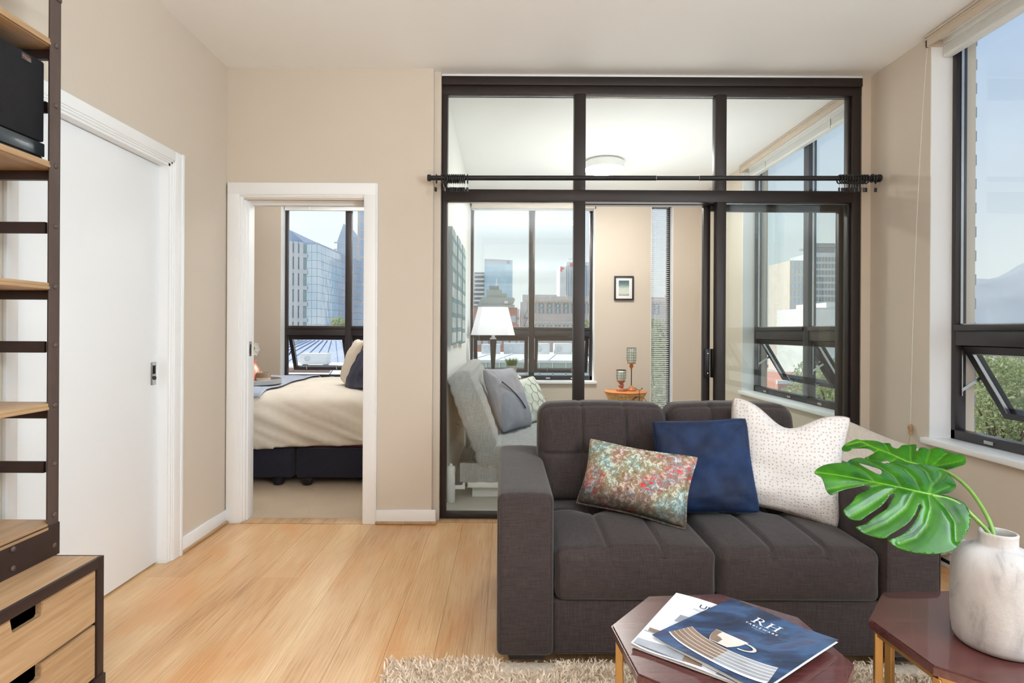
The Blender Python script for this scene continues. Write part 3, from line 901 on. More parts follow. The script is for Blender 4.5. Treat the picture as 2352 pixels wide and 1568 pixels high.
# main window in the right wall, running on beyond the picture's edge towards the camera
TR_ = lambda u, o, z: (XR + o, u, z)
window('window_1', TR_, (MAINW, [(-0.18, -0.12), (0.93, 0.99), (2.03, 2.09)]), opens=(0, 1, 2, 3), angle=31, handles=(0.22, 0.78))
window('window_2', TR_, (DENW, [(4.62, 4.70)]), opens=(0, 1), angle=31, handles=(0.25, 0.75))
TB_ = lambda u, o, z: (u, YF + o, z)
window('window_3', TB_, (W3, [(0.285, 0.350)]), opens=(0, 1), angle=20, handles=(0.25, 0.7))
window('window_4', TB_, (W4, []), z_tr=None, sillproj=0.0)
window('window_5', TB_, (W5, [(-1.915, -1.845)]), opens=(0, 1), angle=24, handles=(0.25, 0.78))
# a strip of brick pier seen through the glass beside the main window
b = B()
bw = struct('wall_pier')
for i in range(34):
    z = 0.62 + i * 0.0665
    bb = B().box(XR + 0.252, XR + 0.264 + (0.007 if i % 2 else 0.0), 3.165, 3.38, z, z + 0.060, bev=0.002, seg=1); link('brick', bb, M['x_grey_dark'], bw, smooth=False)
# ----------------------------------------------------------------- blinds
def blind(label, T, u0, u1, z_top, drop_to=None, val=True, vz=(2.795, 2.862), vo=(-0.030, 0.055), stack=0.05, slat_o=(0.06, 0.10), group=None):
    root = thing('window_blind', label, 'blind', T((u0 + u1) / 2, 0.0, z_top), group)
    def bx(b, ua, ub, oa, ob, za, zb, bev=0.002):
        p, q = T(ua, oa, za), T(ub, ob, zb)
        b.box(*[f(p[i], q[i]) for i in range(3) for f in (min, max)], bev=bev); return b
    if val:
        b = B(); bx(b, u0, u1, vo[0], vo[0] + 0.012, vz[0], vz[1]); bx(b, u0, u1, vo[0] - 0.006, vo[0] + 0.004, vz[1] - 0.016, vz[1] - 0.002); bx(b, u0, u1, vo[0] - 0.004, vo[0] + 0.004, vz[1] - 0.030, vz[1] - 0.021)
        bx(b, u0, u0 + 0.012, vo[0], vo[1], vz[0], vz[1]); bx(b, u1 - 0.012, u1, vo[0], vo[1], vz[0], vz[1])
        link('valance', b, M['beige_plastic'], root)
    b = B(); bx(b, u0 + 0.014, u1 - 0.014, slat_o[0] - 0.005, slat_o[1] + 0.005, z_top - 0.035, z_top); link('head_rail', b, M['white'], root)
    if drop_to is None:
        b = B(); n = 9
        for i in range(n):
            z = z_top - 0.036 - stack * (i + 1) / n
            bx(b, u0 + 0.016, u1 - 0.016, slat_o[0], slat_o[1], z, z + stack / n * 0.7, 0)
        o = link('slats', b, M['white'], root, smooth=False); o['kind'] = 'stuff'
        zb = z_top - 0.036 - stack - 0.016
        b = B(); bx(b, u0 + 0.014, u1 - 0.014, slat_o[0] - 0.002, slat_o[1] + 0.002, zb, zb + 0.016); link('bottom_rail', b, M['white'], root)
        for uu in (u0 + (u1 - u0) * 0.2, u0 + (u1 - u0) * 0.8):
            b = B(); bx(b, uu - 0.008, uu + 0.008, slat_o[0] - 0.006, slat_o[0] - 0.003, zb, z_top - 0.02, 0); link('ladder_tape', b, M['white'], root)
    else:
        z = z_top - 0.05; b0 = None
        while z > drop_to:
            if b0 is None:
                b = B(); a = 0.35
                p = [T(uu, (slat_o[0] + slat_o[1]) / 2 + s * 0.0115, z + s * 0.004 + t_) for uu in (u0 + 0.016, u1 - 0.016) for s in (-1, 1) for t_ in (0, 0.0012)]
                vs = [b.v(q) for q in p]
                for q in ((0, 1, 3, 2), (4, 6, 7, 5), (0, 4, 5, 1), (2, 3, 7, 6), (0, 2, 6, 4), (1, 5, 7, 3)): b.face([vs[k] for k in q])
                b0 = link('slat', b, M['white'], root, smooth=False); zz = z
            else:
                copy_of(b0, root, (0, 0, z - zz))
            z -= 0.0235
        b = B(); bx(b, u0 + 0.014, u1 - 0.014, slat_o[0], slat_o[1], drop_to - 0.02, drop_to); link('bottom_rail', b, M['white'], root)
        for uu in (u0 + 0.05, u1 - 0.05):
            b = B(); b.cyl(T(uu, slat_o[0] - 0.003, drop_to), T(uu, slat_o[0] - 0.003, z_top), 0.0012, n=5); link('ladder_cord', b, M['white'], root)
    return root
bl = blind('raised white blind under beige valance over the right wall window nearest the ceiling corner', TR_, -1.24, 3.152, 2.838)
# pull cord that hangs from this blind to a turned wooden tassel
b = B(); pts = []
for i in range(30):
    k = i / 29
    pts.append((XR - 0.012 - 0.010 * math.sin(k * PI), 3.160 + 0.118 * k ** 0.8, 2.80 - 2.14 * k))
b.tube(pts, 0.0011, 5); link('pull_cord', b, M['white'], bl)
b = B(); b.lathe(XR - 0.012, 3.278, [(0.0, 0.690), (0.010, 0.688), (0.0135, 0.678), (0.0125, 0.664), (0.007, 0.650), (0.0085, 0.640), (0.0085, 0.634), (0.0, 0.632)], 16); link('tassel', b, M['oak'], bl)
b = B().tube([(XR - 0.012, 3.278, 0.633), (XR - 0.016, 3.285, 0.58), (XR - 0.012, 3.30, 0.50)], 0.0011, 5); link('cord_tail', b, M['copper_print'], bl)
blind('raised white blind under beige valance over the right side window of the glazed den', TR_, 3.88, 5.645, 2.838)
blind('raised white blind at the top of the wide den window behind the lamp', TB_, -0.41, 1.06, 2.735, vz=(2.655, 2.735), stack=0.03)
blind('lowered white slatted blind in the narrow tall den window', TB_, 1.73, 1.965, 2.735, drop_to=0.16, vz=(2.69, 2.735))
blind('raised white blind at the top of the bedroom window over the bed', TB_, -2.64, -1.09, 2.735, vz=(2.715, 2.738), stack=0.045)

# ----------------------------------------------------------------- curtain rod with its rings
YR, ZR = 3.515, 2.158
rod = thing('curtain_rod', 'black telescopic curtain rod across the glazed partition', 'curtain rod', (0.9, YR, ZR))
tilt = 0.012 / 2.77
zr = lambda x: ZR + (x + 0.47) * tilt
b = B().cyl((-0.47, YR, zr(-0.47)), (0.927, YR, zr(0.927)), 0.0150, n=20); link('rod_tube', b, M['black_metal'], rod)
b = B().cyl((0.927, YR, zr(0.927)), (1.194, YR, zr(1.194)), 0.0132, n=20); link('inner_tube', b, M['black_metal'], rod)
b = B().cyl((1.194, YR, zr(1.194)), (2.300, YR, zr(2.30)), 0.0150, n=20); link('rod_tube', b, M['black_metal'], rod)
for x in (0.927, 1.192):
    b = B().torus((x, YR, zr(x)), (1, 0, 0), 0.0145, 0.0022, 20, 6); link('collar', b, M['chrome'], rod)
b = B().lathe(0, 0, [(0.0, -0.006), (0.019, -0.006), (0.021, 0.0), (0.021, 0.012), (0.017, 0.016), (0.0, 0.016)], 24)
b.bm.transform(Matrix.Translation((-0.478, YR, zr(-0.47))) @ Matrix.Rotation(R(90), 4, 'Y')); link('finial', b, M['black_metal'], rod)
b = B().lathe(0, 0, [(0.0, -0.006), (0.017, -0.006), (0.024, 0.0), (0.024, 0.012), (0.019, 0.016), (0.0, 0.016)], 24)
b.bm.transform(Matrix.Translation((2.300, YR, zr(2.3))) @ Matrix.Rotation(R(90), 4, 'Y')); link('finial', b, M['black_metal'], rod)
for x in (-0.395, 2.262):
    b = B().torus((x, YR, zr(x)), (1, 0, 0), 0.021, 0.006, 24, 8); b.tube([(x, YR + 0.02, zr(x)), (x, YR + 0.10, zr(x) + 0.004), (x, YG0, zr(x) + 0.004)], 0.007, 10); b.cyl((x, YG0 - 0.006, zr(x) + 0.004), (x, YG0, zr(x) + 0.004), 0.020)
    link('bracket', b, M['black_metal'], rod)
ring0 = None
def ring(x, turn, swing, label, group):
    """A plastic ring on the rod with a little chain and a clip."""
    global ring0
    loc = Vector((x, YR, zr(x) - 0.0062))
    if ring0 is None:
        r_ = B().torus((0, 0, 0), (1, 0, 0), 0.0255, 0.0042, 26, 8)
        o = link('curtain_ring', r_, M['black_metal'])
        c = B()
        for i, z in enumerate((-0.0345, -0.0415, -0.0485)):
            c.torus((0, 0, z), (1, 0, 0) if i % 2 else (0, 1, 0), 0.0035, 0.0007, 10, 5)
        link('chain', c, M['chrome'], o)
        c = B(); c.obox((0, -0.001, -0.066), (1, 0, 0), (0, 1, 0), (0, 0, 1), 0.0075, 0.004, 0.013, 0.002); c.obox((0, 0.004, -0.064), (1, 0, 0), (0, 1, 0.15), (0, 0, 1), 0.0070, 0.0015, 0.012)
        link('clip', c, M['black_metal'], o)
        ring0 = o
    else:
        o = ring0.copy(); COL.objects.link(o)
        for ch in list(ring0.children):
            q = ch.copy(); COL.objects.link(q); q.parent = o
            q.rotation_euler = (0, 0, 0)
    o.location = loc; o.rotation_euler = (0, 0, R(turn))
    for ch in o.children:
        if ch.name.startswith('clip'): ch.rotation_euler = (R(swing * 0.15), R(swing * 0.22), R(swing * 4))
    tag(o, label, 'curtain ring', group)
LG = 'black curtain rings bunched at the left end of the rod'
RG = 'black curtain rings bunched at the right end of the rod'
ring(-0.428, 4, 14, 'single black curtain ring left of the rod bracket near the beige wall', None)
ring(-0.384, 24, -10, 'skewed black curtain ring against the left rod bracket', None)
ORD = ['first', 'second', 'third', 'fourth', 'fifth', 'sixth', 'seventh', 'eighth', 'ninth', 'tenth', 'eleventh']
for i in range(10):
    ring(-0.357 + i * 0.0113, rnd.uniform(-1.5, 1.5), rnd.uniform(-16, 16), ORD[i] + ' black curtain ring, counted from the left, of the tight left bunch', LG)
ring(-0.236, 3, 5, 'black curtain ring set just right of the bunch at the rod’s left end', None)
for i in range(11):
    ring(2.062 + i * 0.0165, rnd.uniform(3.5, 5.5), rnd.uniform(-16, 16), ORD[i] + ' black curtain ring, counted from the left, of the right bunch', RG)
ring(2.285, -22, 3, 'black curtain ring hanging at the rod end beside the right wall', None)

# ----------------------------------------------------------------- electric heater under the right window
ht = thing('baseboard_heater', 'long white electric baseboard heater under the right window', 'heater', (XR - 0.03, 2.2, 0.02))
b = B(); b.prism([(0, 0.04), (0, 0.165), (0.035, 0.165), (0.058, 0.150), (0.058, 0.085), (0.050, 0.078), (0.050, 0.040)], lambda p, z: (XR - p, 1.0, z), lambda p, z: (XR - p, 3.30, z)); link('heater_cover', b, M['white'], ht)
b = B().box(XR - 0.052, XR - 0.012, 1.02, 3.28, 0.022, 0.039); link('inlet', b, M['black'], ht)
b0 = None
for i in range(44):
    y = 1.05 + i * 0.051
    if b0 is None:
        b = B().box(XR - 0.0592, XR - 0.0575, y, y + 0.034, 0.150 - 0.042, 0.150 - 0.030); b0 = link('slot', b, M['black'], ht); yy = y
    else: copy_of(b0, ht, (0, y - yy, 0))
b = B().box(XR - 0.06, XR, 1.0, 3.30, 0.0, 0.022, bev=0.003); link('base', b, M['white'], ht)
# ================================================================= INDUSTRIAL SHELF UNIT ON THE LEFT
CF, CY0, CY1, CT = -1.327, 1.29, 1.89, 0.465
cab = thing('shelving_unit', 'brown steel and wood shelving unit with drawers beside the left white door', 'shelving unit', (-1.55, 1.59, 0))
def cbx(name, mat, *boxes, bev=0.002, parent=cab):
    b = B()
    for q in boxes: b.box(*q, bev=bev)
    return link(name, b, mat, parent)
cbx('cabinet_frame', M['steel_dark'],
    (CF - 0.030, CF, CY1 - 0.030, CY1, 0.0, CT), (CF - 0.030, CF, CY0, CY0 + 0.030, 0.0, CT),
    (CF - 0.030, CF, CY0 + 0.028, CY1 - 0.028, CT - 0.034, CT), (CF - 0.030, CF, CY0 + 0.028, CY1 - 0.028, 0.045, 0.072),
    (XL + 0.005, XL + 0.035, CY1 - 0.030, CY1, 0.0, CT), (XL + 0.005, XL + 0.035, CY0, CY0 + 0.030, 0.0, CT),
    (XL + 0.033, CF - 0.028, CY1 - 0.012, CY1, CT - 0.034, CT), (XL + 0.033, CF - 0.028, CY0, CY0 + 0.012, CT - 0.034, CT))
cbx('side_panel', M['oak'], (XL + 0.03, CF - 0.03, CY1 - 0.024, CY1 - 0.006, 0.06, CT - 0.03)); cbx('side_panel', M['oak'], (XL + 0.03, CF - 0.03, CY0 + 0.006, CY0 + 0.024, 0.06, CT - 0.03))
cbx('back_panel', M['steel_dark'], (XL + 0.006, XL + 0.014, CY0 + 0.02, CY1 - 0.02, 0.06, CT - 0.03))
cbx('cabinet_top', M['oak'], (XL + 0.012, CF - 0.010, CY0 + 0.010, CY1 - 0.010, CT - 0.022, CT + 0.001))
for yy in (CY1 - 0.042, CY0 - 0.003):
    f = cbx('foot_bracket', M['steel_dark'], (CF - 0.045, CF + 0.005, yy, yy + 0.045, 0.0, 0.075))
    b = B(); b.lathe(0, 0, [(0.0085, 0), (0.008, 0.003), (0.005, 0.0055), (0.0, 0.006)], 14); b.bm.transform(Matrix.Translation((CF + 0.005, yy + 0.022, 0.052)) @ Matrix.Rotation(R(90), 4, 'Y')); link('rivet', b, M['steel_dark'], f)
def drawer(z0, z1):
    ya, yb = CY0 + 0.033, CY1 - 0.033; ym = (ya + yb) / 2; nw, nh = 0.052, 0.042
    o = [(ya, z0), (yb, z0), (yb, z1), (ym + nw, z1), (ym + nw, z1 - nh + 0.006), (ym + nw - 0.006, z1 - nh), (ym - nw + 0.006, z1 - nh), (ym - nw, z1 - nh + 0.006), (ym - nw, z1), (ya, z1)]
    b = B(); b.prism(o, lambda y, z: (CF - 0.024, y, z), lambda y, z: (CF - 0.004, y, z))
    bmesh.ops.bevel(b.bm, geom=[e for e in b.bm.edges if all(v.co.x > CF - 0.006 for v in e.verts)], offset=0.003, segments=2, affect='EDGES')
    d = link('drawer', b, M['oak'], cab)
    b = B(); b.box(XL + 0.05, CF - 0.024, ya + 0.01, ya + 0.022, z0 + 0.01, z1 - 0.01); b.box(XL + 0.05, CF - 0.024, yb - 0.022, yb - 0.01, z0 + 0.01, z1 - 0.01); b.box(XL + 0.05, CF - 0.024, ya + 0.01, yb - 0.01, z0 + 0.01, z0 + 0.02); b.box(XL + 0.05, XL + 0.062, ya + 0.01, yb - 0.01, z0 + 0.02, z1 - 0.01)
    link('drawer_box', b, M['steel_dark'], d)
drawer(0.258, 0.428); drawer(0.078, 0.249)
PX = -1.487                                     # front plane of the open shelves
for yy, s in ((CY1 + 0.010, -1), (CY0 - 0.010, 1)):
    for xx, sx in ((PX, -1), (XL + 0.006, 1)):
        b = B()
        ya, yb = sorted((yy, yy + s * 0.045))
        xa, xb = sorted((xx, xx + sx * 0.004)); b.box(xa, xb, ya, yb, CT, 3.0 if False else 2.82, bev=0.0015)
        xa, xb = sorted((xx, xx + sx * 0.040)); y2a, y2b = sorted((yy, yy + s * 0.004)); b.box(xa, xb, y2a, y2b, CT, 2.82, bev=0.0015)
        link('post', b, M['steel_brown'], cab)
SH = [0.581, 0.972, 1.365, 1.761, 2.160, 2.555]
post_y = (CY1 + 0.010 - 0.020, CY0 - 0.010 + 0.020)
riv = None
for z in [0.50, 0.60, 0.769, 0.962, 1.16, 1.353, 1.553, 1.751, 1.95, 2.148, 2.345, 2.39, 2.50]:
    for yy in post_y:
        if riv is None:
            b = B(); b.lathe(0, 0, [(0.0085, 0), (0.008, 0.003), (0.005, 0.0055), (0.0, 0.006)], 14); b.bm.transform(Matrix.Translation((PX, yy, z)) @ Matrix.Rotation(R(90), 4, 'Y'))
            riv = link('rivet', b, M['steel_brown'], cab); r0 = (yy, z)
        else: copy_of(riv, cab, (0, yy - r0[0], z - r0[1]))
for yy in (CY1 + 0.0105, CY0 - 0.0105):
    cbx('splice_plate', M['steel_brown'], (PX, PX + 0.003, min(yy, yy - 0.043 * (1 if yy > 1.5 else -1)), max(yy, yy - 0.043 * (1 if yy > 1.5 else -1)), 2.30, 2.56))
for i, z in enumerate(SH):
    t_ = 0.024
    cbx('shelf_board', M['oak'], (XL + 0.012, PX - 0.005, CY0 - 0.004, CY1 + 0.004, z - t_, z), bev=0.003)
    cbx('shelf_lip', M['oak'], (PX - 0.006, PX + 0.004, CY0 + 0.036, CY1 - 0.036, z - t_ + 0.002, z - 0.012), (PX - 0.006, PX + 0.001, CY0 + 0.036, CY1 - 0.036, z - 0.013, z - 0.001), bev=0.002)
    if i:
        for yy in (CY1 - 0.012, CY0 - 0.008):
            cbx('shelf_rail', M['steel_dark'], (XL + 0.045, PX - 0.004, yy, yy + 0.020, z - t_ - 0.030, z - t_))
for z in (0.755, 1.154, 1.55, 1.95, 2.35):
    for yy in (CY1 - 0.004, CY0 - 0.010):
        cbx('side_bar', M['steel_dark'], (XL + 0.045, PX - 0.040, yy, yy + 0.012, z - 0.019, z + 0.019))
cbx('apron', M['steel_dark'], (PX - 0.004, PX + 0.003, CY0 - 0.012, CY1 + 0.012, CT, 0.572), (XL + 0.01, PX, CY1 + 0.002, CY1 + 0.010, CT, 0.572), (XL + 0.01, PX, CY0 - 0.010, CY0 - 0.002, CT, 0.572))
for yy in (1.36, 1.48, 1.60, 1.72):
    for z in (0.49, 0.548): copy_of(riv, cab, (0.003, yy - r0[0], z - r0[1]))

# bookshelf loudspeaker
SX, SY0, SY1, SZ0, SZ1 = -1.512, 1.635, 1.865, 1.7615, 2.087
sp = thing('loudspeaker', 'black bookshelf loudspeaker with grey lower band on the shelving unit', 'loudspeaker', (-1.63, 1.75, SZ0))
def sbx(name, mat, *boxes, bev=0.003, parent=sp):
    b = B()
    for q in boxes: b.box(*q, bev=bev)
    return link(name, b, mat, parent)
sbx('cabinet_body', M['black'], (XL + 0.03, SX - 0.016, SY0, SY1, SZ0 + 0.006, SZ1))
sbx('grille', M['speaker_cloth'], (SX - 0.018, SX, SY0 + 0.001, SY1 - 0.001, SZ0 + 0.062, SZ1 - 0.001), bev=0.006)
bd = sbx('lower_band', M['speaker_band'], (SX - 0.018, SX + 0.001, SY0, SY1, SZ0 + 0.014, SZ0 + 0.058))
sbx('base', M['black'], (XL + 0.04, SX - 0.004, SY0 + 0.004, SY1 - 0.004, SZ0, SZ0 + 0.014))
pl = sbx('badge', M['speaker_band'], (SX - 0.002, SX + 0.003, 1.772, 1.808, SZ1 - 0.030, SZ1 - 0.010), bev=0.001)
MY = lambda x, y, z: Matrix.Translation((x, y, z)) @ Matrix(((0, 0, 1, 0), (1, 0, 0, 0), (0, 1, 0, 0), (0, 0, 0, 1)))
b = B(); text_into(b, 'Klipsch', 0.0105, MY(SX + 0.0032, 1.790, SZ1 - 0.020)); link('badge_lettering', b, M['copper_print'], pl, smooth=False)
b = B(); text_into(b, 'R E F E R E N C E', 0.0065, MY(SX + 0.0012, 1.775, SZ0 + 0.036)); link('band_lettering', b, M['chrome'], bd, smooth=False)

# ================================================================= SOFA
SX0, SX1, SF, SB = -0.024, 1.560, 2.022, 2.900
sofa = thing('sofa', 'brown grey linen loveseat with tufted cushions on the shag rug', 'sofa', ((SX0 + SX1) / 2, 2.46, 0.03))
def arm(x0, x1):
    b = B()
    cx, cyy, cz = (x0 + x1) / 2, (SF + SB) / 2, (0.055 + 0.632) / 2
    def fn(u, v, w):
        crown = 0.006 * (1 - u * u) * max(0, w) ** 8
        return (0.004 * u * (1 - w * w) * (1 - v * v), 0, crown)
    softbox(b, (cx, cyy, cz), ((x1 - x0) / 2, (SB - SF) / 2, (0.632 - 0.055) / 2), 0.022, (6, 14, 10), fn)
    o = link('arm', b, M['couch'], sofa, angle=85)
    s = B()                                     # welt around the front face of the arm
    i = 0.008; e = 0.016
    pts = [(x0 + i, SF + 0.0035, 0.07)] + [(x0 + i + e * (1 - math.cos(a)), SF + 0.0035, 0.632 - i - e + e * math.sin(a)) for a in np.linspace(0, PI / 2, 6)] + [(x1 - i - e + e * math.sin(a), SF + 0.0035, 0.632 - i - e + e * math.cos(a)) for a in np.linspace(0, PI / 2, 6)] + [(x1 - i, SF + 0.0035, 0.07)]
    s.tube(pts, 0.0028, 6); link('welt', s, M['couch'], o)
arm(SX0, 0.178); arm(1.358, SX1)
b = B(); softbox(b, (0.768, 2.50, 0.150), (0.590, 0.455, 0.098), 0.012, (8, 6, 4)); link('base', b, M['couch'], sofa, angle=85)
b = B(); b.tube([(0.70 + 0.03 * 0, 2.0435, 0.235), (0.70, 2.0435, 0.06)], 0.0022, 6); b.tube([(0.185, 2.0435, 0.066), (1.35, 2.0435, 0.066)], 0.0022, 6); link('base_seam', b, M['couch'], sofa)
b = B(); softbox(b, (0.768, 2.82, 0.45), (0.592, 0.075, 0.345), 0.03, (8, 3, 6)); link('back_frame', b, M['couch'], sofa, angle=85)
def gch(d, w): return math.exp(-(d / w) ** 2)
def seat(x0, x1):
    hx = (x1 - x0) / 2; hy = (2.70 - 2.030) / 2; z0, z1 = 0.246, 0.432; hz = (z1 - z0) / 2
    def fn(u, v, w):
        d = 0.0
        if w > 0.2:
            k = min(1, (w - 0.2) / 0.75)
            puff = 0.026 * (1 - u * u) ** 0.6 * (1 - max(0, v * v)) ** 0.5 * k
            edge = 0
            seams = 0
            for s_ in (-1 / 3, 1 / 3): seams = max(seams, gch((u - s_) * hx, 0.009))
            cross = gch((v - 0.30) * hy, 0.009)
            groove = -0.013 * max(seams, cross * 0.75)
            tuft = 0
            for s_ in (-1 / 3, 1 / 3):
                rr = math.hypot((u - s_) * hx, (v - 0.30) * hy)
                tuft -= 0.027 * math.exp(-(rr / 0.060) ** 2)
            d = puff + (groove + tuft) * k * (1 if abs(u) < 0.97 else 0.3)
        bow = 0
        dy = 0
        if v < -0.5:                            # the front face swells, with a seam line under the top edge
            f = (1 - u * u) ** 0.5 * (1 - w * w)
            dy = -0.014 * f
            dy += 0.005 * gch((w - 0.86) * hz, 0.007) * (1 if v < -0.95 else 0)
            dy += 0.004 * gch((w + 0.62) * hz, 0.005) * (1 if v < -0.97 else 0)
        return (-0.004 * u * (1 - w * w), dy, d)
    b = B(); softbox(b, ((x0 + x1) / 2, (2.030 + 2.70) / 2, (z0 + z1) / 2), (hx, hy, hz), 0.034, (62, 58, 16), fn)
    o = link('seat_cushion', b, M['couch'], sofa, angle=85)
    s = B(); yf = 2.030 + 0.0065
    s.tube([(x0 + 0.012, yf + 0.02, z1 - 0.026)] + [(x0 + hx + u * (hx - 0.03), yf - 0.004 * (1 - u * u), z1 - 0.0225 + 0.002 * (1 - u * u)) for u in np.linspace(-1, 1, 17)] + [(x1 - 0.012, yf + 0.02, z1 - 0.026)], 0.0026, 6)
    link('welt', s, M['couch'], o)
seat(0.182, 0.766); seat(0.770, 1.354)
def back(x0, x1):
    hx = (x1 - x0) / 2; z0, z1 = 0.440, 0.872; hz = (z1 - z0) / 2; hy = 0.085; cyy = 2.655
    def fn(u, v, w):
        d = 0
        if v < 0:
            k = min(1, -v)
            puff = 0.034 * max(0, (1 - u * u) * (1 - w * w)) ** 0.45
            seams = max(gch((u - s_) * hx, 0.008) for s_ in (-1 / 3, 1 / 3))
            cross = gch((w - 0.0) * hz, 0.008)
            tuft = sum(math.exp(-(((u - s_) * hx) ** 2 + (w * hz) ** 2) / 0.05 ** 2) for s_ in (-1 / 3, 1 / 3))
            d = -(puff - 0.013 * max(seams, cross * 0.9) - 0.028 * tuft) * k
        top = 0
        if w > 0.6:
            top = 0.012 * (1 - u * u) - 0.004 * max(gch((u - s_) * hx, 0.010) for s_ in (-1 / 3, 1 / 3))
        lean = 0.05 * (w + 1) * 0.8
        return (0.006 * u * (1 - w * w), d + lean, top)
    b = B(); softbox(b, ((x0 + x1) / 2, cyy, (z0 + z1) / 2), (hx, hy, hz), 0.055, (62, 8, 46), fn)
    return link('back_cushion', b, M['couch'], sofa, angle=85)
back(0.160, 0.756); back(0.764, 1.352)
for x in (0.005, 1.405):
    for y in (2.05, 2.77):
        b = B()
        for_ = [(x + 0.005, y + 0.005), (x + 0.150, y + 0.005), (x + 0.150, y + 0.075), (x + 0.005, y + 0.075)]
        a_ = [b.v((p[0] + (0.012 if p[0] < x + 0.05 else -0.012), p[1], 0.030)) for p in for_]; c_ = [b.v((p[0], p[1], 0.060)) for p in for_]
        b.face(a_[::-1]); b.face(c_)
        for i in range(4): b.face((a_[i], a_[(i + 1) % 4], c_[(i + 1) % 4], c_[i]))
        link('leg', b, M['sofa_leg'], sofa, smooth=False)

# scatter cushions on it
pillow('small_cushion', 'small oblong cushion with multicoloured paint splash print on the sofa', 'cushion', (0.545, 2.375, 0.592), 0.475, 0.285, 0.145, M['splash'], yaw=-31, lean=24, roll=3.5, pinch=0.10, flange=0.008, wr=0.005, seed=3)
pillow('velvet_cushion', 'dark blue velvet square cushion between the printed and the cream cushion', 'cushion', (0.850, 2.425, 0.648), 0.405, 0.400, 0.140, M['velvet'], yaw=-11, lean=20, roll=-4, pinch=0.06, pipe=M['velvet'], pipe_r=0.003, wr=0.014, seed=11)
pillow('cream_cushion', 'cream dimpled square cushion with sunken top edge at the sofa’s right arm', 'cushion', (1.185, 2.425, 0.676), 0.49, 0.485, 0.175, M['cream'], yaw=-22, lean=16, roll=8, pinch=0.13, pipe=M['taupe'], pipe_r=0.0035, dent=0.080, wr=0.010, seed=23, rc=0.085)

# low stool behind the sofa's right arm carrying two more cushions
st = thing('ottoman', 'low oatmeal upholstered stool hidden behind the sofa arm by the right wall', 'stool', (2.02, 3.16, 0))
b = B(); softbox(b, (2.00, 3.16, 0.13), (0.29, 0.25, 0.06), 0.03, (6, 6, 4)); link('seat', b, M['beige_pillow'], st, angle=85)
for dx in (-0.2, 0.2):
    for dy in (-0.18, 0.18):
        b = B().cyl((2.02 + dx, 3.16 + dy, 0), (2.02 + dx, 3.16 + dy, 0.08), 0.016, 0.022, 12); link('leg', b, M['sofa_leg'], st)
q, f = pillow('oatmeal_cushion', 'plain oatmeal cushion tilted just behind the cream cushion and sofa arm', 'cushion', (1.81, 3.02, 0.425), 0.36, 0.34, 0.12, M['beige_pillow'], yaw=-12, lean=26, roll=26, pinch=0.10, pipe=M['taupe'], wr=0.006, seed=31)
q, f = pillow('striped_cushion', 'oatmeal cushion with thin dark stripes leaning in the corner behind the monstera', 'cushion', (2.07, 3.13, 0.462), 0.46, 0.42, 0.13, M['beige_pillow'], yaw=-8, lean=22, roll=22, pinch=0.11, pipe=M['taupe'], wr=0.006, seed=37)
for k in range(6):
    b = B(); v = -0.55 + k * 0.09
    b.tube([f(x * 0.2, v * 0.20, 0.0665 * max(0.0, (1 - x * x) * (1 - v * v)) ** 0.42 + 0.001) for x in np.linspace(-0.9, 0.9, 15)], 0.0022, 5); link('stripe', b, M['print_black'], q)

# ================================================================= RUG
rug = thing('shag_rug', 'beige shag rug under the sofa and octagonal tables', 'rug', (0.85, 1.25, 0))
b = B().box(-0.405, 2.10, 0.45, 2.065, 0.001, 0.014, bev=0.004); link('backing', b, M['shag'], rug)
N = 60000
px_ = rng.uniform(-0.42, 2.11, N); py_ = rng.uniform(0.44, 2.075, N)
# fewer tufts where the rug runs on below the picture
keep = (py_ > 1.35) | (rng.random(N) < 0.35)
px_, py_ = px_[keep], py_[keep]; n_ = len(px_)
ang = rng.uniform(0, 2 * PI, n_); le = rng.uniform(0.020, 0.036, n_); wd = rng.uniform(0.0022, 0.0042, n_); bend = rng.uniform(0.004, 0.022, n_); ba = rng.uniform(0, 2 * PI, n_)
under = (px_ > -0.02) & (px_ < 1.56) & (py_ > 2.02)
le[under] *= 0.6
for lx in (0.005, 1.405):                       # pile pressed flat around the sofa's front feet
    le[(px_ > lx - 0.02) & (px_ < lx + 0.175) & (py_ > 1.985)] *= 0.35
V = np.zeros((n_, 6, 3)); ca, sa = np.cos(ang), np.sin(ang)
for j, (h, w_, bb) in enumerate(((0.0, 1.0, 0.0), (0.55, 0.95, 0.35), (1.0, 0.45, 1.0))):
    for k, sg in enumerate((-1, 1)):
        V[:, j * 2 + k, 0] = px_ + sg * wd * w_ * ca + np.cos(ba) * bend * bb
        V[:, j * 2 + k, 1] = py_ + sg * wd * w_ * sa + np.sin(ba) * bend * bb
        V[:, j * 2 + k, 2] = 0.008 + le * h * (1 - 0.18 * bb)
base = (np.arange(n_) * 6)[:, None, None]
F_ = base + np.array([[0, 1, 3, 2], [2, 3, 5, 4]])[None]
me = bpy.data.meshes.new('pile')
me.vertices.add(n_ * 6); me.vertices.foreach_set('co', V.reshape(-1)); me.loops.add(n_ * 8); me.loops.foreach_set('vertex_index', F_.reshape(-1).astype(np.int32))
me.polygons.add(n_ * 2); me.polygons.foreach_set('loop_start', np.arange(0, n_ * 8, 4, dtype=np.int32)); me.update(); me.validate()
me.transform(Matrix.Translation((-0.85, -1.25, 0)))
o = bpy.data.objects.new('pile', me); COL.objects.link(o); o.parent = rug; me.materials.append(M['shag']); o['kind'] = 'stuff'
me.polygons.foreach_set('use_smooth', [True] * len(me.polygons))

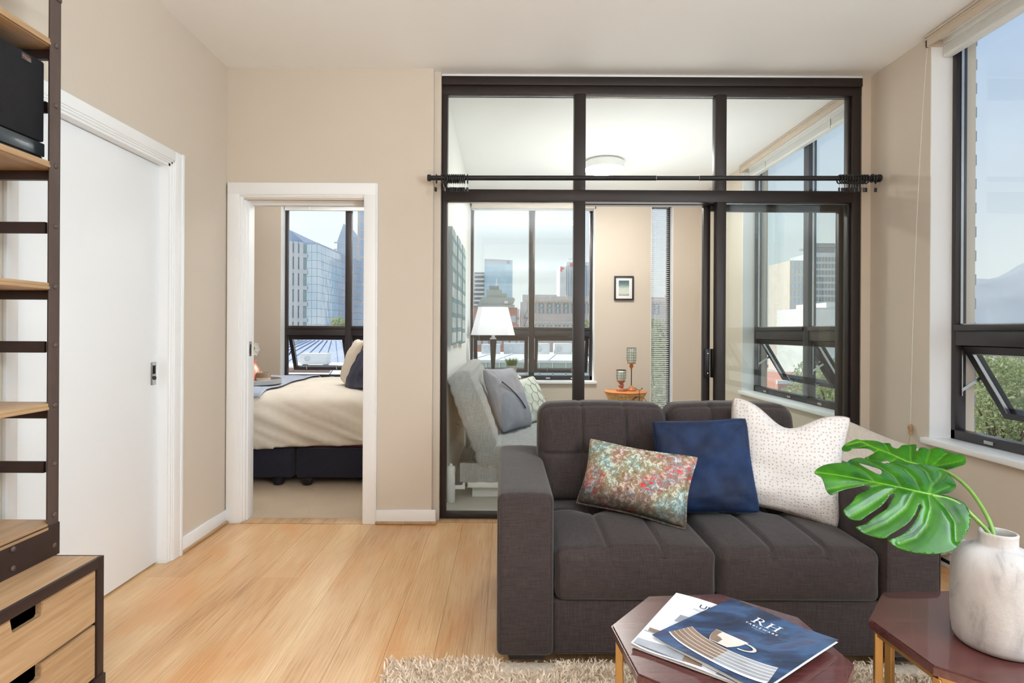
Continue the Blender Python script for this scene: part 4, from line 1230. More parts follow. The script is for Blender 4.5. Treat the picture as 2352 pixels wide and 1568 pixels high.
# ================================================================= OCTAGONAL TABLES
def octagon(c, rot, label):
    t = thing('side_table', label, 'table', (c[0], c[1], 0.03), 'octagonal walnut tables')
    ap = 0.2575; Rr = ap / math.cos(PI / 8)
    def vtx(r, k): a = R(rot) + PI / 8 + k * PI / 4; return (c[0] + r * math.cos(a), c[1] + r * math.sin(a))
    b = B(); b.prism([vtx(Rr, k) for k in range(8)], lambda x, y: (x, y, 0.428), lambda x, y: (x, y, 0.450))
    bmesh.ops.bevel(b.bm, geom=[e for e in b.bm.edges if all(v.co.z > 0.449 for v in e.verts)], offset=0.004, segments=2, affect='EDGES')
    link('tabletop', b, M['walnut'], t, angle=30)
    for z0, z1, r, nm in ((0.410, 0.4275, Rr - 0.022, 'top_frame'), (0.032, 0.046, Rr - 0.022, 'foot_frame')):
        b = B()
        for k in range(8):
            p, q = vtx(r, k), vtx(r, k + 1); b.bar((p[0], p[1], (z0 + z1) / 2), (q[0], q[1], (z0 + z1) / 2), 0.016, z1 - z0)
        link(nm, b, M['brass'], t)
    for k in range(8):
        p = vtx(Rr - 0.022, k); a = R(rot) + PI / 8 + k * PI / 4
        b = B().obox((p[0], p[1], 0.225), (math.cos(a), math.sin(a), 0), (-math.sin(a), math.cos(a), 0), (0, 0, 1), 0.0095, 0.0095, 0.193, 0.0015); link('leg', b, M['brass'], t)
    return t
octagon((0.547, 1.402), 5.0, 'octagonal dark walnut table with brass legs carrying two magazines')
octagon((1.241, 1.432), 3.4, 'octagonal dark walnut table with brass legs carrying the grey vase')

# ----------------------------------------------------------------- magazines
def magazine(name, label, A, ux, uy, w, h, z, mat, curl, pages):
    """A = upper left corner of the cover, ux along its top edge, uy up the page."""
    ux, uy = Vector((*ux, 0)).normalized(), Vector((*uy, 0)).normalized()
    root = thing(name, label, 'magazine', (A[0], A[1], z))
    def P(s, d, lift=0.0):                     # s along the width, d down the page
        return Vector((A[0], A[1], 0)) + ux * s - uy * d + Vector((0, 0, z + lift))
    t = 0.0065
    def lift(s, d):
        return curl[0] * max(0, (s / w - 0.55) / 0.45) ** 2 * (0.4 + 0.6 * d / h) + curl[1] * max(0, 1 - s / w / 0.25) ** 2 * (d / h) ** 2 + 0.0016 * math.sin(7 * s / w + 4 * d / h)
    for i in range(pages):
        b = B(); z0 = t * i / pages; z1 = t * (i + 0.8) / pages; j = 0.0018 * (i % 3)
        kk = (i + 1) / pages
        up = [[P(s, d, z1 + lift(s, d) * kk) for s in np.linspace(0.001, w - 0.004 + j, 14)] for d in np.linspace(0.002, h - 0.003 - j, 14)]
        dn = [[p - Vector((0, 0, z1 - z0)) for p in row] for row in up]
        b.grid(up); b.grid(dn, flip=True)
        for ra, rb in ((up[0], dn[0]), (up[-1], dn[-1]), ([r[0] for r in up], [r[0] for r in dn]), ([r[-1] for r in up], [r[-1] for r in dn])): b.grid([ra, rb])
        b.weld(); link('pages', b, M['paper'], root, angle=60)
    b = B(); top = [[P(s, d, t + 0.0012 + lift(s, d)) for s in np.linspace(0, w, 26)] for d in np.linspace(0, h, 26)]
    low = [[p - Vector((0, 0, 0.0008)) for p in row] for row in top]
    b.grid(top); b.grid(low, flip=True)
    for ra, rb in ((top[0], low[0]), (top[-1], low[-1]), ([r[0] for r in top], [r[0] for r in low]), ([r[-1] for r in top], [r[-1] for r in low])): b.grid([ra, rb])
    b.weld(); cov = link('front_cover', b, mat, root, angle=60)
    def on(s, d, e=0.0004): return P(s, d, t + 0.0012 + lift(s, d) + e)
    def ink(nm, m_, polys, e=0.0004):
        b = B()
        for poly in polys:
            vs = [b.v(on(s, d, e)) for s, d in poly]; b.face(vs)
        bmesh.ops.triangulate(b.bm, faces=b.bm.faces)
        return link(nm, b, m_, cov, smooth=False)
    def lettering(nm, m_, body, size, s, d):
        b = B(); M4 = Matrix.Translation(on(s, d, 0.0006)) @ Matrix(((ux.x, uy.x, 0, 0), (ux.y, uy.y, 0, 0), (0, 0, 1, 0), (0, 0, 0, 1)))
        text_into(b, body, size, M4, thick=0.0001)
        for v in b.bm.verts:                    # lay the letters on the curved cover
            q = v.co - Vector((A[0], A[1], 0)); v.co.z += lift(q.dot(ux), -q.dot(uy)) - lift(s, d)
        return link(nm, b, m_, cov, smooth=False)
    return root, ink, lettering
w1, h1 = 0.262, 0.330
m1, ink, let = magazine('magazine', 'pale white catalogue partly under the blue magazine on the left table', (0.500, 1.648), (0.79, -0.60), (0.575, 0.82), 0.250, 0.335, 0.4525, M['cover_white'], (0.0, 0.006), 5)
let('title_lettering', M['print_black'], 'URBAN', 0.030, 0.128, 0.042)
let('subtitle_lettering', M['print_grey'], 'FALL 2015', 0.011, 0.094, 0.068)
ink('room_print', M['print_grey'], [[(0.004, 0.255), (0.246, 0.240), (0.246, 0.330), (0.004, 0.330)]])
ink('lamp_print', M['print_grey'], [[(0.052, 0.120), (0.115, 0.115), (0.122, 0.155), (0.048, 0.160)], [(0.082, 0.158), (0.088, 0.158), (0.088, 0.185), (0.082, 0.185)]])
ink('sofa_print', M['print_white'], [[(0.004, 0.262), (0.20, 0.250), (0.225, 0.292), (0.004, 0.300)]], 0.0006)
ink('cushion_print', M['print_tan'], [[(0.010, 0.236), (0.060, 0.230), (0.064, 0.252), (0.012, 0.256)]], 0.0008)
ink('cushion_print', M['print_tan'], [[(0.120, 0.300), (0.160, 0.298), (0.168, 0.326), (0.124, 0.328)]], 0.0008)
m2, ink, let = magazine('magazine', 'dark blue catalogue with cups and plates on its cover on the left table', (0.638, 1.590), (0.617, -0.787), (0.812, 0.583), 0.276, 0.338, 0.4640, M['cover_blue'], (0.006, 0.004), 5)
# title in roman capitals with serifs
def stroke(x0, y0, x1, y1, w): 
    d = Vector((x1 - x0, y1 - y0)).normalized(); n = Vector((-d.y, d.x)) * w / 2
    return [(x0 + n.x, y0 + n.y), (x1 + n.x, y1 + n.y), (x1 - n.x, y1 - n.y), (x0 - n.x, y0 - n.y)]
S0, D0, HH = 0.100, 0.078, 0.032              # left, baseline, cap height
def cap(pts): return [(S0 + x * HH, D0 - y * HH) for x, y in pts]
Rp = [cap([(0.12, 0), (0.26, 0), (0.26, 1), (0.12, 1)]), cap([(0.0, 0), (0.38, 0), (0.38, 0.05), (0.0, 0.05)]), cap([(0.0, 0.95), (0.30, 0.95), (0.30, 1), (0.0, 1)])]
for a0, a1 in zip(np.linspace(PI / 2, -PI / 2, 13), np.linspace(PI / 2, -PI / 2, 13)[1:]):
    o_ = lambda a: (0.42 + 0.30 * math.cos(a), 0.735 + 0.265 * math.sin(a)); i_ = lambda a: (0.40 + 0.19 * math.cos(a), 0.735 + 0.215 * math.sin(a))
    Rp.append(cap([o_(a0), o_(a1), i_(a1), i_(a0)]))
Rp += [cap([(0.24, 0.95), (0.42, 0.95), (0.42, 1), (0.24, 1)]), cap([(0.24, 0.47), (0.42, 0.47), (0.42, 0.52), (0.24, 0.52)]), cap([(0.38, 0.50), (0.53, 0.50), (0.92, 0.04), (0.76, 0.0)]), cap([(0.74, 0.0), (1.02, 0.0), (1.02, 0.05), (0.74, 0.05)])]
Hp = []
for x in (1.22, 1.86):
    Hp += [cap([(x, 0), (x + 0.14, 0), (x + 0.14, 1), (x, 1)]), cap([(x - 0.11, 0), (x + 0.25, 0), (x + 0.25, 0.05), (x - 0.11, 0.05)]), cap([(x - 0.11, 0.95), (x + 0.25, 0.95), (x + 0.25, 1), (x - 0.11, 1)])]
Hp.append(cap([(1.36, 0.50), (1.86, 0.50), (1.86, 0.555), (1.36, 0.555)]))
ink('title_lettering', M['print_white'], Rp + Hp, 0.0007)
let('subtitle_lettering', M['print_white'], 'T A B L E W A R E', 0.0105, 0.136, 0.092)
let('date_lettering', M['print_grey'], 'SPRING 2015', 0.0062, 0.136, 0.104)
def arc(cx_, cy__, rx, ry, a0, a1, n=24): return [(cx_ + rx * math.cos(a), cy__ + ry * math.sin(a)) for a in np.linspace(a0, a1, n)]
# a stack of plates seen edge-on, each a pale rim with shadow below, and a cup on top
def rim(k):
    y = 0.232 + k * 0.0135; x0, x1 = 0.030 - 0.003 * k, 0.254 + 0.003 * k
    return [(x0 + (x1 - x0) * q, y + 0.022 * math.sin(PI * q) ** 0.75 - 0.010 * (1 - q)) for q in np.linspace(0, 1, 24)]
r_a, r_b = rim(0), rim(5)
ink('plate_shadow_print', M['print_tan'], [[p, q, d_, c_] for p, q, c_, d_ in zip(r_a, r_a[1:], r_b, r_b[1:])], 0.0005)
ink('plate_light_print', M['print_grey'], [[p, q, d_, c_] for p, q, c_, d_ in zip(r_a[12:], r_a[13:], r_b[12:], r_b[13:])], 0.0006)
for k in range(6):
    top = rim(k); w_ = 0.0030 if k < 5 else 0.0075
    ink('plate_print', M['print_cream'] if k < 5 else M['print_white'], [[p, q, (q[0], q[1] + w_ * (0.5 + 0.8 * i / 23)), (p[0], p[1] + w_ * (0.5 + 0.8 * i / 23))] for i, (p, q) in enumerate(zip(top, top[1:]))], 0.0008 + k * 0.00005)
cu = [(0.072, 0.184)] + [(0.074 + 0.018 * q ** 2.2, 0.184 + 0.058 * q) for q in np.linspace(0.1, 1, 8)] + [(0.156 - 0.018 * q ** 2.2, 0.184 + 0.058 * q) for q in np.linspace(1, 0.1, 8)] + [(0.158, 0.184)]
ink('cup_print', M['print_cream'], [cu], 0.0014)
ink('cup_shadow_print', M['print_tan'], [[(0.072, 0.1855)] + [(0.0745 + 0.018 * q ** 2.2, 0.184 + 0.056 * q) for q in np.linspace(0.1, 1, 8)] + [(0.112, 0.239), (0.108, 0.1855)]], 0.0018)
ink('cup_handle_print', M['print_cream'], [[a, b_, c_, d_] for a, b_, c_, d_ in zip(arc(0.156, 0.210, 0.034, 0.020, -PI / 2, PI / 2), arc(0.156, 0.210, 0.034, 0.020, -PI / 2, PI / 2)[1:], arc(0.154, 0.210, 0.028, 0.0155, -PI / 2, PI / 2)[1:], arc(0.154, 0.210, 0.028, 0.0155, -PI / 2, PI / 2))], 0.0014)

# ----------------------------------------------------------------- vase
VX, VY = 1.216, 1.400
vz = thing('vase', 'whitewashed grey clay bottle vase on the right octagonal table', 'vase', (VX, VY, 0.450))
prof = [(0.0, 0.452), (0.074, 0.4505), (0.083, 0.454), (0.0895, 0.466), (0.0925, 0.490), (0.0945, 0.535), (0.0945, 0.590), (0.0935, 0.630), (0.0905, 0.652), (0.084, 0.669), (0.073, 0.681), (0.058, 0.688), (0.046, 0.692), (0.0405, 0.695), (0.0385, 0.699), (0.0385, 0.720), (0.0395, 0.725), (0.0375, 0.728), (0.034, 0.727), (0.0325, 0.722), (0.0325, 0.700), (0.05, 0.68), (0.085, 0.64), (0.087, 0.50), (0.07, 0.46), (0.0, 0.458)]
b = B().lathe(VX, VY, prof, 56); b.weld(2e-4); vb = link('vase_body', b, M['clay'], vz, angle=50)
b = B().torus((VX, VY, 0.7255), (0, 0, 1), 0.0365, 0.0028, 48, 8); link('rim', b, M['clay'], vz)

# ----------------------------------------------------------------- monstera leaves
from mathutils.geometry import delaunay_2d_cdt
def inside(p, poly):
    r = False; n = len(poly); x, y = p
    for i in range(n):
        (x0, y0), (x1, y1) = poly[i], poly[(i + 1) % n]
        if (y0 > y) != (y1 > y) and x < (x1 - x0) * (y - y0) / (y1 - y0) + x0: r = not r
    return r
def spline(pts, k, closed):
    n = len(pts); out = []
    P = [Vector(p) for p in pts]
    for i in range(n if closed else n - 1):
        g = (lambda j: P[j % n]) if closed else (lambda j: P[max(0, min(n - 1, j))])
        p0, p1, p2, p3 = g(i - 1), g(i), g(i + 1), g(i + 2)
        for q in range(k):
            u = q / k
            out.append(0.5 * ((2 * p1) + (p2 - p0) * u + (2 * p0 - 5 * p1 + 4 * p2 - p3) * u * u + (3 * p1 - p0 - 3 * p2 + p3) * u ** 3))
    if not closed: out.append(P[-1])
    return out
def dist_poly(pts_np, line):
    d = np.full(len(pts_np), 1e9)
    for a, b_ in zip(line, line[1:]):
        a, b_ = np.array(a[:2]), np.array(b_[:2]); ab = b_ - a
        u = np.clip(((pts_np - a) @ ab) / max(1e-12, ab @ ab), 0, 1)
        d = np.minimum(d, np.linalg.norm(pts_np - (a + u[:, None] * ab), axis=1))
    return d
def monstera(name, label, J, ex, lat_near, lat_far, outline, hole, mid, veins, stalk, sag=(0.4, 0.5)):
    """A split leaf laid out in its own plane (along the midrib, across it), folded on the midrib and puffed between the veins."""
    J, ex, ln, lf = Vector(J), Vector(ex).normalized(), Vector(lat_near).normalized(), Vector(lat_far).normalized()
    nn, nf = ex.cross(ln).normalized(), lf.cross(ex).normalized()
    if nn.z < 0: nn = -nn
    if nf.z < 0: nf = -nf
    root = thing(name, label, 'leaf', stalk[-1])
    ol = [tuple(p) for p in spline(outline, 3, True)]; hl = [tuple(p) for p in spline(hole, 3, True)] if hole else []
    pts = [Vector(p) for p in ol + hl]; n = len(ol); m = len(hl)
    edges = [(i, (i + 1) % n) for i in range(n)] + [(n + i, n + (i + 1) % m) for i in range(m)]
    xs = [p[0] for p in ol]; ys = [p[1] for p in ol]; st = 0.0042
    onp = [np.array(p) for p in ol + hl]; onp = np.array(onp)
    k = 0; y = min(ys)
    while y < max(ys):
        x = min(xs) + (st / 2 if k % 2 else 0)
        while x < max(xs):
            if inside((x, y), ol) and not (hl and inside((x, y), hl)) and np.min(np.linalg.norm(onp - np.array((x, y)), axis=1)) > st * 0.55: pts.append(Vector((x, y)))
            x += st
        y += st * 0.866; k += 1
    vs, es, fs, *_ = delaunay_2d_cdt(pts, edges, [], 1, 1e-6)
    P = np.array([tuple(v) for v in vs])
    dm = dist_poly(P, mid); dv = np.min([dist_poly(P, v) for v in veins], axis=0)
    b = B(); lay = b.bm.verts.layers.float.new('vein'); bv = []
    for (s, t_), a, c in zip(P, dm, dv):
        near = t_ > 0; at = abs(t_)
        puff = 0.0045 * (1 - math.exp(-(min(a * 0.8, c) / 0.010) ** 2))
        z = -sag[0 if near else 1] * at * at + puff - 0.10 * max(0, s) ** 2 * 0.3
        p = J + ex * s + (ln if near else lf) * at + (nn if near else nf) * z
        v = b.v(p); v[lay] = min(1.0, 0.95 * math.exp(-(a / 0.0026) ** 2) + 0.55 * math.exp(-(c / 0.0016) ** 2)); bv.append(v)
    for f in fs:
        c = sum((vs[i] for i in f), Vector((0, 0))) / len(f)
        if hl and inside(tuple(c), hl): continue
        b.face([bv[i] for i in f])
    blade = link('leaf_blade', b, M['leaf'], root, angle=80)
    so = blade.modifiers.new('thickness', 'SOLIDIFY'); so.thickness = 0.0012; so.offset = 0
    r_ = B(); q = spline([(*p, 0) for p in mid[::-1]], 5, False); L = len(q)
    r_.tube([J + ex * p.x + (ln if p.y > 0 else lf) * abs(p.y) - nn * (0.0012 + 0.03 * max(0, p.x) ** 2) for p in q], [0.0028 * (1 - 0.85 * i / L) for i in range(L)], 8); link('midrib', r_, M['stem'], root)
    sb = B(); q = spline(stalk, 8, False); sb.tube(q, [0.0040 + 0.0022 * i / len(q) for i in range(len(q))], 10); link('stalk', sb, M['stem'], root)
    return root

monstera('monstera_leaf', 'large glossy split leaf nearest the camera leaning from the grey vase', (1.0935, 1.455, 0.8033), (-0.971, 0.1775, 0.1604), (-0.2351, -0.5837, -0.7772), (0.2235, 0.9123, 0.343),
         [(0.0000, -0.0000), (-0.0200, -0.0026), (-0.0420, -0.0143), (-0.0735, -0.0472), (-0.0899, -0.0816), (-0.0975, -0.1466), (-0.0844, -0.1749), (-0.0463, -0.1727), (-0.0050, -0.1508), (0.0056, -0.1413), (0.0164, -0.1497), (0.0310, -0.1512), (0.0551, -0.1329), (0.0687, -0.1209), (0.0923, -0.1338), (0.1259, -0.1320), (0.1602, -0.1050), (0.1826, -0.0770), (0.2066, -0.0663), (0.2462, -0.0400), (0.2816, -0.0000), (0.2669, 0.0136), (0.2597, 0.0337), (0.2482, 0.0592), (0.2277, 0.0460), (0.2068, 0.0334), (0.1884, 0.0255), (0.1700, 0.0167), (0.1495, 0.0100), (0.1532, 0.0219), (0.1817, 0.0434), (0.1968, 0.0666), (0.2199, 0.0941), (0.2061, 0.1095), (0.1832, 0.1112), (0.1668, 0.0965), (0.1294, 0.0627), (0.1101, 0.0381), (0.1007, 0.0248), (0.0959, 0.0213), (0.0921, 0.0241), (0.1022, 0.0424), (0.1168, 0.0668), (0.1450, 0.0912), (0.1695, 0.1160), (0.1925, 0.1290), (0.1838, 0.1358), (0.1558, 0.1442), (0.1278, 0.1422), (0.1125, 0.1284), (0.0699, 0.0921), (0.0483, 0.0612), (0.0400, 0.0426), (0.0360, 0.0373), (0.0332, 0.0410), (0.0418, 0.0597), (0.0499, 0.0769), (0.0726, 0.1088), (0.0953, 0.1301), (0.1208, 0.1462), (0.0967, 0.1595), (0.0569, 0.1617), (0.0053, 0.1509), (-0.0279, 0.1326), (-0.0555, 0.0950), (-0.0762, 0.0513), (-0.0750, 0.0209), (-0.0638, 0.0054), (-0.0338, -0.0006), (-0.0126, 0.0001)],
         [(0.1450, -0.0902), (0.1260, -0.0883), (0.1093, -0.0833), (0.0953, -0.0775), (0.0962, -0.0620), (0.1064, -0.0454), (0.1150, -0.0431), (0.1219, -0.0525), (0.1362, -0.0712)],
         [(0.2816, -0.0000), (0.2251, -0.0050), (0.1849, -0.0064), (0.1368, -0.0046), (0.0719, -0.0029), (0.0296, -0.0001), (-0.0000, -0.0000)],
         [[(0.1152, -0.0032), (0.1525, 0.0167), (0.1903, 0.0429), (0.2245, 0.0582)], [(0.1371, -0.0020), (0.2010, 0.0203), (0.2607, 0.0465)], [(0.0807, -0.0022), (0.1203, 0.0343), (0.1684, 0.0770), (0.2034, 0.1042)], [(0.0403, -0.0002), (0.0702, 0.0543), (0.1189, 0.1011), (0.1757, 0.1374)], [(0.0087, 0.0012), (0.0093, 0.0403), (0.0258, 0.0865), (0.0545, 0.1228), (0.0946, 0.1457)], [(-0.0000, -0.0000), (-0.0275, 0.0318), (-0.0417, 0.0639), (-0.0363, 0.1107)], [(0.0035, -0.0019), (-0.0180, -0.0432), (-0.0690, -0.1120), (-0.0851, -0.1443)], [(0.0075, -0.0023), (-0.0260, -0.0625), (-0.0420, -0.1283), (-0.0355, -0.1576)], [(0.0271, -0.0011), (0.0151, -0.0641), (0.0179, -0.1150), (0.0444, -0.1369)], [(0.0696, -0.0075), (0.0688, -0.0571), (0.0840, -0.0905), (0.1087, -0.1267)], [(0.1338, -0.0104), (0.1426, -0.0513), (0.1626, -0.0746)], [(0.0000, -0.0000), (-0.0379, -0.0344), (-0.0692, -0.0618)]],
         [(1.0935, 1.455, 0.801), (1.140, 1.440, 0.790), (1.178, 1.420, 0.752), (1.209, 1.404, 0.700), (1.226, 1.397, 0.600), (1.240, 1.392, 0.470)])
monstera('monstera_leaf', 'second glossy split leaf standing farther back behind the nearest one', (1.2445, 1.66, 0.8244), (-0.8196, 0.5433, 0.1818), (-0.5307, -0.6005, -0.5982), (0.5514, 0.662, 0.5077),
         [(0.0000, 0.0000), (-0.0323, 0.0024), (-0.0569, -0.0212), (-0.0764, -0.0456), (-0.0807, -0.0685), (-0.0725, -0.0885), (-0.0554, -0.0854), (-0.0335, -0.0899), (-0.0200, -0.0955), (-0.0101, -0.0930), (0.0040, -0.0831), (0.0240, -0.0772), (0.0315, -0.0703), (0.0351, -0.0549), (0.0396, -0.0545), (0.0407, -0.0825), (0.0604, -0.0742), (0.0758, -0.0619), (0.0857, -0.0407), (0.1000, -0.0436), (0.1059, -0.0576), (0.1248, -0.0555), (0.1390, -0.0534), (0.1817, -0.0419), (0.1960, -0.0372), (0.2209, 0.0000), (0.2241, 0.0270), (0.2072, 0.0247), (0.1954, 0.0053), (0.1676, -0.0051), (0.1435, -0.0039), (0.1415, 0.0023), (0.1546, 0.0211), (0.1615, 0.0339), (0.1347, 0.0429), (0.1032, 0.0201), (0.0962, 0.0345), (0.1046, 0.0509), (0.0720, 0.0557), (0.0609, 0.0318), (0.0524, 0.0305), (0.0552, 0.0531), (0.0240, 0.0578), (0.0136, 0.0219), (0.0050, 0.0218), (-0.0001, 0.0517), (-0.0244, 0.0480), (-0.0387, 0.0339), (-0.0302, 0.0031)],
         [],
         [(0.2162, -0.0022), (0.1809, -0.0355), (0.1357, -0.0210), (0.0972, -0.0118), (0.0596, 0.0018), (0.0000, 0.0000)],
         [[(0.0001, -0.0020), (-0.0097, -0.0248), (-0.0338, -0.0816)], [(0.0131, 0.0002), (0.0104, -0.0337), (0.0061, -0.0799)], [(0.0483, 0.0027), (0.0528, -0.0305), (0.0536, -0.0687)], [(0.1018, -0.0118), (0.1169, -0.0481), (0.1247, -0.0542)], [(0.0000, 0.0000), (-0.0354, -0.0309), (-0.0729, -0.0649)], [(0.0200, 0.0000), (0.0350, 0.0600), (0.0400, 0.0900)], [(0.0800, -0.0100), (0.1000, 0.0300), (0.0850, 0.0900)], [(0.1300, -0.0200), (0.1550, 0.0200), (0.1500, 0.0500)], [(0.0000, 0.0000), (-0.0200, 0.0400), (-0.0150, 0.0750)], [(0.1600, -0.0280), (0.2000, 0.0100)]],
         [(1.2445, 1.66, 0.822), (1.252, 1.60, 0.822), (1.236, 1.50, 0.792), (1.222, 1.420, 0.715), (1.206, 1.405, 0.600), (1.190, 1.400, 0.470)])
# ================================================================= THE GLAZED DEN
# ceiling lamp
cl = thing('ceiling_lamp', 'round white flush ceiling lamp lit in the glazed den', 'lamp', (0.951, 5.5, ZC))
b = B().lathe(0.951, 5.5, [(0.0, ZC - 0.002), (0.165, ZC - 0.002), (0.165, ZC - 0.022), (0.0, ZC - 0.022)], 48); link('base', b, M['white'], cl)
b = B().lathe(0.951, 5.5, [(0.189, ZC - 0.020), (0.191, ZC - 0.020), (0.191, ZC - 0.085), (0.187, ZC - 0.085), (0.187, ZC - 0.022), (0.0, ZC - 0.021), (0.0, ZC - 0.020)], 56); link('band', b, M['white'], cl)
b = B().lathe(0.951, 5.5, [(0.186, ZC - 0.078), (0.186, ZC - 0.088), (0.175, ZC - 0.097), (0.12, ZC - 0.103), (0.0, ZC - 0.105)], 56); link('diffuser', b, M['lamp_glow'], cl)

# futon along the left wall
fu = thing('futon', 'grey quilted futon with raised backrest along the den’s left wall', 'futon', (0.0, 5.0, 0))
FY0, FY1 = 4.08, 5.92
def quilt_fn(hx, hy, hz, amp=0.006):
    def g(u, v, w):
        a = abs(math.sin(PI * (v * hy) / 0.085)) ** 0.5; c = abs(math.sin(PI * (u * hx) / 0.085)) ** 0.5
        return a, c
    return g
# backrest: a slab leaning to the wall; built flat then turned
def slab(name, c, h, r, n, tilt, amp):
    b = B()
    def fn(u, v, w):
        s = abs(math.sin(PI * v * h[1] / 0.086)) ** 0.45 * abs(math.sin(PI * u * h[0] / 0.086)) ** 0.45
        return (0, 0, w * amp * s * (1 if abs(w) > 0.99 else 0.0) + (0.012 * (1 - u * u) * w))
    softbox(b, (0, 0, 0), h, r, n, fn)
    b.bm.transform(Matrix.Translation(c) @ Matrix.Rotation(R(tilt), 4, 'Y'))
    return link(name, b, M['quilt'], fu, angle=85)
slab('backrest', (-0.225, 5.0, 0.605), (0.335, 0.92, 0.078), 0.06, (34, 90, 3), 69, 0.013)
slab('seat', (0.165, 5.0, 0.300), (0.375, 0.92, 0.070), 0.05, (36, 90, 3), 2, 0.012)
b = B(); rows = []
for i in range(2):                              # loose skirt of the cover below the near end
    rows.append([(-0.32 + 0.52 * q, FY0 + 0.02 + 0.008 * math.sin(q * 26) - 0.0, 0.26 - i * 0.135) for q in np.linspace(0, 1, 40)])
rows += [[(p[0], p[1] + 0.012, p[2]) for p in rows[1]], [(p[0], p[1] + 0.012, p[2]) for p in rows[0]]]
b.grid(rows); link('cover_skirt', b, M['quilt'], fu)
b = B().box(-0.30, 0.52, 4.10, 4.14, 0.085, 0.125, bev=0.003); b.box(-0.30, 0.52, 5.86, 5.90, 0.085, 0.125, bev=0.003); b.box(-0.30, -0.26, 4.10, 5.90, 0.085, 0.125, bev=0.003); b.box(0.48, 0.52, 4.10, 5.90, 0.085, 0.125, bev=0.003); link('base_frame', b, M['white'], fu)
for y in (4.045, 5.94):
    b = B().lathe(-0.378, y, [(0.0, 0.0), (0.027, 0.0), (0.029, 0.004), (0.029, 0.246), (0.026, 0.252), (0.010, 0.254), (0.010, 0.268), (0.006, 0.272), (0.0, 0.272)], 24); link('leg', b, M['white'], fu)
    b = B().box(-0.37, -0.28, y - 0.008, y + 0.008, 0.092, 0.118) if y < 5 else B().box(-0.37, -0.28, y - 0.008, y + 0.008, 0.092, 0.118); b.box(-0.30, -0.28, min(y, 5.88), max(y, 4.12), 0.09, 0.12); link('leg_strut', b, M['white'], fu)
    b = B().lathe(0.47, y, [(0.0, 0.0), (0.027, 0.0), (0.029, 0.09), (0.0, 0.09)], 20); link('leg', b, M['white'], fu)
bx_ = thing('storage_box', 'low white storage box under the futon’s near end', 'box', (0.0, 4.22, 0))
b = B().box(-0.235, 0.235, 4.17, 4.62, 0.0, 0.068, bev=0.004); link('box_body', b, M['white'], bx_)
b = B().box(-0.24, 0.24, 4.165, 4.625, 0.060, 0.080, bev=0.004); link('lid', b, M['white'], bx_)

q, f = pillow('grey_cushion', 'large blue grey satin cushion leaning on the futon backrest', 'cushion', (0.030, 4.80, 0.648), 0.52, 0.55, 0.18, M['grey_pillow'], yaw=62, lean=22, roll=2, pinch=0.07, pipe=M['grey_pillow'], pipe_r=0.004, wr=0.010, seed=41)
b = B(); b.tube([f(0.26 * (-0.9 + 1.8 * k) * 0.55 - 0.03, 0.275 * (0.62 - 1.2 * k) * 0.75, 0.098 * max(0, (1 - (0.5 * (2 * k - 1)) ** 2) * (1 - (0.5 * (1 - 2 * k)) ** 2)) ** 0.42) for k in np.linspace(0, 1, 16)], 0.006, 6); link('ribbon', b, M['navy_pillow'], q)
q, f = pillow('sage_cushion', 'pale sage cushion with embroidered hexagon net on the futon', 'cushion', (0.225, 5.27, 0.580), 0.44, 0.44, 0.16, M['sage'], yaw=52, lean=26, roll=-3, pinch=0.08, pipe=M['sage_line'], wr=0.007, seed=47)
b = B()
def surf(x, y): return f(x, y, 0.080 * max(0.0, (1 - (x / 0.22) ** 2) * (1 - (y / 0.22) ** 2)) ** 0.42 + 0.004)
hs = 0.055
for i in range(-3, 4):
    for j in range(-3, 4):
        cx, cyy = (i + 0.5 * (j % 2)) * hs * math.sqrt(3), j * hs * 1.5
        for k in range(3):
            a0, a1 = PI / 6 + k * PI / 3, PI / 6 + (k + 1) * PI / 3
            p = [(cx + hs * math.cos(a0), cyy + hs * math.sin(a0)), (cx + hs * math.cos(a1), cyy + hs * math.sin(a1))]
            if all(abs(z) < 0.195 for w in p for z in w):
                b.tube([surf(p[0][0] + (p[1][0] - p[0][0]) * t_, p[0][1] + (p[1][1] - p[0][1]) * t_) for t_ in (0, 0.5, 1)], 0.0022, 5)
link('hexagon_net', b, M['sage_line'], q)
pillow('dark_cushion', 'small dark red brown cushion peeking between the futon’s cushions', 'cushion', (0.10, 5.60, 0.590), 0.40, 0.40, 0.13, M['maroon'], yaw=60, lean=22, roll=12, pinch=0.09, pipe=M['maroon'], wr=0.006, seed=53)

# end table with lamp, plant and books
et = thing('end_table', 'dark square end table between futon and den window', 'table', (0.0, 6.30, 0))
b = B().box(-0.36, 0.195, 6.04, 6.55, 0.672, 0.705, bev=0.003); link('tabletop', b, M['sofa_leg'], et)
for x in (-0.34, 0.160):
    for y in (6.06, 6.50):
        b = B().box(x, x + 0.03, y, y + 0.03, 0.0, 0.673, bev=0.002); link('leg', b, M['sofa_leg'], et)
b = B().box(-0.34, 0.19, 6.06, 6.53, 0.16, 0.18, bev=0.002); link('lower_shelf', b, M['sofa_leg'], et)
for (x0, x1, y0, y1, z0, z1, lb) in ((-0.045, 0.175, 6.07, 6.30, 0.705, 0.719, 'white book lying lowest under the grass pot'), (-0.015, 0.155, 6.08, 6.28, 0.720, 0.732, 'thin white book lying uppermost under the grass pot')):
    bk = thing('book', lb, 'book', ((x0 + x1) / 2, (y0 + y1) / 2, z0))
    b = B().box(x0, x1, y0, y1, z0, z0 + 0.002, bev=0.0008); b.box(x0, x1, y0, y1, z1 - 0.002, z1, bev=0.0008); b.box(x0, x0 + 0.003, y0, y1, z0, z1); link('cover', b, M['white'], bk)
    b = B().box(x0 + 0.004, x1 - 0.004, y0 + 0.004, y1 - 0.004, z0 + 0.002, z1 - 0.002); link('pages', b, M['paper'], bk)
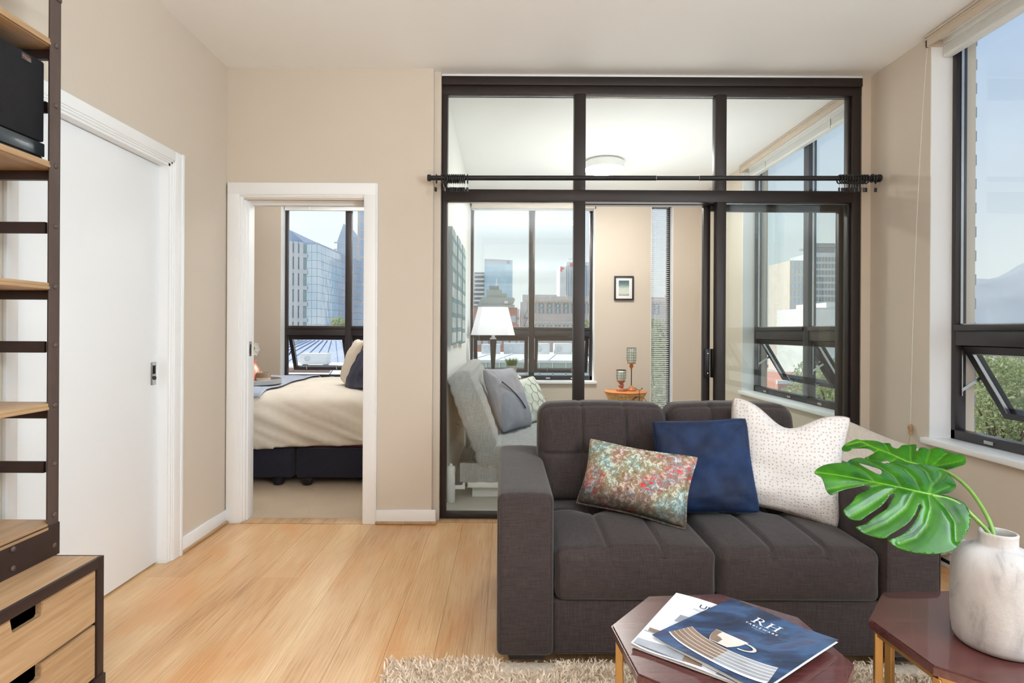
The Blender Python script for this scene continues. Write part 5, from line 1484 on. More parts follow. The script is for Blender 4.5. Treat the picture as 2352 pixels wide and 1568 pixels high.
gp = thing('potted_grass', 'small zinc pot of green grass on books by the den window', 'plant', (0.074, 6.18, 0.733))
b = B().lathe(0.074, 6.18, [(0.0, 0.734), (0.045, 0.734), (0.047, 0.737), (0.057, 0.835), (0.060, 0.838), (0.060, 0.842), (0.056, 0.842), (0.053, 0.82), (0.0, 0.82)], 28); link('pot', b, M['tin'], gp)
b = B().lathe(0.074, 6.18, [(0.0, 0.828), (0.053, 0.826), (0.053, 0.82), (0.0, 0.82)], 20); link('soil', b, M['x_bark'], gp)
b = B()
for i in range(240):
    a, rr = rnd.uniform(0, 2 * PI), 0.045 * math.sqrt(rnd.random()); h = rnd.uniform(0.05, 0.115); sp_ = rnd.uniform(0.1, 0.55)
    x, y = 0.074 + rr * math.cos(a), 6.18 + rr * math.sin(a); dx, dy = math.cos(a) * sp_ * h * (0.3 + rr / 0.045), math.sin(a) * sp_ * h * (0.3 + rr / 0.045)
    v = [b.v((x - 0.002, y, 0.827)), b.v((x + 0.002, y, 0.827)), b.v((x + dx * 0.4 + 0.0016, y + dy * 0.4, 0.827 + h * 0.6)), b.v((x + dx * 0.4 - 0.0016, y + dy * 0.4, 0.827 + h * 0.6)), b.v((x + dx, y + dy, 0.827 + h))]
    b.face((v[0], v[1], v[2], v[3])); b.face((v[3], v[2], v[4]))
o = link('grass_blades', b, M['grass'], gp, fix=False); o['kind'] = 'stuff'
lm = thing('table_lamp', 'table lamp with white tapered shade and black pole by the den window', 'lamp', (-0.132, 6.36, 0.705))
LX, LY = -0.132, 6.36
b = B().lathe(LX, LY, [(0.0, 0.706), (0.085, 0.706), (0.088, 0.712), (0.080, 0.722), (0.030, 0.735), (0.018, 0.760), (0.020, 0.80), (0.030, 0.96), (0.036, 1.09), (0.037, 1.115), (0.034, 1.122), (0.0, 1.123)], 30); link('lamp_base', b, M['black'], lm)
b = B().lathe(LX, LY, [(0.0, 1.122), (0.038, 1.122), (0.040, 1.128), (0.038, 1.137), (0.020, 1.142), (0.016, 1.175), (0.022, 1.20), (0.022, 1.23), (0.0, 1.232)], 24); link('socket', b, M['chrome'], lm)
b = B()
for s in (-1, 1): b.tube([(LX + s * 0.012, LY, 1.150), (LX + s * 0.045, LY, 1.185), (LX + s * 0.055, LY, 1.30), (LX + s * 0.03, LY, 1.42), (LX, LY, 1.45)], 0.0022, 6)
b.tube([(LX, LY, 1.45), (LX, LY, 1.485)], 0.004, 8)
link('harp', b, M['chrome'], lm)
b = B()
def sh(w, z, ch):
    c_ = w * ch
    return [(LX + x, LY + y, z) for x, y in ((-w + c_, -w), (w - c_, -w), (w, -w + c_), (w, w - c_), (w - c_, w), (-w + c_, w), (-w, w - c_), (-w, -w + c_))]
rows = [sh(0.240, 1.170, 0.28), sh(0.163, 1.478, 0.28), sh(0.161, 1.478, 0.28), sh(0.238, 1.170, 0.28)]
g = b.grid([r + [r[0]] for r in rows] + [rows[0] + [rows[0][0]]]); b.weld()
link('lamp_shade', b, M['shade'], lm, angle=20)
b = B(); b.tube([(LX - 0.161, LY, 1.474), (LX + 0.161, LY, 1.474)], 0.0018, 6); b.tube([(LX, LY - 0.161, 1.474), (LX, LY + 0.161, 1.474)], 0.0018, 6); link('spider', b, M['chrome'], lm)
b = B().lathe(LX, LY, [(0.0, 1.232), (0.012, 1.235), (0.028, 1.275), (0.030, 1.295), (0.022, 1.322), (0.0, 1.332)], 20); link('bulb', b, M['bulb_glow'], lm)
b = B().tube([(LX - 0.15, LY - 0.15, 1.18), (LX - 0.15, LY - 0.15, 1.02)], 0.0015, 5); link('pull_chain', b, M['chrome'], lm)

# three canvases on the den's left wall
t = NT('city_windows_print')
v = t.coord('Generated')
br = t.n('ShaderNodeTexBrick'); br.inputs['Scale'].default_value = 1.0; br.offset = 0.0
br.inputs['Color1'].default_value = srgb(244, 248, 246); br.inputs['Color2'].default_value = srgb(150, 186, 192); br.inputs['Mortar'].default_value = srgb(124, 158, 168)
br.inputs['Mortar Size'].default_value = 0.022; br.inputs['Brick Width'].default_value = 0.24; br.inputs['Row Height'].default_value = 0.13
sx = t.n('ShaderNodeSeparateXYZ'); cx = t.n('ShaderNodeCombineXYZ'); t.l(v, sx.inputs[0]); t.l(sx.outputs['Y'], cx.inputs[0]); t.l(sx.outputs['Z'], cx.inputs[1]); t.l(cx.outputs[0], br.inputs['Vector'])
col = t.mix(t.ramp(t.noise(v, 3.5, 3), [(0.35, (0, 0, 0, 1)), (0.65, (1, 1, 1, 1))]), br.outputs['Color'], srgb(110, 142, 154), 'MULTIPLY')
t.bsdf(t.mix(0.55, br.outputs['Color'], col), 0.6); M['art_face'] = t.m
for i, (ya, yb, za, zb, lb) in enumerate(((4.11, 4.49, 1.108, 1.970, 'nearest'), (4.60, 5.02, 1.112, 1.985, 'middle'), (5.12, 5.50, 1.100, 1.990, 'farthest'))):
    a = thing('canvas', lb + ' of three tall city print canvases on the den’s left wall', 'artwork', (-0.40, (ya + yb) / 2, za), 'canvases on the den wall')
    b = B().box(-0.419, -0.386, ya, yb, za, zb, bev=0.001); link('stretcher', b, M['x_grey_dark'], a)
    b = B().box(-0.3865, -0.3835, ya + 0.001, yb - 0.001, za + 0.001, zb - 0.001); link('printed_face', b, M['art_face'], a)
sw = thing('light_switch', 'white wall switch on the den’s left wall near the partition', 'switch', (-0.415, 3.98, 1.48))
b = B().box(-0.4195, -0.411, 3.945, 4.015, 1.43, 1.545, bev=0.003); link('plate', b, M['white'], sw)
for z in (1.463, 1.512):
    b = B().box(-0.412, -0.404, 3.965, 3.995, z - 0.016, z + 0.016, bev=0.002); link('rocker', b, M['white'], sw)

# framed picture on the far wall
fp = thing('framed_picture', 'small dark framed landscape print on the den’s far wall', 'picture', (1.394, YF - 0.012, 1.725))
xa, xb, za, zb = 1.280, 1.508, 1.585, 1.868
b = B(); w = 0.018
for q in ((xa, xa + w, za, zb), (xb - w, xb, za, zb), (xa + w, xb - w, za, za + w), (xa + w, xb - w, zb - w, zb)): b.box(q[0], q[1], YF - 0.026, YF - 0.001, q[2], q[3], bev=0.0015)
link('picture_frame', b, M['x_grey_dark'] if False else M['win_frame'], fp)
b = B().box(xa + w, xb - w, YF - 0.012, YF - 0.004, za + w, zb - w); link('mat_board', b, M['paper'], fp)
t = NT('landscape_print'); v = t.coord('Generated'); s = t.n('ShaderNodeSeparateXYZ'); t.l(v, s.inputs[0])
f_ = t.math('ADD', s.outputs['Z'], t.math('MULTIPLY', t.noise(v, 5, 4), 0.25))
t.bsdf(t.ramp(f_, [(0.15, srgb(150, 150, 138)), (0.3, srgb(208, 210, 200)), (0.62, srgb(196, 204, 198)), (0.8, srgb(120, 142, 140)), (1.0, srgb(78, 104, 104))]), 0.5)
b = B().box(xa + 0.053, xb - 0.053, YF - 0.0135, YF - 0.0115, za + 0.052, zb - 0.052); link('print', b, t.m, fp)

# carved drum table with two candle lanterns
dt = thing('drum_table', 'golden carved wooden drum table by the den’s far wall', 'table', (1.315, 6.20, 0))
b = B(); prof = [(0.0, 0.0), (0.13, 0.0), (0.14, 0.02), (0.125, 0.15), (0.118, 0.22), (0.135, 0.33), (0.185, 0.48), (0.226, 0.555), (0.0, 0.555)]
b.lathe(1.315, 6.20, prof, 48)
for v in b.bm.verts:
    d = Vector((v.co.x - 1.315, v.co.y - 6.20)); a = math.atan2(d.y, d.x)
    if d.length > 0.05 and 0.03 < v.co.z < 0.54: k = 1 + 0.03 * (1 if int((a + v.co.z * 4) * 16 / PI) % 2 else 0); v.co.x = 1.315 + d.x * k; v.co.y = 6.20 + d.y * k
link('carved_body', b, M['wicker'], dt, angle=30)
b = B().lathe(1.315, 6.20, [(0.0, 0.5555), (0.224, 0.5555), (0.230, 0.559), (0.230, 0.566), (0.224, 0.570), (0.0, 0.570)], 48); link('tabletop', b, M['orange_wood'], dt)
def lantern(x, y, z0, label, stem, mat_w, cup_h, r):
    l = thing('candle_holder', label, 'candle holder', (x, y, z0), 'wire candle lanterns on the drum table')
    if stem:
        b = B().lathe(x, y, [(0.0, z0), (0.052, z0), (0.056, z0 + 0.008), (0.050, z0 + 0.020), (0.022, z0 + 0.034), (0.012, z0 + 0.055), (0.006, z0 + 0.058), (0.0, z0 + 0.058)], 30); link('foot', b, mat_w, l)
        b = B().cyl((x, y, z0 + 0.055), (x, y, z0 + 0.235), 0.005, n=12); link('rod', b, M['black_metal'], l)
        zc = z0 + 0.232
        b = B().lathe(x, y, [(0.0, zc), (0.008, zc), (0.010, zc + 0.010), (0.021, zc + 0.028), (0.022, zc + 0.040), (0.014, zc + 0.050), (0.016, zc + 0.056), (0.046, zc + 0.064), (0.046, zc + 0.070), (0.0, zc + 0.070)], 28); link('cup_base', b, mat_w, l)
        zc += 0.070
    else:
        b = B().lathe(x, y, [(0.0, z0), (0.056, z0), (0.058, z0 + 0.012), (0.054, z0 + 0.026), (0.024, z0 + 0.032), (0.020, z0 + 0.040), (0.030, z0 + 0.055), (0.031, z0 + 0.066), (0.020, z0 + 0.082), (0.028, z0 + 0.092), (0.042, z0 + 0.104), (0.044, z0 + 0.112), (0.0, z0 + 0.112)], 30); link('foot', b, mat_w, l)
        zc = z0 + 0.112
    b = B().lathe(x, y, [(r * 0.80, zc + 0.001), (r * 0.96, zc + 0.02), (r, zc + 0.04), (r, zc + cup_h), (r - 0.002, zc + cup_h), (r - 0.002, zc + 0.04), (r * 0.94, zc + 0.022), (r * 0.78, zc + 0.003)], 32, close=True); link('glass', b, M['cup_glass'], l)
    b = B(); n = 14
    for k in range(n):
        a = 2 * PI * k / n; ca, sa = math.cos(a), math.sin(a); q = r + 0.002
        b.tube([(x + q * 0.82 * ca, y + q * 0.82 * sa, zc + 0.001), (x + q * ca, y + q * sa, zc + 0.04), (x + q * ca, y + q * sa, zc + cup_h)], 0.0011, 4)
    z = zc + 0.03
    while z < zc + cup_h: b.torus((x, y, z), (0, 0, 1), r + 0.002, 0.0011, 28, 4); z += 0.028
    b.torus((x, y, zc + cup_h), (0, 0, 1), r + 0.0015, 0.0028, 32, 6)
    link('wire_cage', b, M['black_metal'], l)
    b = B().lathe(x, y, [(0.0, zc + 0.001), (r * 0.62, zc + 0.002), (r * 0.64, zc + 0.006), (r * 0.64, zc + cup_h * 0.84), (r * 0.58, zc + cup_h * 0.86), (0.0, zc + cup_h * 0.85)], 24); link('candle', b, M['candle'], l)
    return l
lantern(1.262, 6.17, 0.570, 'short candle holder with turned brown wooden foot on the drum table', False, M['red_wood'], 0.118, 0.050)
lantern(1.388, 6.24, 0.570, 'tall candle holder on a thin black rod on the drum table', True, M['orange_wood'], 0.165, 0.050)

# wire penny-farthing on a low stool in front of the drum table
ls = thing('stool', 'low wooden stool behind the sofa back under the wire bicycle', 'stool', (1.35, 5.68, 0))
b = B().lathe(1.35, 5.68, [(0.0, 0.395), (0.15, 0.395), (0.155, 0.402), (0.155, 0.415), (0.15, 0.420), (0.0, 0.420)], 32); link('seat', b, M['red_wood'], ls)
for k in range(3):
    a = 2 * PI * k / 3 + 0.4; b = B().cyl((1.35 + 0.14 * math.cos(a), 5.68 + 0.14 * math.sin(a), 0.0), (1.35 + 0.09 * math.cos(a), 5.68 + 0.09 * math.sin(a), 0.396), 0.012, 0.015, 12); link('leg', b, M['red_wood'], ls)
pf = thing('wire_bicycle', 'small black wire penny farthing ornament in front of the drum table', 'ornament', (1.345, 5.68, 0.420))
BX, BY = 1.345, 5.68
wheels = ((BX, BY, 0.420 + 0.0745, 0.072), (BX - 0.085, BY + 0.02, 0.420 + 0.030, 0.0275))
for (x, y, z, r) in wheels:
    b = B(); b.torus((x, y, z), (0.25, 1, 0), r, 0.0024, 40, 6); link('wheel', b, M['black_metal'], pf)
    b = B()
    for k in range(10):
        a = 2 * PI * k / 10; u = Vector((1, -0.25, 0)).normalized(); b.tube([(x, y, z), Vector((x, y, z)) + (u * math.cos(a) + Vector((0, 0, 1)) * math.sin(a)) * r], 0.0009, 4)
    b.torus((x, y, z), (0.25, 1, 0), 0.006, 0.0018, 12, 5); link('spokes', b, M['black_metal'], pf)
b = B()
zt = 0.420 + 0.150
b.tube([(BX, BY - 0.008, wheels[0][2]), (BX, BY - 0.008, zt - 0.006), (BX, BY, zt), (BX, BY, zt + 0.065)], 0.0024, 6); b.tube([(BX, BY + 0.008, wheels[0][2]), (BX, BY + 0.008, zt - 0.006), (BX, BY, zt)], 0.0020, 6)
b.tube([(BX, BY, zt)] + [(BX - 0.082 * math.sin(a) , BY + 0.02 * math.sin(a), wheels[0][2] + 0.079 * math.cos(a) * 0.95) for a in np.linspace(0.35, 1.75, 10)] + [(wheels[1][0], wheels[1][1], wheels[1][2])], 0.0024, 6)
link('bicycle_frame', b, M['black_metal'], pf)
b = B().tube([(BX - 0.058, BY - 0.02, zt + 0.088), (BX - 0.045, BY - 0.02, zt + 0.086), (BX - 0.035, BY - 0.014, zt + 0.076), (BX - 0.012, BY, zt + 0.064), (BX + 0.010, BY, zt + 0.064), (BX + 0.020, BY + 0.010, zt + 0.070), (BX + 0.030, BY + 0.018, zt + 0.078)], 0.0026, 6); b.cyl((BX + 0.025, BY + 0.014, zt + 0.074), (BX + 0.032, BY + 0.02, zt + 0.080), 0.005, n=8); link('handlebar', b, M['black_metal'], pf)
b = B().tube([(BX - 0.05, BY + 0.012, zt - 0.020), (BX - 0.036, BY + 0.008, zt - 0.008), (BX - 0.024, BY + 0.004, zt - 0.006)], [0.003, 0.006, 0.003], 8); link('saddle', b, M['black_metal'], pf)

# ================================================================= THE BEDROOM
bed = thing('bed', 'bed with ivory duvet over a dark navy base in the bedroom', 'bed', (-1.62, 5.2, 0))
BX0, BX1, BY0, BY1 = -2.66, -0.62, 4.47, 6.02
b = B(); softbox(b, (-2.16, (BY0 + BY1) / 2, 0.17), (0.49, (BY1 - BY0) / 2, 0.115), 0.012, (6, 6, 3)); link('base', b, M['navy'], bed, angle=85)
b = B(); softbox(b, (-1.13, (BY0 + BY1) / 2, 0.17), (0.505, (BY1 - BY0) / 2, 0.115), 0.012, (6, 6, 3)); link('base', b, M['navy'], bed, angle=85)
for x in (-2.58, -1.77, -1.545, -0.70):
    for y in (4.445, 5.92):
        b = B().lathe(x, y + 0.02, [(0.0, 0.004), (0.032, 0.004), (0.042, 0.02), (0.045, 0.058), (0.0, 0.058)], 20); link('leg', b, M['black'], bed)
b = B(); softbox(b, ((BX0 + BX1) / 2, (BY0 + BY1) / 2, 0.41), (1.015, 0.765, 0.125), 0.05, (8, 6, 3)); link('mattress', b, M['maroon'], bed, angle=85)
b = B().box(-0.605, -0.540, 4.40, 6.08, 0.05, 1.15, bev=0.02); link('headboard', b, M['navy'], bed)
# duvet: top, rolled front edge, hanging side with slanting folds
b = B(); rows = []
us = np.linspace(-2.72, -0.64, 190)
prof = [(6.06, 0.62), (6.05, 0.70), (5.98, 0.722)] + [(y, 0.728) for y in np.linspace(5.85, 4.75, 14)] + [(4.65, 0.730), (4.56, 0.724), (4.50, 0.708), (4.45, 0.675), (4.432, 0.65), (4.424, 0.625), (4.419, 0.60), (4.416, 0.575), (4.415, 0.55), (4.415, 0.525), (4.416, 0.50), (4.418, 0.475), (4.421, 0.45), (4.424, 0.43), (4.428, 0.41), (4.432, 0.385), (4.437, 0.365), (4.442, 0.345), (4.455, 0.318), (4.465, 0.302)]
for y, z in prof:
    row = []
    for x in us:
        k = max(0, min(1, (0.72 - z) / 0.4)); s = (x + 2.72)
        fold = 0
        if y < 4.6:
            for ph, fr, am in ((0.3, 13.0, 0.5), (1.7, 21.0, 0.34), (2.9, 36.0, 0.2)): fold += am * (1 - abs(math.sin(fr * (s * 0.50 - (0.72 - z) * 1.15) + ph + 0.5 * mnoise.noise(Vector((x * 2, z * 2, 7)))))) ** 1.6
            fold = fold * 0.046 * k ** 0.7
            fold += mnoise.noise(Vector((x * 5, z * 7, 1))) * 0.010
        top = mnoise.noise(Vector((x * 2.6, y * 2.6, 0))) * 0.010 + mnoise.noise(Vector((x * 7, y * 9, 4))) * 0.005 if y > 4.5 else 0
        dz = 0.0
        if z < 0.36: dz = 0.014 * math.sin((x + 2.7) * 2.1 + 3.5) - 0.006 * (1 if x < -1.8 else -1)
        row.append((x, y - fold - 0.012 * k * math.sin(s * 3), z + top + dz))
    rows.append(row)
b.grid(rows); duv = link('duvet', b, M['duvet'], bed, angle=85)
md = duv.modifiers.new('thickness', 'SOLIDIFY'); md.thickness = 0.02; md.offset = -1
# blue throw across the foot
b = B(); rows = []
for y, z in [(6.07, 0.60), (6.068, 0.70), (5.99, 0.738)] + [(y, 0.744) for y in np.linspace(5.85, 4.75, 12)] + [(4.65, 0.746), (4.555, 0.738), (4.492, 0.722), (4.436, 0.690)]:
    rows.append([(x + (0.03 * math.sin(y * 3) if x > -2.0 else 0), y, z + 0.001 + (mnoise.noise(Vector((x * 2.6, y * 2.6, 0))) * 0.010 + mnoise.noise(Vector((x * 7, y * 9, 4))) * 0.005 if y > 4.5 else 0)) for x in np.linspace(-2.73, -1.93, 40)])
b.grid(rows); th = link('bed_throw', b, M['throw'], angle=85, origin=(-2.3, 5.2, 0.74)); tag(th, 'pale blue throw spread across the foot of the bed under the tray', 'throw')
md = th.modifiers.new('thickness', 'SOLIDIFY'); md.thickness = 0.004; md.offset = 1
pillow('ivory_cushion', 'ivory cushion with dark stitched edge leaning in front of the window on the bed', 'cushion', (-1.335, 5.02, 0.935), 0.42, 0.42, 0.15, M['ivory_pillow'], yaw=-68, lean=20, roll=2, pinch=0.06, pipe=M['print_black'], pipe_r=0.0035, wr=0.006, seed=61)
pillow('navy_cushion', 'dark navy satin cushion in front of the ivory one on the bed', 'cushion', (-1.190, 4.78, 0.892), 0.40, 0.40, 0.14, M['navy_pillow'], yaw=-52, lean=24, roll=-10, pinch=0.07, pipe=M['navy_pillow'], wr=0.010, seed=67)
TX, TY = -2.165, 4.86
ty = thing('serving_tray', 'round dark rimmed tray on the blue throw at the bed’s foot', 'tray', (TX, TY, 0.757))
b = B().lathe(TX, TY, [(0.0, 0.757), (0.232, 0.757), (0.232, 0.764), (0.0, 0.764)], 48); link('tray_floor', b, M['orange_wood'], ty)
b = B().lathe(TX, TY, [(0.230, 0.757), (0.242, 0.757), (0.244, 0.794), (0.241, 0.797), (0.237, 0.797), (0.235, 0.765)], 56, close=True); link('tray_rim', b, M['x_grey_dark'], ty)
cp = thing('stoneware_cup', 'two tone brown and cream stoneware cup on the tray', 'cup', (-2.035, 4.80, 0.765))
b = B().lathe(-2.035, 4.80, [(0.0, 0.765), (0.052, 0.765), (0.056, 0.770), (0.0575, 0.812), (0.0575, 0.813)], 36); link('cup_foot', b, M['duvet'], cp)
b = B().lathe(-2.035, 4.80, [(0.0575, 0.812), (0.0575, 0.852), (0.055, 0.854), (0.053, 0.850), (0.052, 0.78), (0.0, 0.775)], 36); link('cup_body', b, M['stoneware'], cp)
jg = thing('copper_jug', 'polished copper jug with narrow neck standing on the tray', 'jug', (-2.165, 4.90, 0.765))
b = B().lathe(-2.165, 4.90, [(0.0, 0.765), (0.070, 0.765), (0.078, 0.772), (0.080, 0.810), (0.070, 0.850), (0.042, 0.892), (0.026, 0.918), (0.022, 0.940), (0.028, 0.955), (0.025, 0.956), (0.019, 0.940), (0.0, 0.92)], 36); link('jug_body', b, M['copper'], jg)
b = B().tube([(-2.100, 4.87, 0.872), (-2.085, 4.86, 0.868), (-2.078, 4.855, 0.842), (-2.088, 4.86, 0.806), (-2.098, 4.868, 0.795)], 0.0045, 8); link('handle', b, M['copper'], jg)
orc = thing('white_orchid', 'white orchid blooms rising from the copper jug', 'flower', (-2.165, 4.90, 0.93))
b = B().tube([(-2.165, 4.90, 0.925), (-2.170, 4.90, 1.00), (-2.155, 4.90, 1.07), (-2.150, 4.90, 1.10)], 0.003, 8); link('stem', b, M['stem'], orc)
for i, (x, z) in enumerate(((-2.142, 1.015), (-2.128, 1.045), (-2.138, 1.080))):
    b = B()
    for k in range(5):
        a = 2 * PI * k / 5 + i; d = Vector((math.cos(a), -0.25, math.sin(a))); n_ = Vector((0, -1, 0)); s_ = d.cross(n_).normalized(); c0 = Vector((x, 4.895, z))
        rows = [[c0 + d * (0.026 * u) + s_ * (0.011 * math.sin(PI * min(1, u * 0.95 + 0.05)) * w) + n_ * (0.006 * u * u - 0.003 * w * w) for w in np.linspace(-1, 1, 5)] for u in np.linspace(0, 1, 6)]
        b.grid(rows)
    o = link('bloom', b, M['white'], orc); md = o.modifiers.new('thickness', 'SOLIDIFY'); md.thickness = 0.001
# ================================================================= OUTSIDE
b = B().box(-900, 900, 8.5, 1800, -11.4, -11.0); struct('ground', b, M['x_street'], smooth=False)

def building(name, label, c, cat='building'):
    return thing(name, label, cat, c)
def eb(name, mat, root, *boxes, bev=0.0):
    b = B()
    for q in boxes: b.box(*q, bev=bev)
    return link(name, b, mat, root, smooth=bool(bev))
def copies(first, root, offs):
    for o in offs:
        c = copy_of(first, root, o)
        for ch in first.children:
            k = ch.copy(); COL.objects.link(k); k.parent = c

# --- stone building with arched windows, opposite the den window
hb = building('stone_building', 'long sandstone building with arched upper windows and cornice beyond the den window', (26, 186, -11))
X0, X1, Y0 = 6.8, 52.0, 180.0
eb('wall', M['x_stone'], hb, (X0, X1, Y0, Y0 + 18, -11, 10.9))
eb('cornice', M['x_stone_light'], hb, (X0 - 0.9, X1, Y0 - 1.1, Y0 + 1, 10.9, 11.5), (X0 - 0.6, X1, Y0 - 0.7, Y0 + 1, 10.5, 10.9), (X0 - 0.3, X1, Y0 - 0.25, Y0, 3.9, 4.3))
eb('parapet', M['x_stone'], hb, (X0, X1, Y0 + 0.3, Y0 + 1.0, 11.5, 12.3))
d0 = None
dents = []
for k in range(44):
    if d0 is None: d0 = eb('dentil', M['x_stone_light'], hb, (X0 + 0.2, X0 + 0.65, Y0 - 0.55, Y0, 10.05, 10.5))
    else: dents.append((k * 1.0, 0, 0))
copies(d0, hb, dents)
p0 = eb('parapet_post', M['x_stone_light'], hb, (X0 + 2, X0 + 2.6, Y0 + 0.2, Y0 + 1.1, 11.5, 12.8)); copies(p0, hb, [(k * 5.2, 0, 0) for k in range(1, 9)])
def arch(w, h, n=10): return [(-w, 0), (w, 0)] + [(w * math.cos(a), h - 0.35 * w + 0.35 * w * math.sin(a)) for a in np.linspace(0, PI, n)]
b = B(); xw = 11.45; zb = 6.9
b.prism([(x * 1.16, z * 1.05 - 0.1) for x, z in arch(0.88, 3.3)], lambda x, z: (xw + x, Y0 - 0.12, zb + z), lambda x, z: (xw + x, Y0 + 0.05, zb + z)); wn0 = link('window', b, M['x_frame'], hb, smooth=False)
b = B(); b.prism(arch(0.86, 3.2), lambda x, z: (xw + x, Y0 - 0.16, zb + z), lambda x, z: (xw + x, Y0 - 0.10, zb + z)); link('window_pane', b, M['x_glass_dark'], wn0, smooth=False)
b = B()
for x in (-0.3, 0.3): b.box(xw + x - 0.06, xw + x + 0.06, Y0 - 0.24, Y0 - 0.15, zb, zb + 2.9)
b.box(xw - 0.86, xw + 0.86, Y0 - 0.24, Y0 - 0.15, zb + 1.45, zb + 1.65); link('glazing_bars', b, M['x_frame'], wn0, smooth=False)
b = B().box(xw - 0.24, xw + 0.24, Y0 - 0.19, Y0 - 0.155, zb + 0.1, zb + 1.4); b.box(xw - 0.24, xw + 0.24, Y0 - 0.19, Y0 - 0.155, zb + 1.9, zb + 2.8); link('blind', b, M['x_blind'], wn0, smooth=False)
copies(wn0, hb, [((k - 1) * 2.6, 0, 0) for k in range(0, 16) if k != 1])
for r_, z in enumerate((4.75 - 2.6, 4.75 - 4.75, 4.75 - 6.9)):
    z = [2.55, 0.35, -1.9][r_]
    first = None; offs = []
    for k in range(0, 16):
        for s in (-0.56, 0.56):
            x = xw + (k - 1) * 2.6 + s
            if first is None:
                b = B().box(x - 0.42, x + 0.42, Y0 - 0.08, Y0 + 0.05, z, z + 1.5); first = link('window', b, M['x_frame'], hb, smooth=False); xf = x
                b = B().box(x - 0.33, x + 0.33, Y0 - 0.12, Y0 - 0.07, z + 0.08, z + 0.75); link('window_pane', b, M['x_glass_dark'], first, smooth=False)
                b = B().box(x - 0.33, x + 0.33, Y0 - 0.12, Y0 - 0.07, z + 0.78, z + 1.42); link('window_pane', b, M['x_blind'], first, smooth=False)
            else: offs.append((x - xf, 0, 0))
    copies(first, hb, offs)

# --- curved glass tower on the left of the den window
ct = building('curved_tower', 'pale blue glass tower with curved face and balconies seen beyond the lamp', (-6, 265, -11))
b = B(); Yt = 260.0
face = [(-9.6 + 12.9 * q, Yt - 2.6 * math.sin(PI * (0.15 + 0.55 * q)) + 1.2) for q in np.linspace(0, 1, 14)]
out = face + [(3.3, Yt + 20), (-9.6, Yt + 20)]
b.prism(out, lambda x, y: (x, y, -11), lambda x, y: (x, y, 31.5 + 0.0)); link('wall', b, M['x_teal'], ct, angle=20)
b = B(); b.prism(out, lambda x, y: (x, y, 31.5), lambda x, y: (x, y, 33.6 - 0.05 * x)); link('crown', b, M['x_grey'], ct, angle=20)
f0 = None
for k in range(14):
    z = 2.0 + k * 2.15
    b = B(); b.prism([(x, y - 0.06) for x, y in face] + [(x, y + 0.3) for x, y in face[::-1]], lambda x, y: (x, y, z), lambda x, y: (x, y, z + 0.22))
    link('floor_line', b, M['x_tower'], ct, smooth=False)
eb('balcony_block', M['x_grey_dark'], ct, (-14.2, -9.6, Yt + 0.5, Yt + 18, -11, 28.0), (-15.5, -13.5, Yt + 1.5, Yt + 18, -11, 20.0))
s0 = eb('balcony', M['x_white'], ct, (-14.5, -9.7, Yt - 1.2, Yt + 1, 1.0, 1.75)); copies(s0, ct, [(0, 0, 1.95 * k) for k in range(1, 14)])
s1 = eb('balcony', M['x_white'], ct, (-16.2, -14.4, Yt - 0.4, Yt + 1.6, 1.0, 1.75)); copies(s1, ct, [(0, 0, 1.95 * k) for k in range(1, 10)])
b = B(); text_into(b, 'IS', 1.9, Matrix.Translation((1.3, Yt - 1.4, 32.3)) @ Matrix.Rotation(R(90), 4, 'X'), thick=0.05); link('roof_letters', b, M['x_grey_dark'], ct, smooth=False)

# --- tower with white flank and blue ribs, right of the den window mullion
rt = building('ribbed_tower', 'distant tower with white flank, blue ribs and red roof signs', (29, 245, -11))
eb('wall', M['x_tower'], rt, (25.6, 38.4, 240, 256, -11, 29.6)); eb('flank', M['x_white'], rt, (23.0, 25.7, 239.4, 256, -11, 28.6), (25.7, 38.4, 239.4, 256.5, 29.0, 30.4))
r0_ = eb('rib', M['x_grey'], rt, (25.9, 26.25, 239.5, 240.2, -11, 29.0)); copies(r0_, rt, [(1.08 * k, 0, 0) for k in range(1, 12)])
eb('roof_sign', M['x_red'], rt, (27.2, 28.8, 239.2, 239.45, 28.4, 29.9)); eb('roof_sign', M['x_red'], rt, (23.2, 23.9, 239.1, 239.35, 26.4, 28.2), (23.9, 24.6, 239.1, 239.35, 27.3, 27.9))
b = B(); b.cyl((30, 248, 29.6), (30, 248, 33.4), 0.12, n=6); b.cyl((27.5, 248, 32.6), (30, 248, 32.9), 0.1, n=6); link('antenna', b, M['x_grey_dark'], rt)
far = building('slim_tower', 'thin hazy tower at the right edge of the den window', (45, 290, -11)); eb('wall', M['x_tower'], far, (43, 52, 285, 297, -11, 24.5)); w0 = eb('floor_line', M['x_grey'], far, (42.9, 52.1, 284.8, 285.2, 0, 0.5)); copies(w0, far, [(0, 0, 3 * k) for k in range(1, 9)])

# --- old building with stepped lead roof and brick walls behind the lamp
lb = building('old_brick_building', 'old red brick building with stepped grey lead roof behind the lamp', (-2, 145, -11))
eb('wall', M['x_brick'], lb, (-9.0, 3.0, 140, 156, -11, 7.0))
b = B(); b.prism([(-6.6, 7.6), (1.6, 7.6), (2.4, 9.0), (2.0, 9.4), (-5.6, 9.4), (-6.0, 9.0)], lambda x, z: (x, 138.8, z), lambda x, z: (x, 154, z)); link('mansard', b, M['x_copper'], lb, smooth=False)
eb('cornice', M['x_copper'], lb, (-6.9, 2.3, 138.4, 155, 6.9, 7.6)); eb('attic', M['x_copper'], lb, (-4.6, -0.9, 140, 150, 9.4, 11.4), (-0.9, 0.4, 140, 150, 9.4, 10.5)); eb('roof_box', M['x_grey_dark'], lb, (-4.0, -1.6, 141, 149, 11.4, 12.4), (-3.8, -2.8, 140.9, 141, 11.5, 12.2))
eb('vent_box', M['x_white'], lb, (-0.2, 0.7, 138.0, 138.9, 7.9, 8.5))
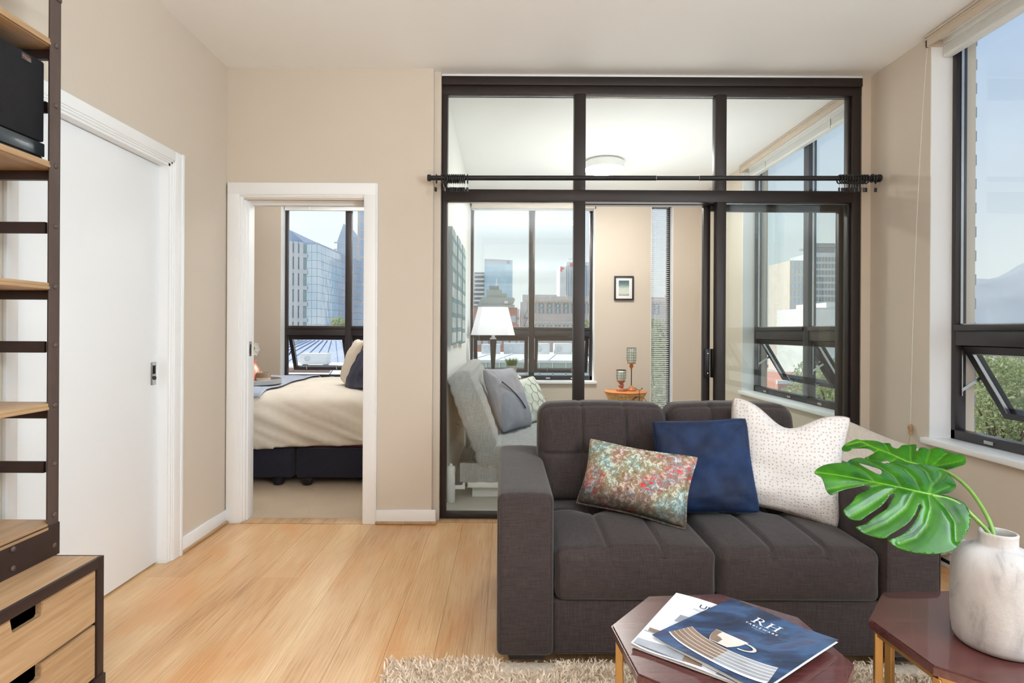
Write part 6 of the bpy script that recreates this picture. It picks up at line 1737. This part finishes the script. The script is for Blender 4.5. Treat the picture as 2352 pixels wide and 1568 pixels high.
w0 = eb('window', M['x_blind'], lb, (-8.8, -7.6, 139.85, 140.05, 3.4, 5.0)); copies(w0, lb, [(1.7 * k, 0, -2.8 * j) for k in range(7) for j in range(3) if (k, j) != (0, 0)])
b = B(); b.cyl((-2.1, 142, 12.4), (-2.1, 142, 14.3), 0.25, 0.1, n=8); link('finial', b, M['x_white'], lb)
# --- grey and white mid-rise blocks between them
for (nm, lbl, x0, x1, y0, zt_, mat, ew) in (('concrete_block', 'grey concrete block rising left of the sandstone building', 6.5, 19.5, 215, 15.0, 'x_grey', 1), ('fire_escape_block', 'white block with outside stairs beside the sandstone building', 4.0, 5.7, 150, 8.9, 'x_white', 0), ('narrow_block', 'narrow grey glazed block behind the outside stairs', 3.0, 6.3, 200, 9.0, 'x_tower', 1)):
    g_ = building(nm, lbl, ((x0 + x1) / 2, y0 + 5, -11)); eb('wall', M[mat], g_, (x0, x1, y0, y0 + 10, -11, zt_))
    if ew:
        w0 = eb('window_band', M['x_grey_dark'], g_, (x0 + 0.3, x1 - 0.3, y0 - 0.1, y0, 0.0, 0.9)); copies(w0, g_, [(0, 0, 2.6 * k) for k in range(1, int(zt_ / 2.6))])
    else:
        w0 = eb('landing', M['x_grey_dark'], g_, (x0 + 1.0, x1 + 0.3, y0 - 0.8, y0, 0.0, 0.25)); copies(w0, g_, [(0, 0, 2.3 * k) for k in range(1, 3)])
        b = B()
        for k in range(3): b.bar((x0 + 1.0, y0 - 0.6, 0.2 + 2.3 * k), (x1 + 0.2, y0 - 0.6, 2.3 + 2.3 * k), 0.2, 0.2)
        link('stair', b, M['x_grey_dark'], g_, smooth=False)

# --- market hall below the den window: glazed clerestory, pitched roof, machines on the flat part
mh = building('market_hall', 'low hall with green glazed front and pale pitched roof below the den window', (4, 44, -11))
eb('wall', M['x_grey'], mh, (-3.3, 8.1, 40.2, 58, -11, -0.95)); eb('fascia', M['x_white'], mh, (-3.2, 8, 39.7, 40.2, -1.0, -0.80), (-3.2, 8, 39.7, 40.2, -2.75, -2.5))
pn = eb('glazing_panel', M['x_green_glass'], mh, (-3.1, -2.25, 39.9, 40.05, -2.5, -1.78)); copies(pn, mh, [(0.93 * k, 0, 0.76 * j) for k in range(12) for j in range(2) if (k, j) != (0, 0)])
b = B()
for k in range(13): b.box(-3.2 + 0.93 * k, -3.13 + 0.93 * k, 39.75, 40.0, -2.5, -0.95)
b.box(-3.2, 8, 39.75, 40.0, -1.80, -1.73); link('glazing_bars', b, M['x_white'], mh, smooth=False)
b = B(); b.prism([(39.4, -0.80), (47.4, -0.70), (47.4, -0.9), (39.4, -0.94)], lambda y, z: (-3.2, y, z), lambda y, z: (8, y, z)); link('roof', b, M['x_grey'], mh, smooth=False)
for k in range(6):
    b = B().bar((-2.4 + 1.8 * k, 39.5, -0.77), (-1.2 + 1.8 * k, 47.3, -0.67), 0.10, 0.06); link('roof_bar', b, M['x_white'], mh, smooth=False)
def roof_unit(label, x, y, z, w, d, h, kind):
    u = thing('rooftop_unit', label, 'machine', (x, y, z))
    b = B().box(x - w / 2, x + w / 2, y - d / 2, y + d / 2, z + 0.12, z + h, bev=0.04); link('housing', b, M['x_white' if kind else 'x_grey'], u)
    b = B()
    for dx in (-w * 0.4, w * 0.4): b.box(x + dx - 0.06, x + dx + 0.06, y - d * 0.45, y + d * 0.45, z, z + 0.12)
    link('feet', b, M['x_grey_dark'], u)
    b = B(); b.torus((x - w * 0.22, y - d / 2 - 0.02, z + h * 0.56), (0, 1, 0), h * 0.20, 0.03, 20, 6); b.cyl((x - w * 0.22, y - d / 2 - 0.01, z + h * 0.56), (x - w * 0.22, y - d / 2 + 0.02, z + h * 0.56), h * 0.17); link('fan_grille', b, M['x_grey'], u)
    return u
ru = 'rooftop machines on the market hall'
for i, (x, y, w, h, k, l_) in enumerate(((-1.2, 49, 1.6, 1.0, 0, 'grey rooftop machine behind the lamp pole'), (1.0, 49.5, 2.2, 1.1, 0, 'wide grey rooftop machine left of the den window mullion'), (3.2, 49, 1.2, 1.1, 1, 'white rooftop machine beside the den window mullion'), (5.0, 49.5, 1.5, 1.1, 1, 'white rooftop machine at the second sash’s left edge'), (6.9, 49, 1.9, 1.0, 0, 'wide grey rooftop machine in the second sash'))):
    roof_unit(l_, x, y, -0.92, w, 1.4, h, k)
eb('flat_roof', M['x_white'], mh, (-3.3, 8.1, 47.4, 58, -1.0, -0.92))

# --- mirrored office block outside the bedroom window
mb = building('mirrored_office', 'mirror glass office block with chamfered corner outside the bedroom window', (-46, 140, -11))
C0, C1, C2, C3 = Vector((-49.6, 126.5)), Vector((-45.4, 130)), Vector((-43.0, 130)), Vector((-42.0, 166))
b = B(); out = [C0, C1, C2, C3, Vector((-70, 166)), Vector((-70, 126.5))]
b.prism([(p.x, p.y) for p in out], lambda x, y: (x, y, -11), lambda x, y: (x, y, 21.2)); link('wall', b, M['x_tower'], mb, smooth=False)
def panes(p, q, n, z0, dz, m, mat, gap=0.07, nm='pane', push=0.02):
    d = (q - p) / n; nrm = Vector((d.y, -d.x)).normalized(); first = None; offs = []
    for i in range(n):
        for j in range(m):
            a = p + d * i
            if first is None:
                u = d.normalized(); c = a + d / 2 + nrm * push
                b = B().obox((c.x, c.y, z0 + dz / 2), (u.x, u.y, 0), (nrm.x, nrm.y, 0), (0, 0, 1), d.length / 2 - gap / 2, 0.08, dz / 2 - gap / 2); first = link(nm, b, mat, mb, smooth=False)
            else: offs.append((d.x * i, d.y * i, dz * j))
    copies(first, mb, offs)
panes(C1, C2, 2, -3.0, 1.83, 13, M['x_mirror']); panes(C2, C3, 14, -3.0, 1.83, 13, M['x_mirror'], gap=0.08)
# banded left face: white columns, green windows
panes(C0, C1, 3, -3.0, 1.83, 13, M['x_green_glass'], gap=0.2, nm='window_pane')
for q in (0.30, 0.52, 0.74):
    c = C0 + (C1 - C0) * q; u = (C1 - C0).normalized(); n_ = Vector((u.y, -u.x)); b = B().obox((c.x + n_.x * 0.3, c.y + n_.y * 0.3, 5), (u.x, u.y, 0), (n_.x, n_.y, 0), (0, 0, 1), 0.42, 0.3, 16.0); link('column', b, M['x_white'], mb, smooth=False)
c = (C0 + C1) / 2; u = (C1 - C0).normalized(); n_ = Vector((u.y, -u.x)); b = B().obox((c.x + n_.x * 0.25, c.y + n_.y * 0.25, -0.2), (u.x, u.y, 0), (n_.x, n_.y, 0), (0, 0, 1), (C1 - C0).length / 2, 0.22, 0.45); s0 = link('spandrel', b, M['x_white'], mb, smooth=False); copies(s0, mb, [(0, 0, 3.66 * k) for k in range(1, 6)])
b = B(); b.prism([(-49.6, 21.2), (-46.0, 21.2), (-49.6, 24.2)], lambda x, z: (x, 130.5, z), lambda x, z: (x, 160, z)); link('roof_wedge', b, M['x_slate'], mb, smooth=False)

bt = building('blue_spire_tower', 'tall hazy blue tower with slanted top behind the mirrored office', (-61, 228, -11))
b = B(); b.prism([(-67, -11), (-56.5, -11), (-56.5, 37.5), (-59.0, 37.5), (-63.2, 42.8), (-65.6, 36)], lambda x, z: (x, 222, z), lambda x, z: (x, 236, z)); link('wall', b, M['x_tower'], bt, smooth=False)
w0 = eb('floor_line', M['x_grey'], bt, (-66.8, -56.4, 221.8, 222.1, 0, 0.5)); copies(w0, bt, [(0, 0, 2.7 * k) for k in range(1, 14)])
w0 = eb('balcony', M['x_white'], bt, (-57.6, -56.0, 221.0, 222.2, 1.0, 1.9)); copies(w0, bt, [(0, 0, 2.7 * k) for k in range(1, 13)])
bg = building('beige_tower', 'beige tower with blue square windows at the doorway’s right edge', (-40, 175, -11))
eb('wall', M['x_beige'], bg, (-44.2, -34, 170, 186, -11, 39.0))
w0 = eb('window', M['x_blue'], bg, (-43.4, -41.9, 169.8, 170.05, -1.0, 0.9)); copies(w0, bg, [(2.5 * k, 0, 2.72 * j) for k in range(4) for j in range(14) if (k, j) != (0, 0)])
db = building('dark_glass_block', 'dark blue glass block below the tall towers', (-52, 205, -11)); eb('wall', M['x_blue'], db, (-57.5, -46.2, 202, 214, -11, 22.5)); w0 = eb('mullion', M['x_grey_dark'], db, (-57.4, -57.2, 201.8, 202.05, -4, 22.4)); copies(w0, db, [(0.9 * k, 0, 0) for k in range(1, 12)])

# --- slate hip roof house and brick house below the bedroom window
sl = building('slate_roof_house', 'house with wide blue slate hip roof below the bedroom window', (-20, 62, -11))
eb('wall', M['x_grey'], sl, (-27.5, -13.0, 58, 72, -11, -2.2))
b = B(); vs = [b.v(p) for p in ((-28, 57.5, -2.2), (-12.5, 57.5, -2.2), (-12.5, 73, -2.2), (-28, 73, -2.2), (-23, 65, 0.1), (-18, 65, 0.1))]
for q in ((0, 1, 5, 4), (1, 2, 5), (2, 3, 4, 5), (3, 0, 4), (3, 2, 1, 0)): b.face([vs[i] for i in q])
link('roof', b, M['x_slate'], sl, smooth=False)
for k in range(12):
    q = k / 11; b = B().bar((-27.5 + 14.5 * q, 57.6, -2.15), (-23 + 5 * q, 64.8, 0.12), 0.08, 0.08); link('roof_seam', b, M['x_slate'], sl, smooth=False)
bh = building('brick_house', 'brown brick house at the lower left of the bedroom window', (-17.5, 46, -11)); eb('wall', M['x_brown'], bh, (-20, -14.4, 44, 50, -11, -2.75)); eb('coping', M['x_white'], bh, (-20.2, -14.2, 43.8, 50.2, -2.75, -2.55)); w0 = eb('window', M['x_glass_dark'], bh, (-19, -18.2, 43.9, 44.05, -5, -3.6)); copies(w0, bh, [(1.6 * k, 0, 0) for k in range(1, 3)])
gh = building('glass_awning_hall', 'pale hall with glazed awnings behind the ivory cushion', (-11, 48, -11)); eb('wall', M['x_grey'], gh, (-14, -6.2, 46.6, 56, -11, -2.3)); pn = eb('glazing_panel', M['x_green_glass'], gh, (-13.8, -12.9, 46.4, 46.6, -4.4, -2.9)); copies(pn, gh, [(1.0 * k, 0, 0) for k in range(1, 7)])
b = B(); b.prism([(44.6, -2.5), (46.6, -1.7), (46.6, -1.85), (44.6, -2.65)], lambda y, z: (-14, y, z), lambda y, z: (-6.2, y, z)); link('awning', b, M['x_white'], gh, smooth=False)
for k in range(9): b = B().bar((-13.9 + 0.95 * k, 44.6, -2.46), (-13.9 + 0.95 * k, 46.6, -1.66), 0.06, 0.05); link('awning_bar', b, M['x_grey_dark'], gh, smooth=False)
roof_unit('long white rooftop machine in the bedroom window sash', -17.3, 52, -2.0, 2.4, 1.4, 1.1, 1)
b = building('flat_roof_house', 'flat roofed house carrying the long white machine', (-17.3, 53, -11)); eb('wall', M['x_brown'], b, (-20.5, -14.2, 50.6, 56.5, -11, -2.15)); eb('flat_roof', M['x_white'], b, (-20.6, -14.1, 50.5, 56.6, -2.15, -2.0))

# --- city seen through the right-hand windows
gt = building('grid_tower', 'grey tower with a dense grid of windows beyond the sliding panel', (106, 186, -11))
eb('wall', M['x_grey'], gt, (97, 108, 180, 194, -11, 26.5)); eb('crown', M['x_grey_dark'], gt, (99.5, 106, 183, 190, 26.5, 30.0), (98.5, 107, 182, 191, 28.6, 29.2))
w0 = eb('window', M['x_grey_dark'], gt, (97.3, 97.9, 179.8, 180.05, -3.6, -2.2)); copies(w0, gt, [(0.98 * k, 0, 2.1 * j) for k in range(11) for j in range(14) if (k, j) != (0, 0)])
wg = building('white_grid_tower', 'slender tower with white window grid beyond the sliding panel', (92, 188, -11))
eb('wall', M['x_beige'], wg, (88, 95.5, 176, 190, -11, 23.5)); w0 = eb('window', M['x_tower'], wg, (88.4, 89.3, 175.8, 176.05, -3.6, -2.0)); copies(w0, wg, [(1.22 * k, 0, 2.3 * j) for k in range(6) for j in range(12) if (k, j) != (0, 0)])
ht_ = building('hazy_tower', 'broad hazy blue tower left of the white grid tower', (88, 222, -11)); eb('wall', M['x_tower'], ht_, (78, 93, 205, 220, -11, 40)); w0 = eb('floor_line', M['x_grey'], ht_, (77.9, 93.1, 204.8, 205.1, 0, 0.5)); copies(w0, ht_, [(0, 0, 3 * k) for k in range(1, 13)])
wb = building('white_warehouse', 'plain white low building under the grid tower', (70, 126, -11)); eb('wall', M['x_white'], wb, (64, 80, 120, 134, -11, 6.4), (68, 80, 120.5, 133, 6.4, 7.6)); eb('parapet', M['x_grey'], wb, (63.9, 80.1, 119.9, 120.1, 6.2, 6.5))
ob = building('brick_warehouse', 'low orange brick building among the trees on the right', (30, 58, -11)); eb('wall', M['x_brick'], ob, (24, 40, 50, 64, -11, -3.2)); eb('parapet', M['x_white'], ob, (23.9, 40.1, 49.9, 50.1, -3.3, -3.0)); w0 = eb('window', M['x_glass_dark'], ob, (25, 26, 49.9, 50.05, -6.2, -4.4)); copies(w0, ob, [(1.9 * k, 0, 0) for k in range(1, 8)])
fl = thing('flagpole', 'white flagpole flying a red flag beyond the sliding panel', 'flagpole', (36.3, 80, -11))
b = B().cyl((36.3, 80, -11), (36.3, 80, 16.2), 0.14, 0.08, 8); link('pole', b, M['x_white'], fl)
b = B(); rows = [[(36.2 - 1.5 * q, 80 + 0.25 * math.sin(q * 7), 15.2 - 2.4 * r_ - 0.9 * q) for q in np.linspace(0, 1, 12)] for r_ in np.linspace(0, 1, 5)]; b.grid(rows); o = link('flag', b, M['x_red'], fl); md = o.modifiers.new('thickness', 'SOLIDIFY'); md.thickness = 0.03
sp_ = thing('street_lamp', 'green street lamp post among trees outside the main window', 'street lamp', (30.5, 36, -11)); b = B().cyl((30.5, 36, -11), (30.5, 36, -2.2), 0.12, 0.09, 8); b.tube([(30.5, 36, -2.4), (30.7, 36, -2.0), (32.6, 36, -1.9)], 0.07, 8); link('post', b, M['x_green_pole'], sp_); b = B().box(32.2, 33.0, 35.85, 36.15, -2.05, -1.9); link('lamp_head', b, M['x_grey'], sp_)

# mountain ridge far beyond
b = B(); rows = []
for j in range(8):
    y = 2600 + j * 160; row = []
    for i in range(90):
        x = 1500 + i * 60; u = (x - 2300) / 1500
        h = 60 + 430 * math.exp(-((x - 3300) / 760) ** 2) + 40 * math.exp(-((x - 2300) / 400) ** 2) + 60 * mnoise.noise(Vector((x * 0.004, j * 0.5, 0))) + 22 * mnoise.noise(Vector((x * 0.015, j, 3)))
        h *= math.sin(PI * (j + 0.25) / 8.5) ** 0.8
        row.append((x, y, -40 + max(0, h)))
    rows.append(row)
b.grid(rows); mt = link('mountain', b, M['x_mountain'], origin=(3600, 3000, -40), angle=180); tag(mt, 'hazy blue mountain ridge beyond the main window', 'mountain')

# trees: each with its own trunk, limbs and leafy crown
leaf_count = 0
def tree(label, x, y, h, r, base=-11.0, dens=1500, leaf=0.16, group='street trees outside the windows'):
    t_ = thing('leafy_tree', label, 'tree', (x, y, base), group)
    top = base + h; b = B()
    b.tube([(x, y, base), (x + 0.1, y, base + h * 0.3), (x - 0.05, y, base + h * 0.62)], [0.26, 0.2, 0.12], 8)
    cl_ = []
    for k in range(9):
        a = k * 2.4; rr = r * (0.35 + 0.3 * rnd.random()); z = base + h * (0.52 + 0.36 * rnd.random()); c = (x + rr * math.cos(a), y + rr * math.sin(a), z); cl_.append(Vector(c))
        b.tube([(x, y, base + h * (0.34 + 0.02 * k)), ((x + c[0]) / 2, (y + c[1]) / 2, z - h * 0.10), c], [0.10, 0.06, 0.02], 6)
    cl_.append(Vector((x, y, top - r * 0.45)))
    link('trunk', b, M['x_bark'], t_)
    ctr = np.array([list(c) for c in cl_]); pick = rng.integers(0, len(cl_), dens)
    d = rng.normal(size=(dens, 3)); d /= np.linalg.norm(d, axis=1)[:, None]; rad = r * 0.52 * rng.random((dens, 1)) ** 0.42
    P = ctr[pick] + d * rad * np.array([1, 1, 0.8])
    P[:, 2] = np.minimum(P[:, 2], top)
    u = rng.normal(size=(dens, 3)); u /= np.linalg.norm(u, axis=1)[:, None]; w = np.cross(u, rng.normal(size=(dens, 3))); w /= np.linalg.norm(w, axis=1)[:, None]
    s = leaf * rng.uniform(0.6, 1.3, (dens, 1)); Q = np.stack([P - u * s, P + w * s * 0.55, P + u * s, P - w * s * 0.55], 1) - np.array([x, y, base])
    me = bpy.data.meshes.new('crown'); me.vertices.add(dens * 4); me.vertices.foreach_set('co', Q.reshape(-1)); me.loops.add(dens * 4); me.loops.foreach_set('vertex_index', np.arange(dens * 4, dtype=np.int32)); me.polygons.add(dens); me.polygons.foreach_set('loop_start', np.arange(0, dens * 4, 4, dtype=np.int32)); me.update()
    o = bpy.data.objects.new('crown', me); COL.objects.link(o); o.parent = t_; me.materials.append(M['x_leaves']); o['kind'] = 'stuff'
for (x, y, h, r, l_) in ((21.5, 24.5, 11.9, 2.6, 'nearest leafy tree outside the main right window'), (26.0, 29.5, 11.2, 2.8, 'leafy tree behind the nearest one outside the main window'), (35.6, 40.0, 12.0, 3.0, 'leafy tree beyond the green lamp post'), (31.0, 32.5, 7.4, 1.4, 'low tree at the sash’s lower corner outside the main window'),
        (19.0, 33.0, 11.0, 2.6, 'leafy tree seen through the den’s right sash'), (22.5, 40.0, 10.6, 2.6, 'leafy tree farther back through the den’s right sash'), (15.0, 30.0, 9.4, 2.3, 'shorter tree at the left of the den’s right sash'), (27.5, 46.0, 10.5, 2.8, 'leafy tree before the orange brick building'), (43.0, 48.0, 10.8, 3.2, 'broad tree at the far right beyond the main window')):
    tree(l_, x, y, h, r, dens=7000, leaf=0.095)
tree('pale green tree before the sandstone building', 24.5, 150, 17.5, 4.2, dens=2200, leaf=0.42)
tree('bushy green tree at the foot of the mirrored office', -27.0, 92, 14.5, 2.9, dens=2200, leaf=0.26)
tree('green tree seen through the narrow tall window low down', 18.6, 74, 13.2, 3.4, dens=2200, leaf=0.24)
tree('second green tree behind the narrow tall window', 22.0, 84, 14.6, 3.6, dens=2200, leaf=0.26)
tree('low green tree seen lowest through the narrow tall window', 14.6, 53, 8.0, 2.6, dens=2000, leaf=0.2)
tree('middle green tree behind the narrow tall window blind', 17.0, 62, 10.2, 2.8, dens=2000, leaf=0.2)
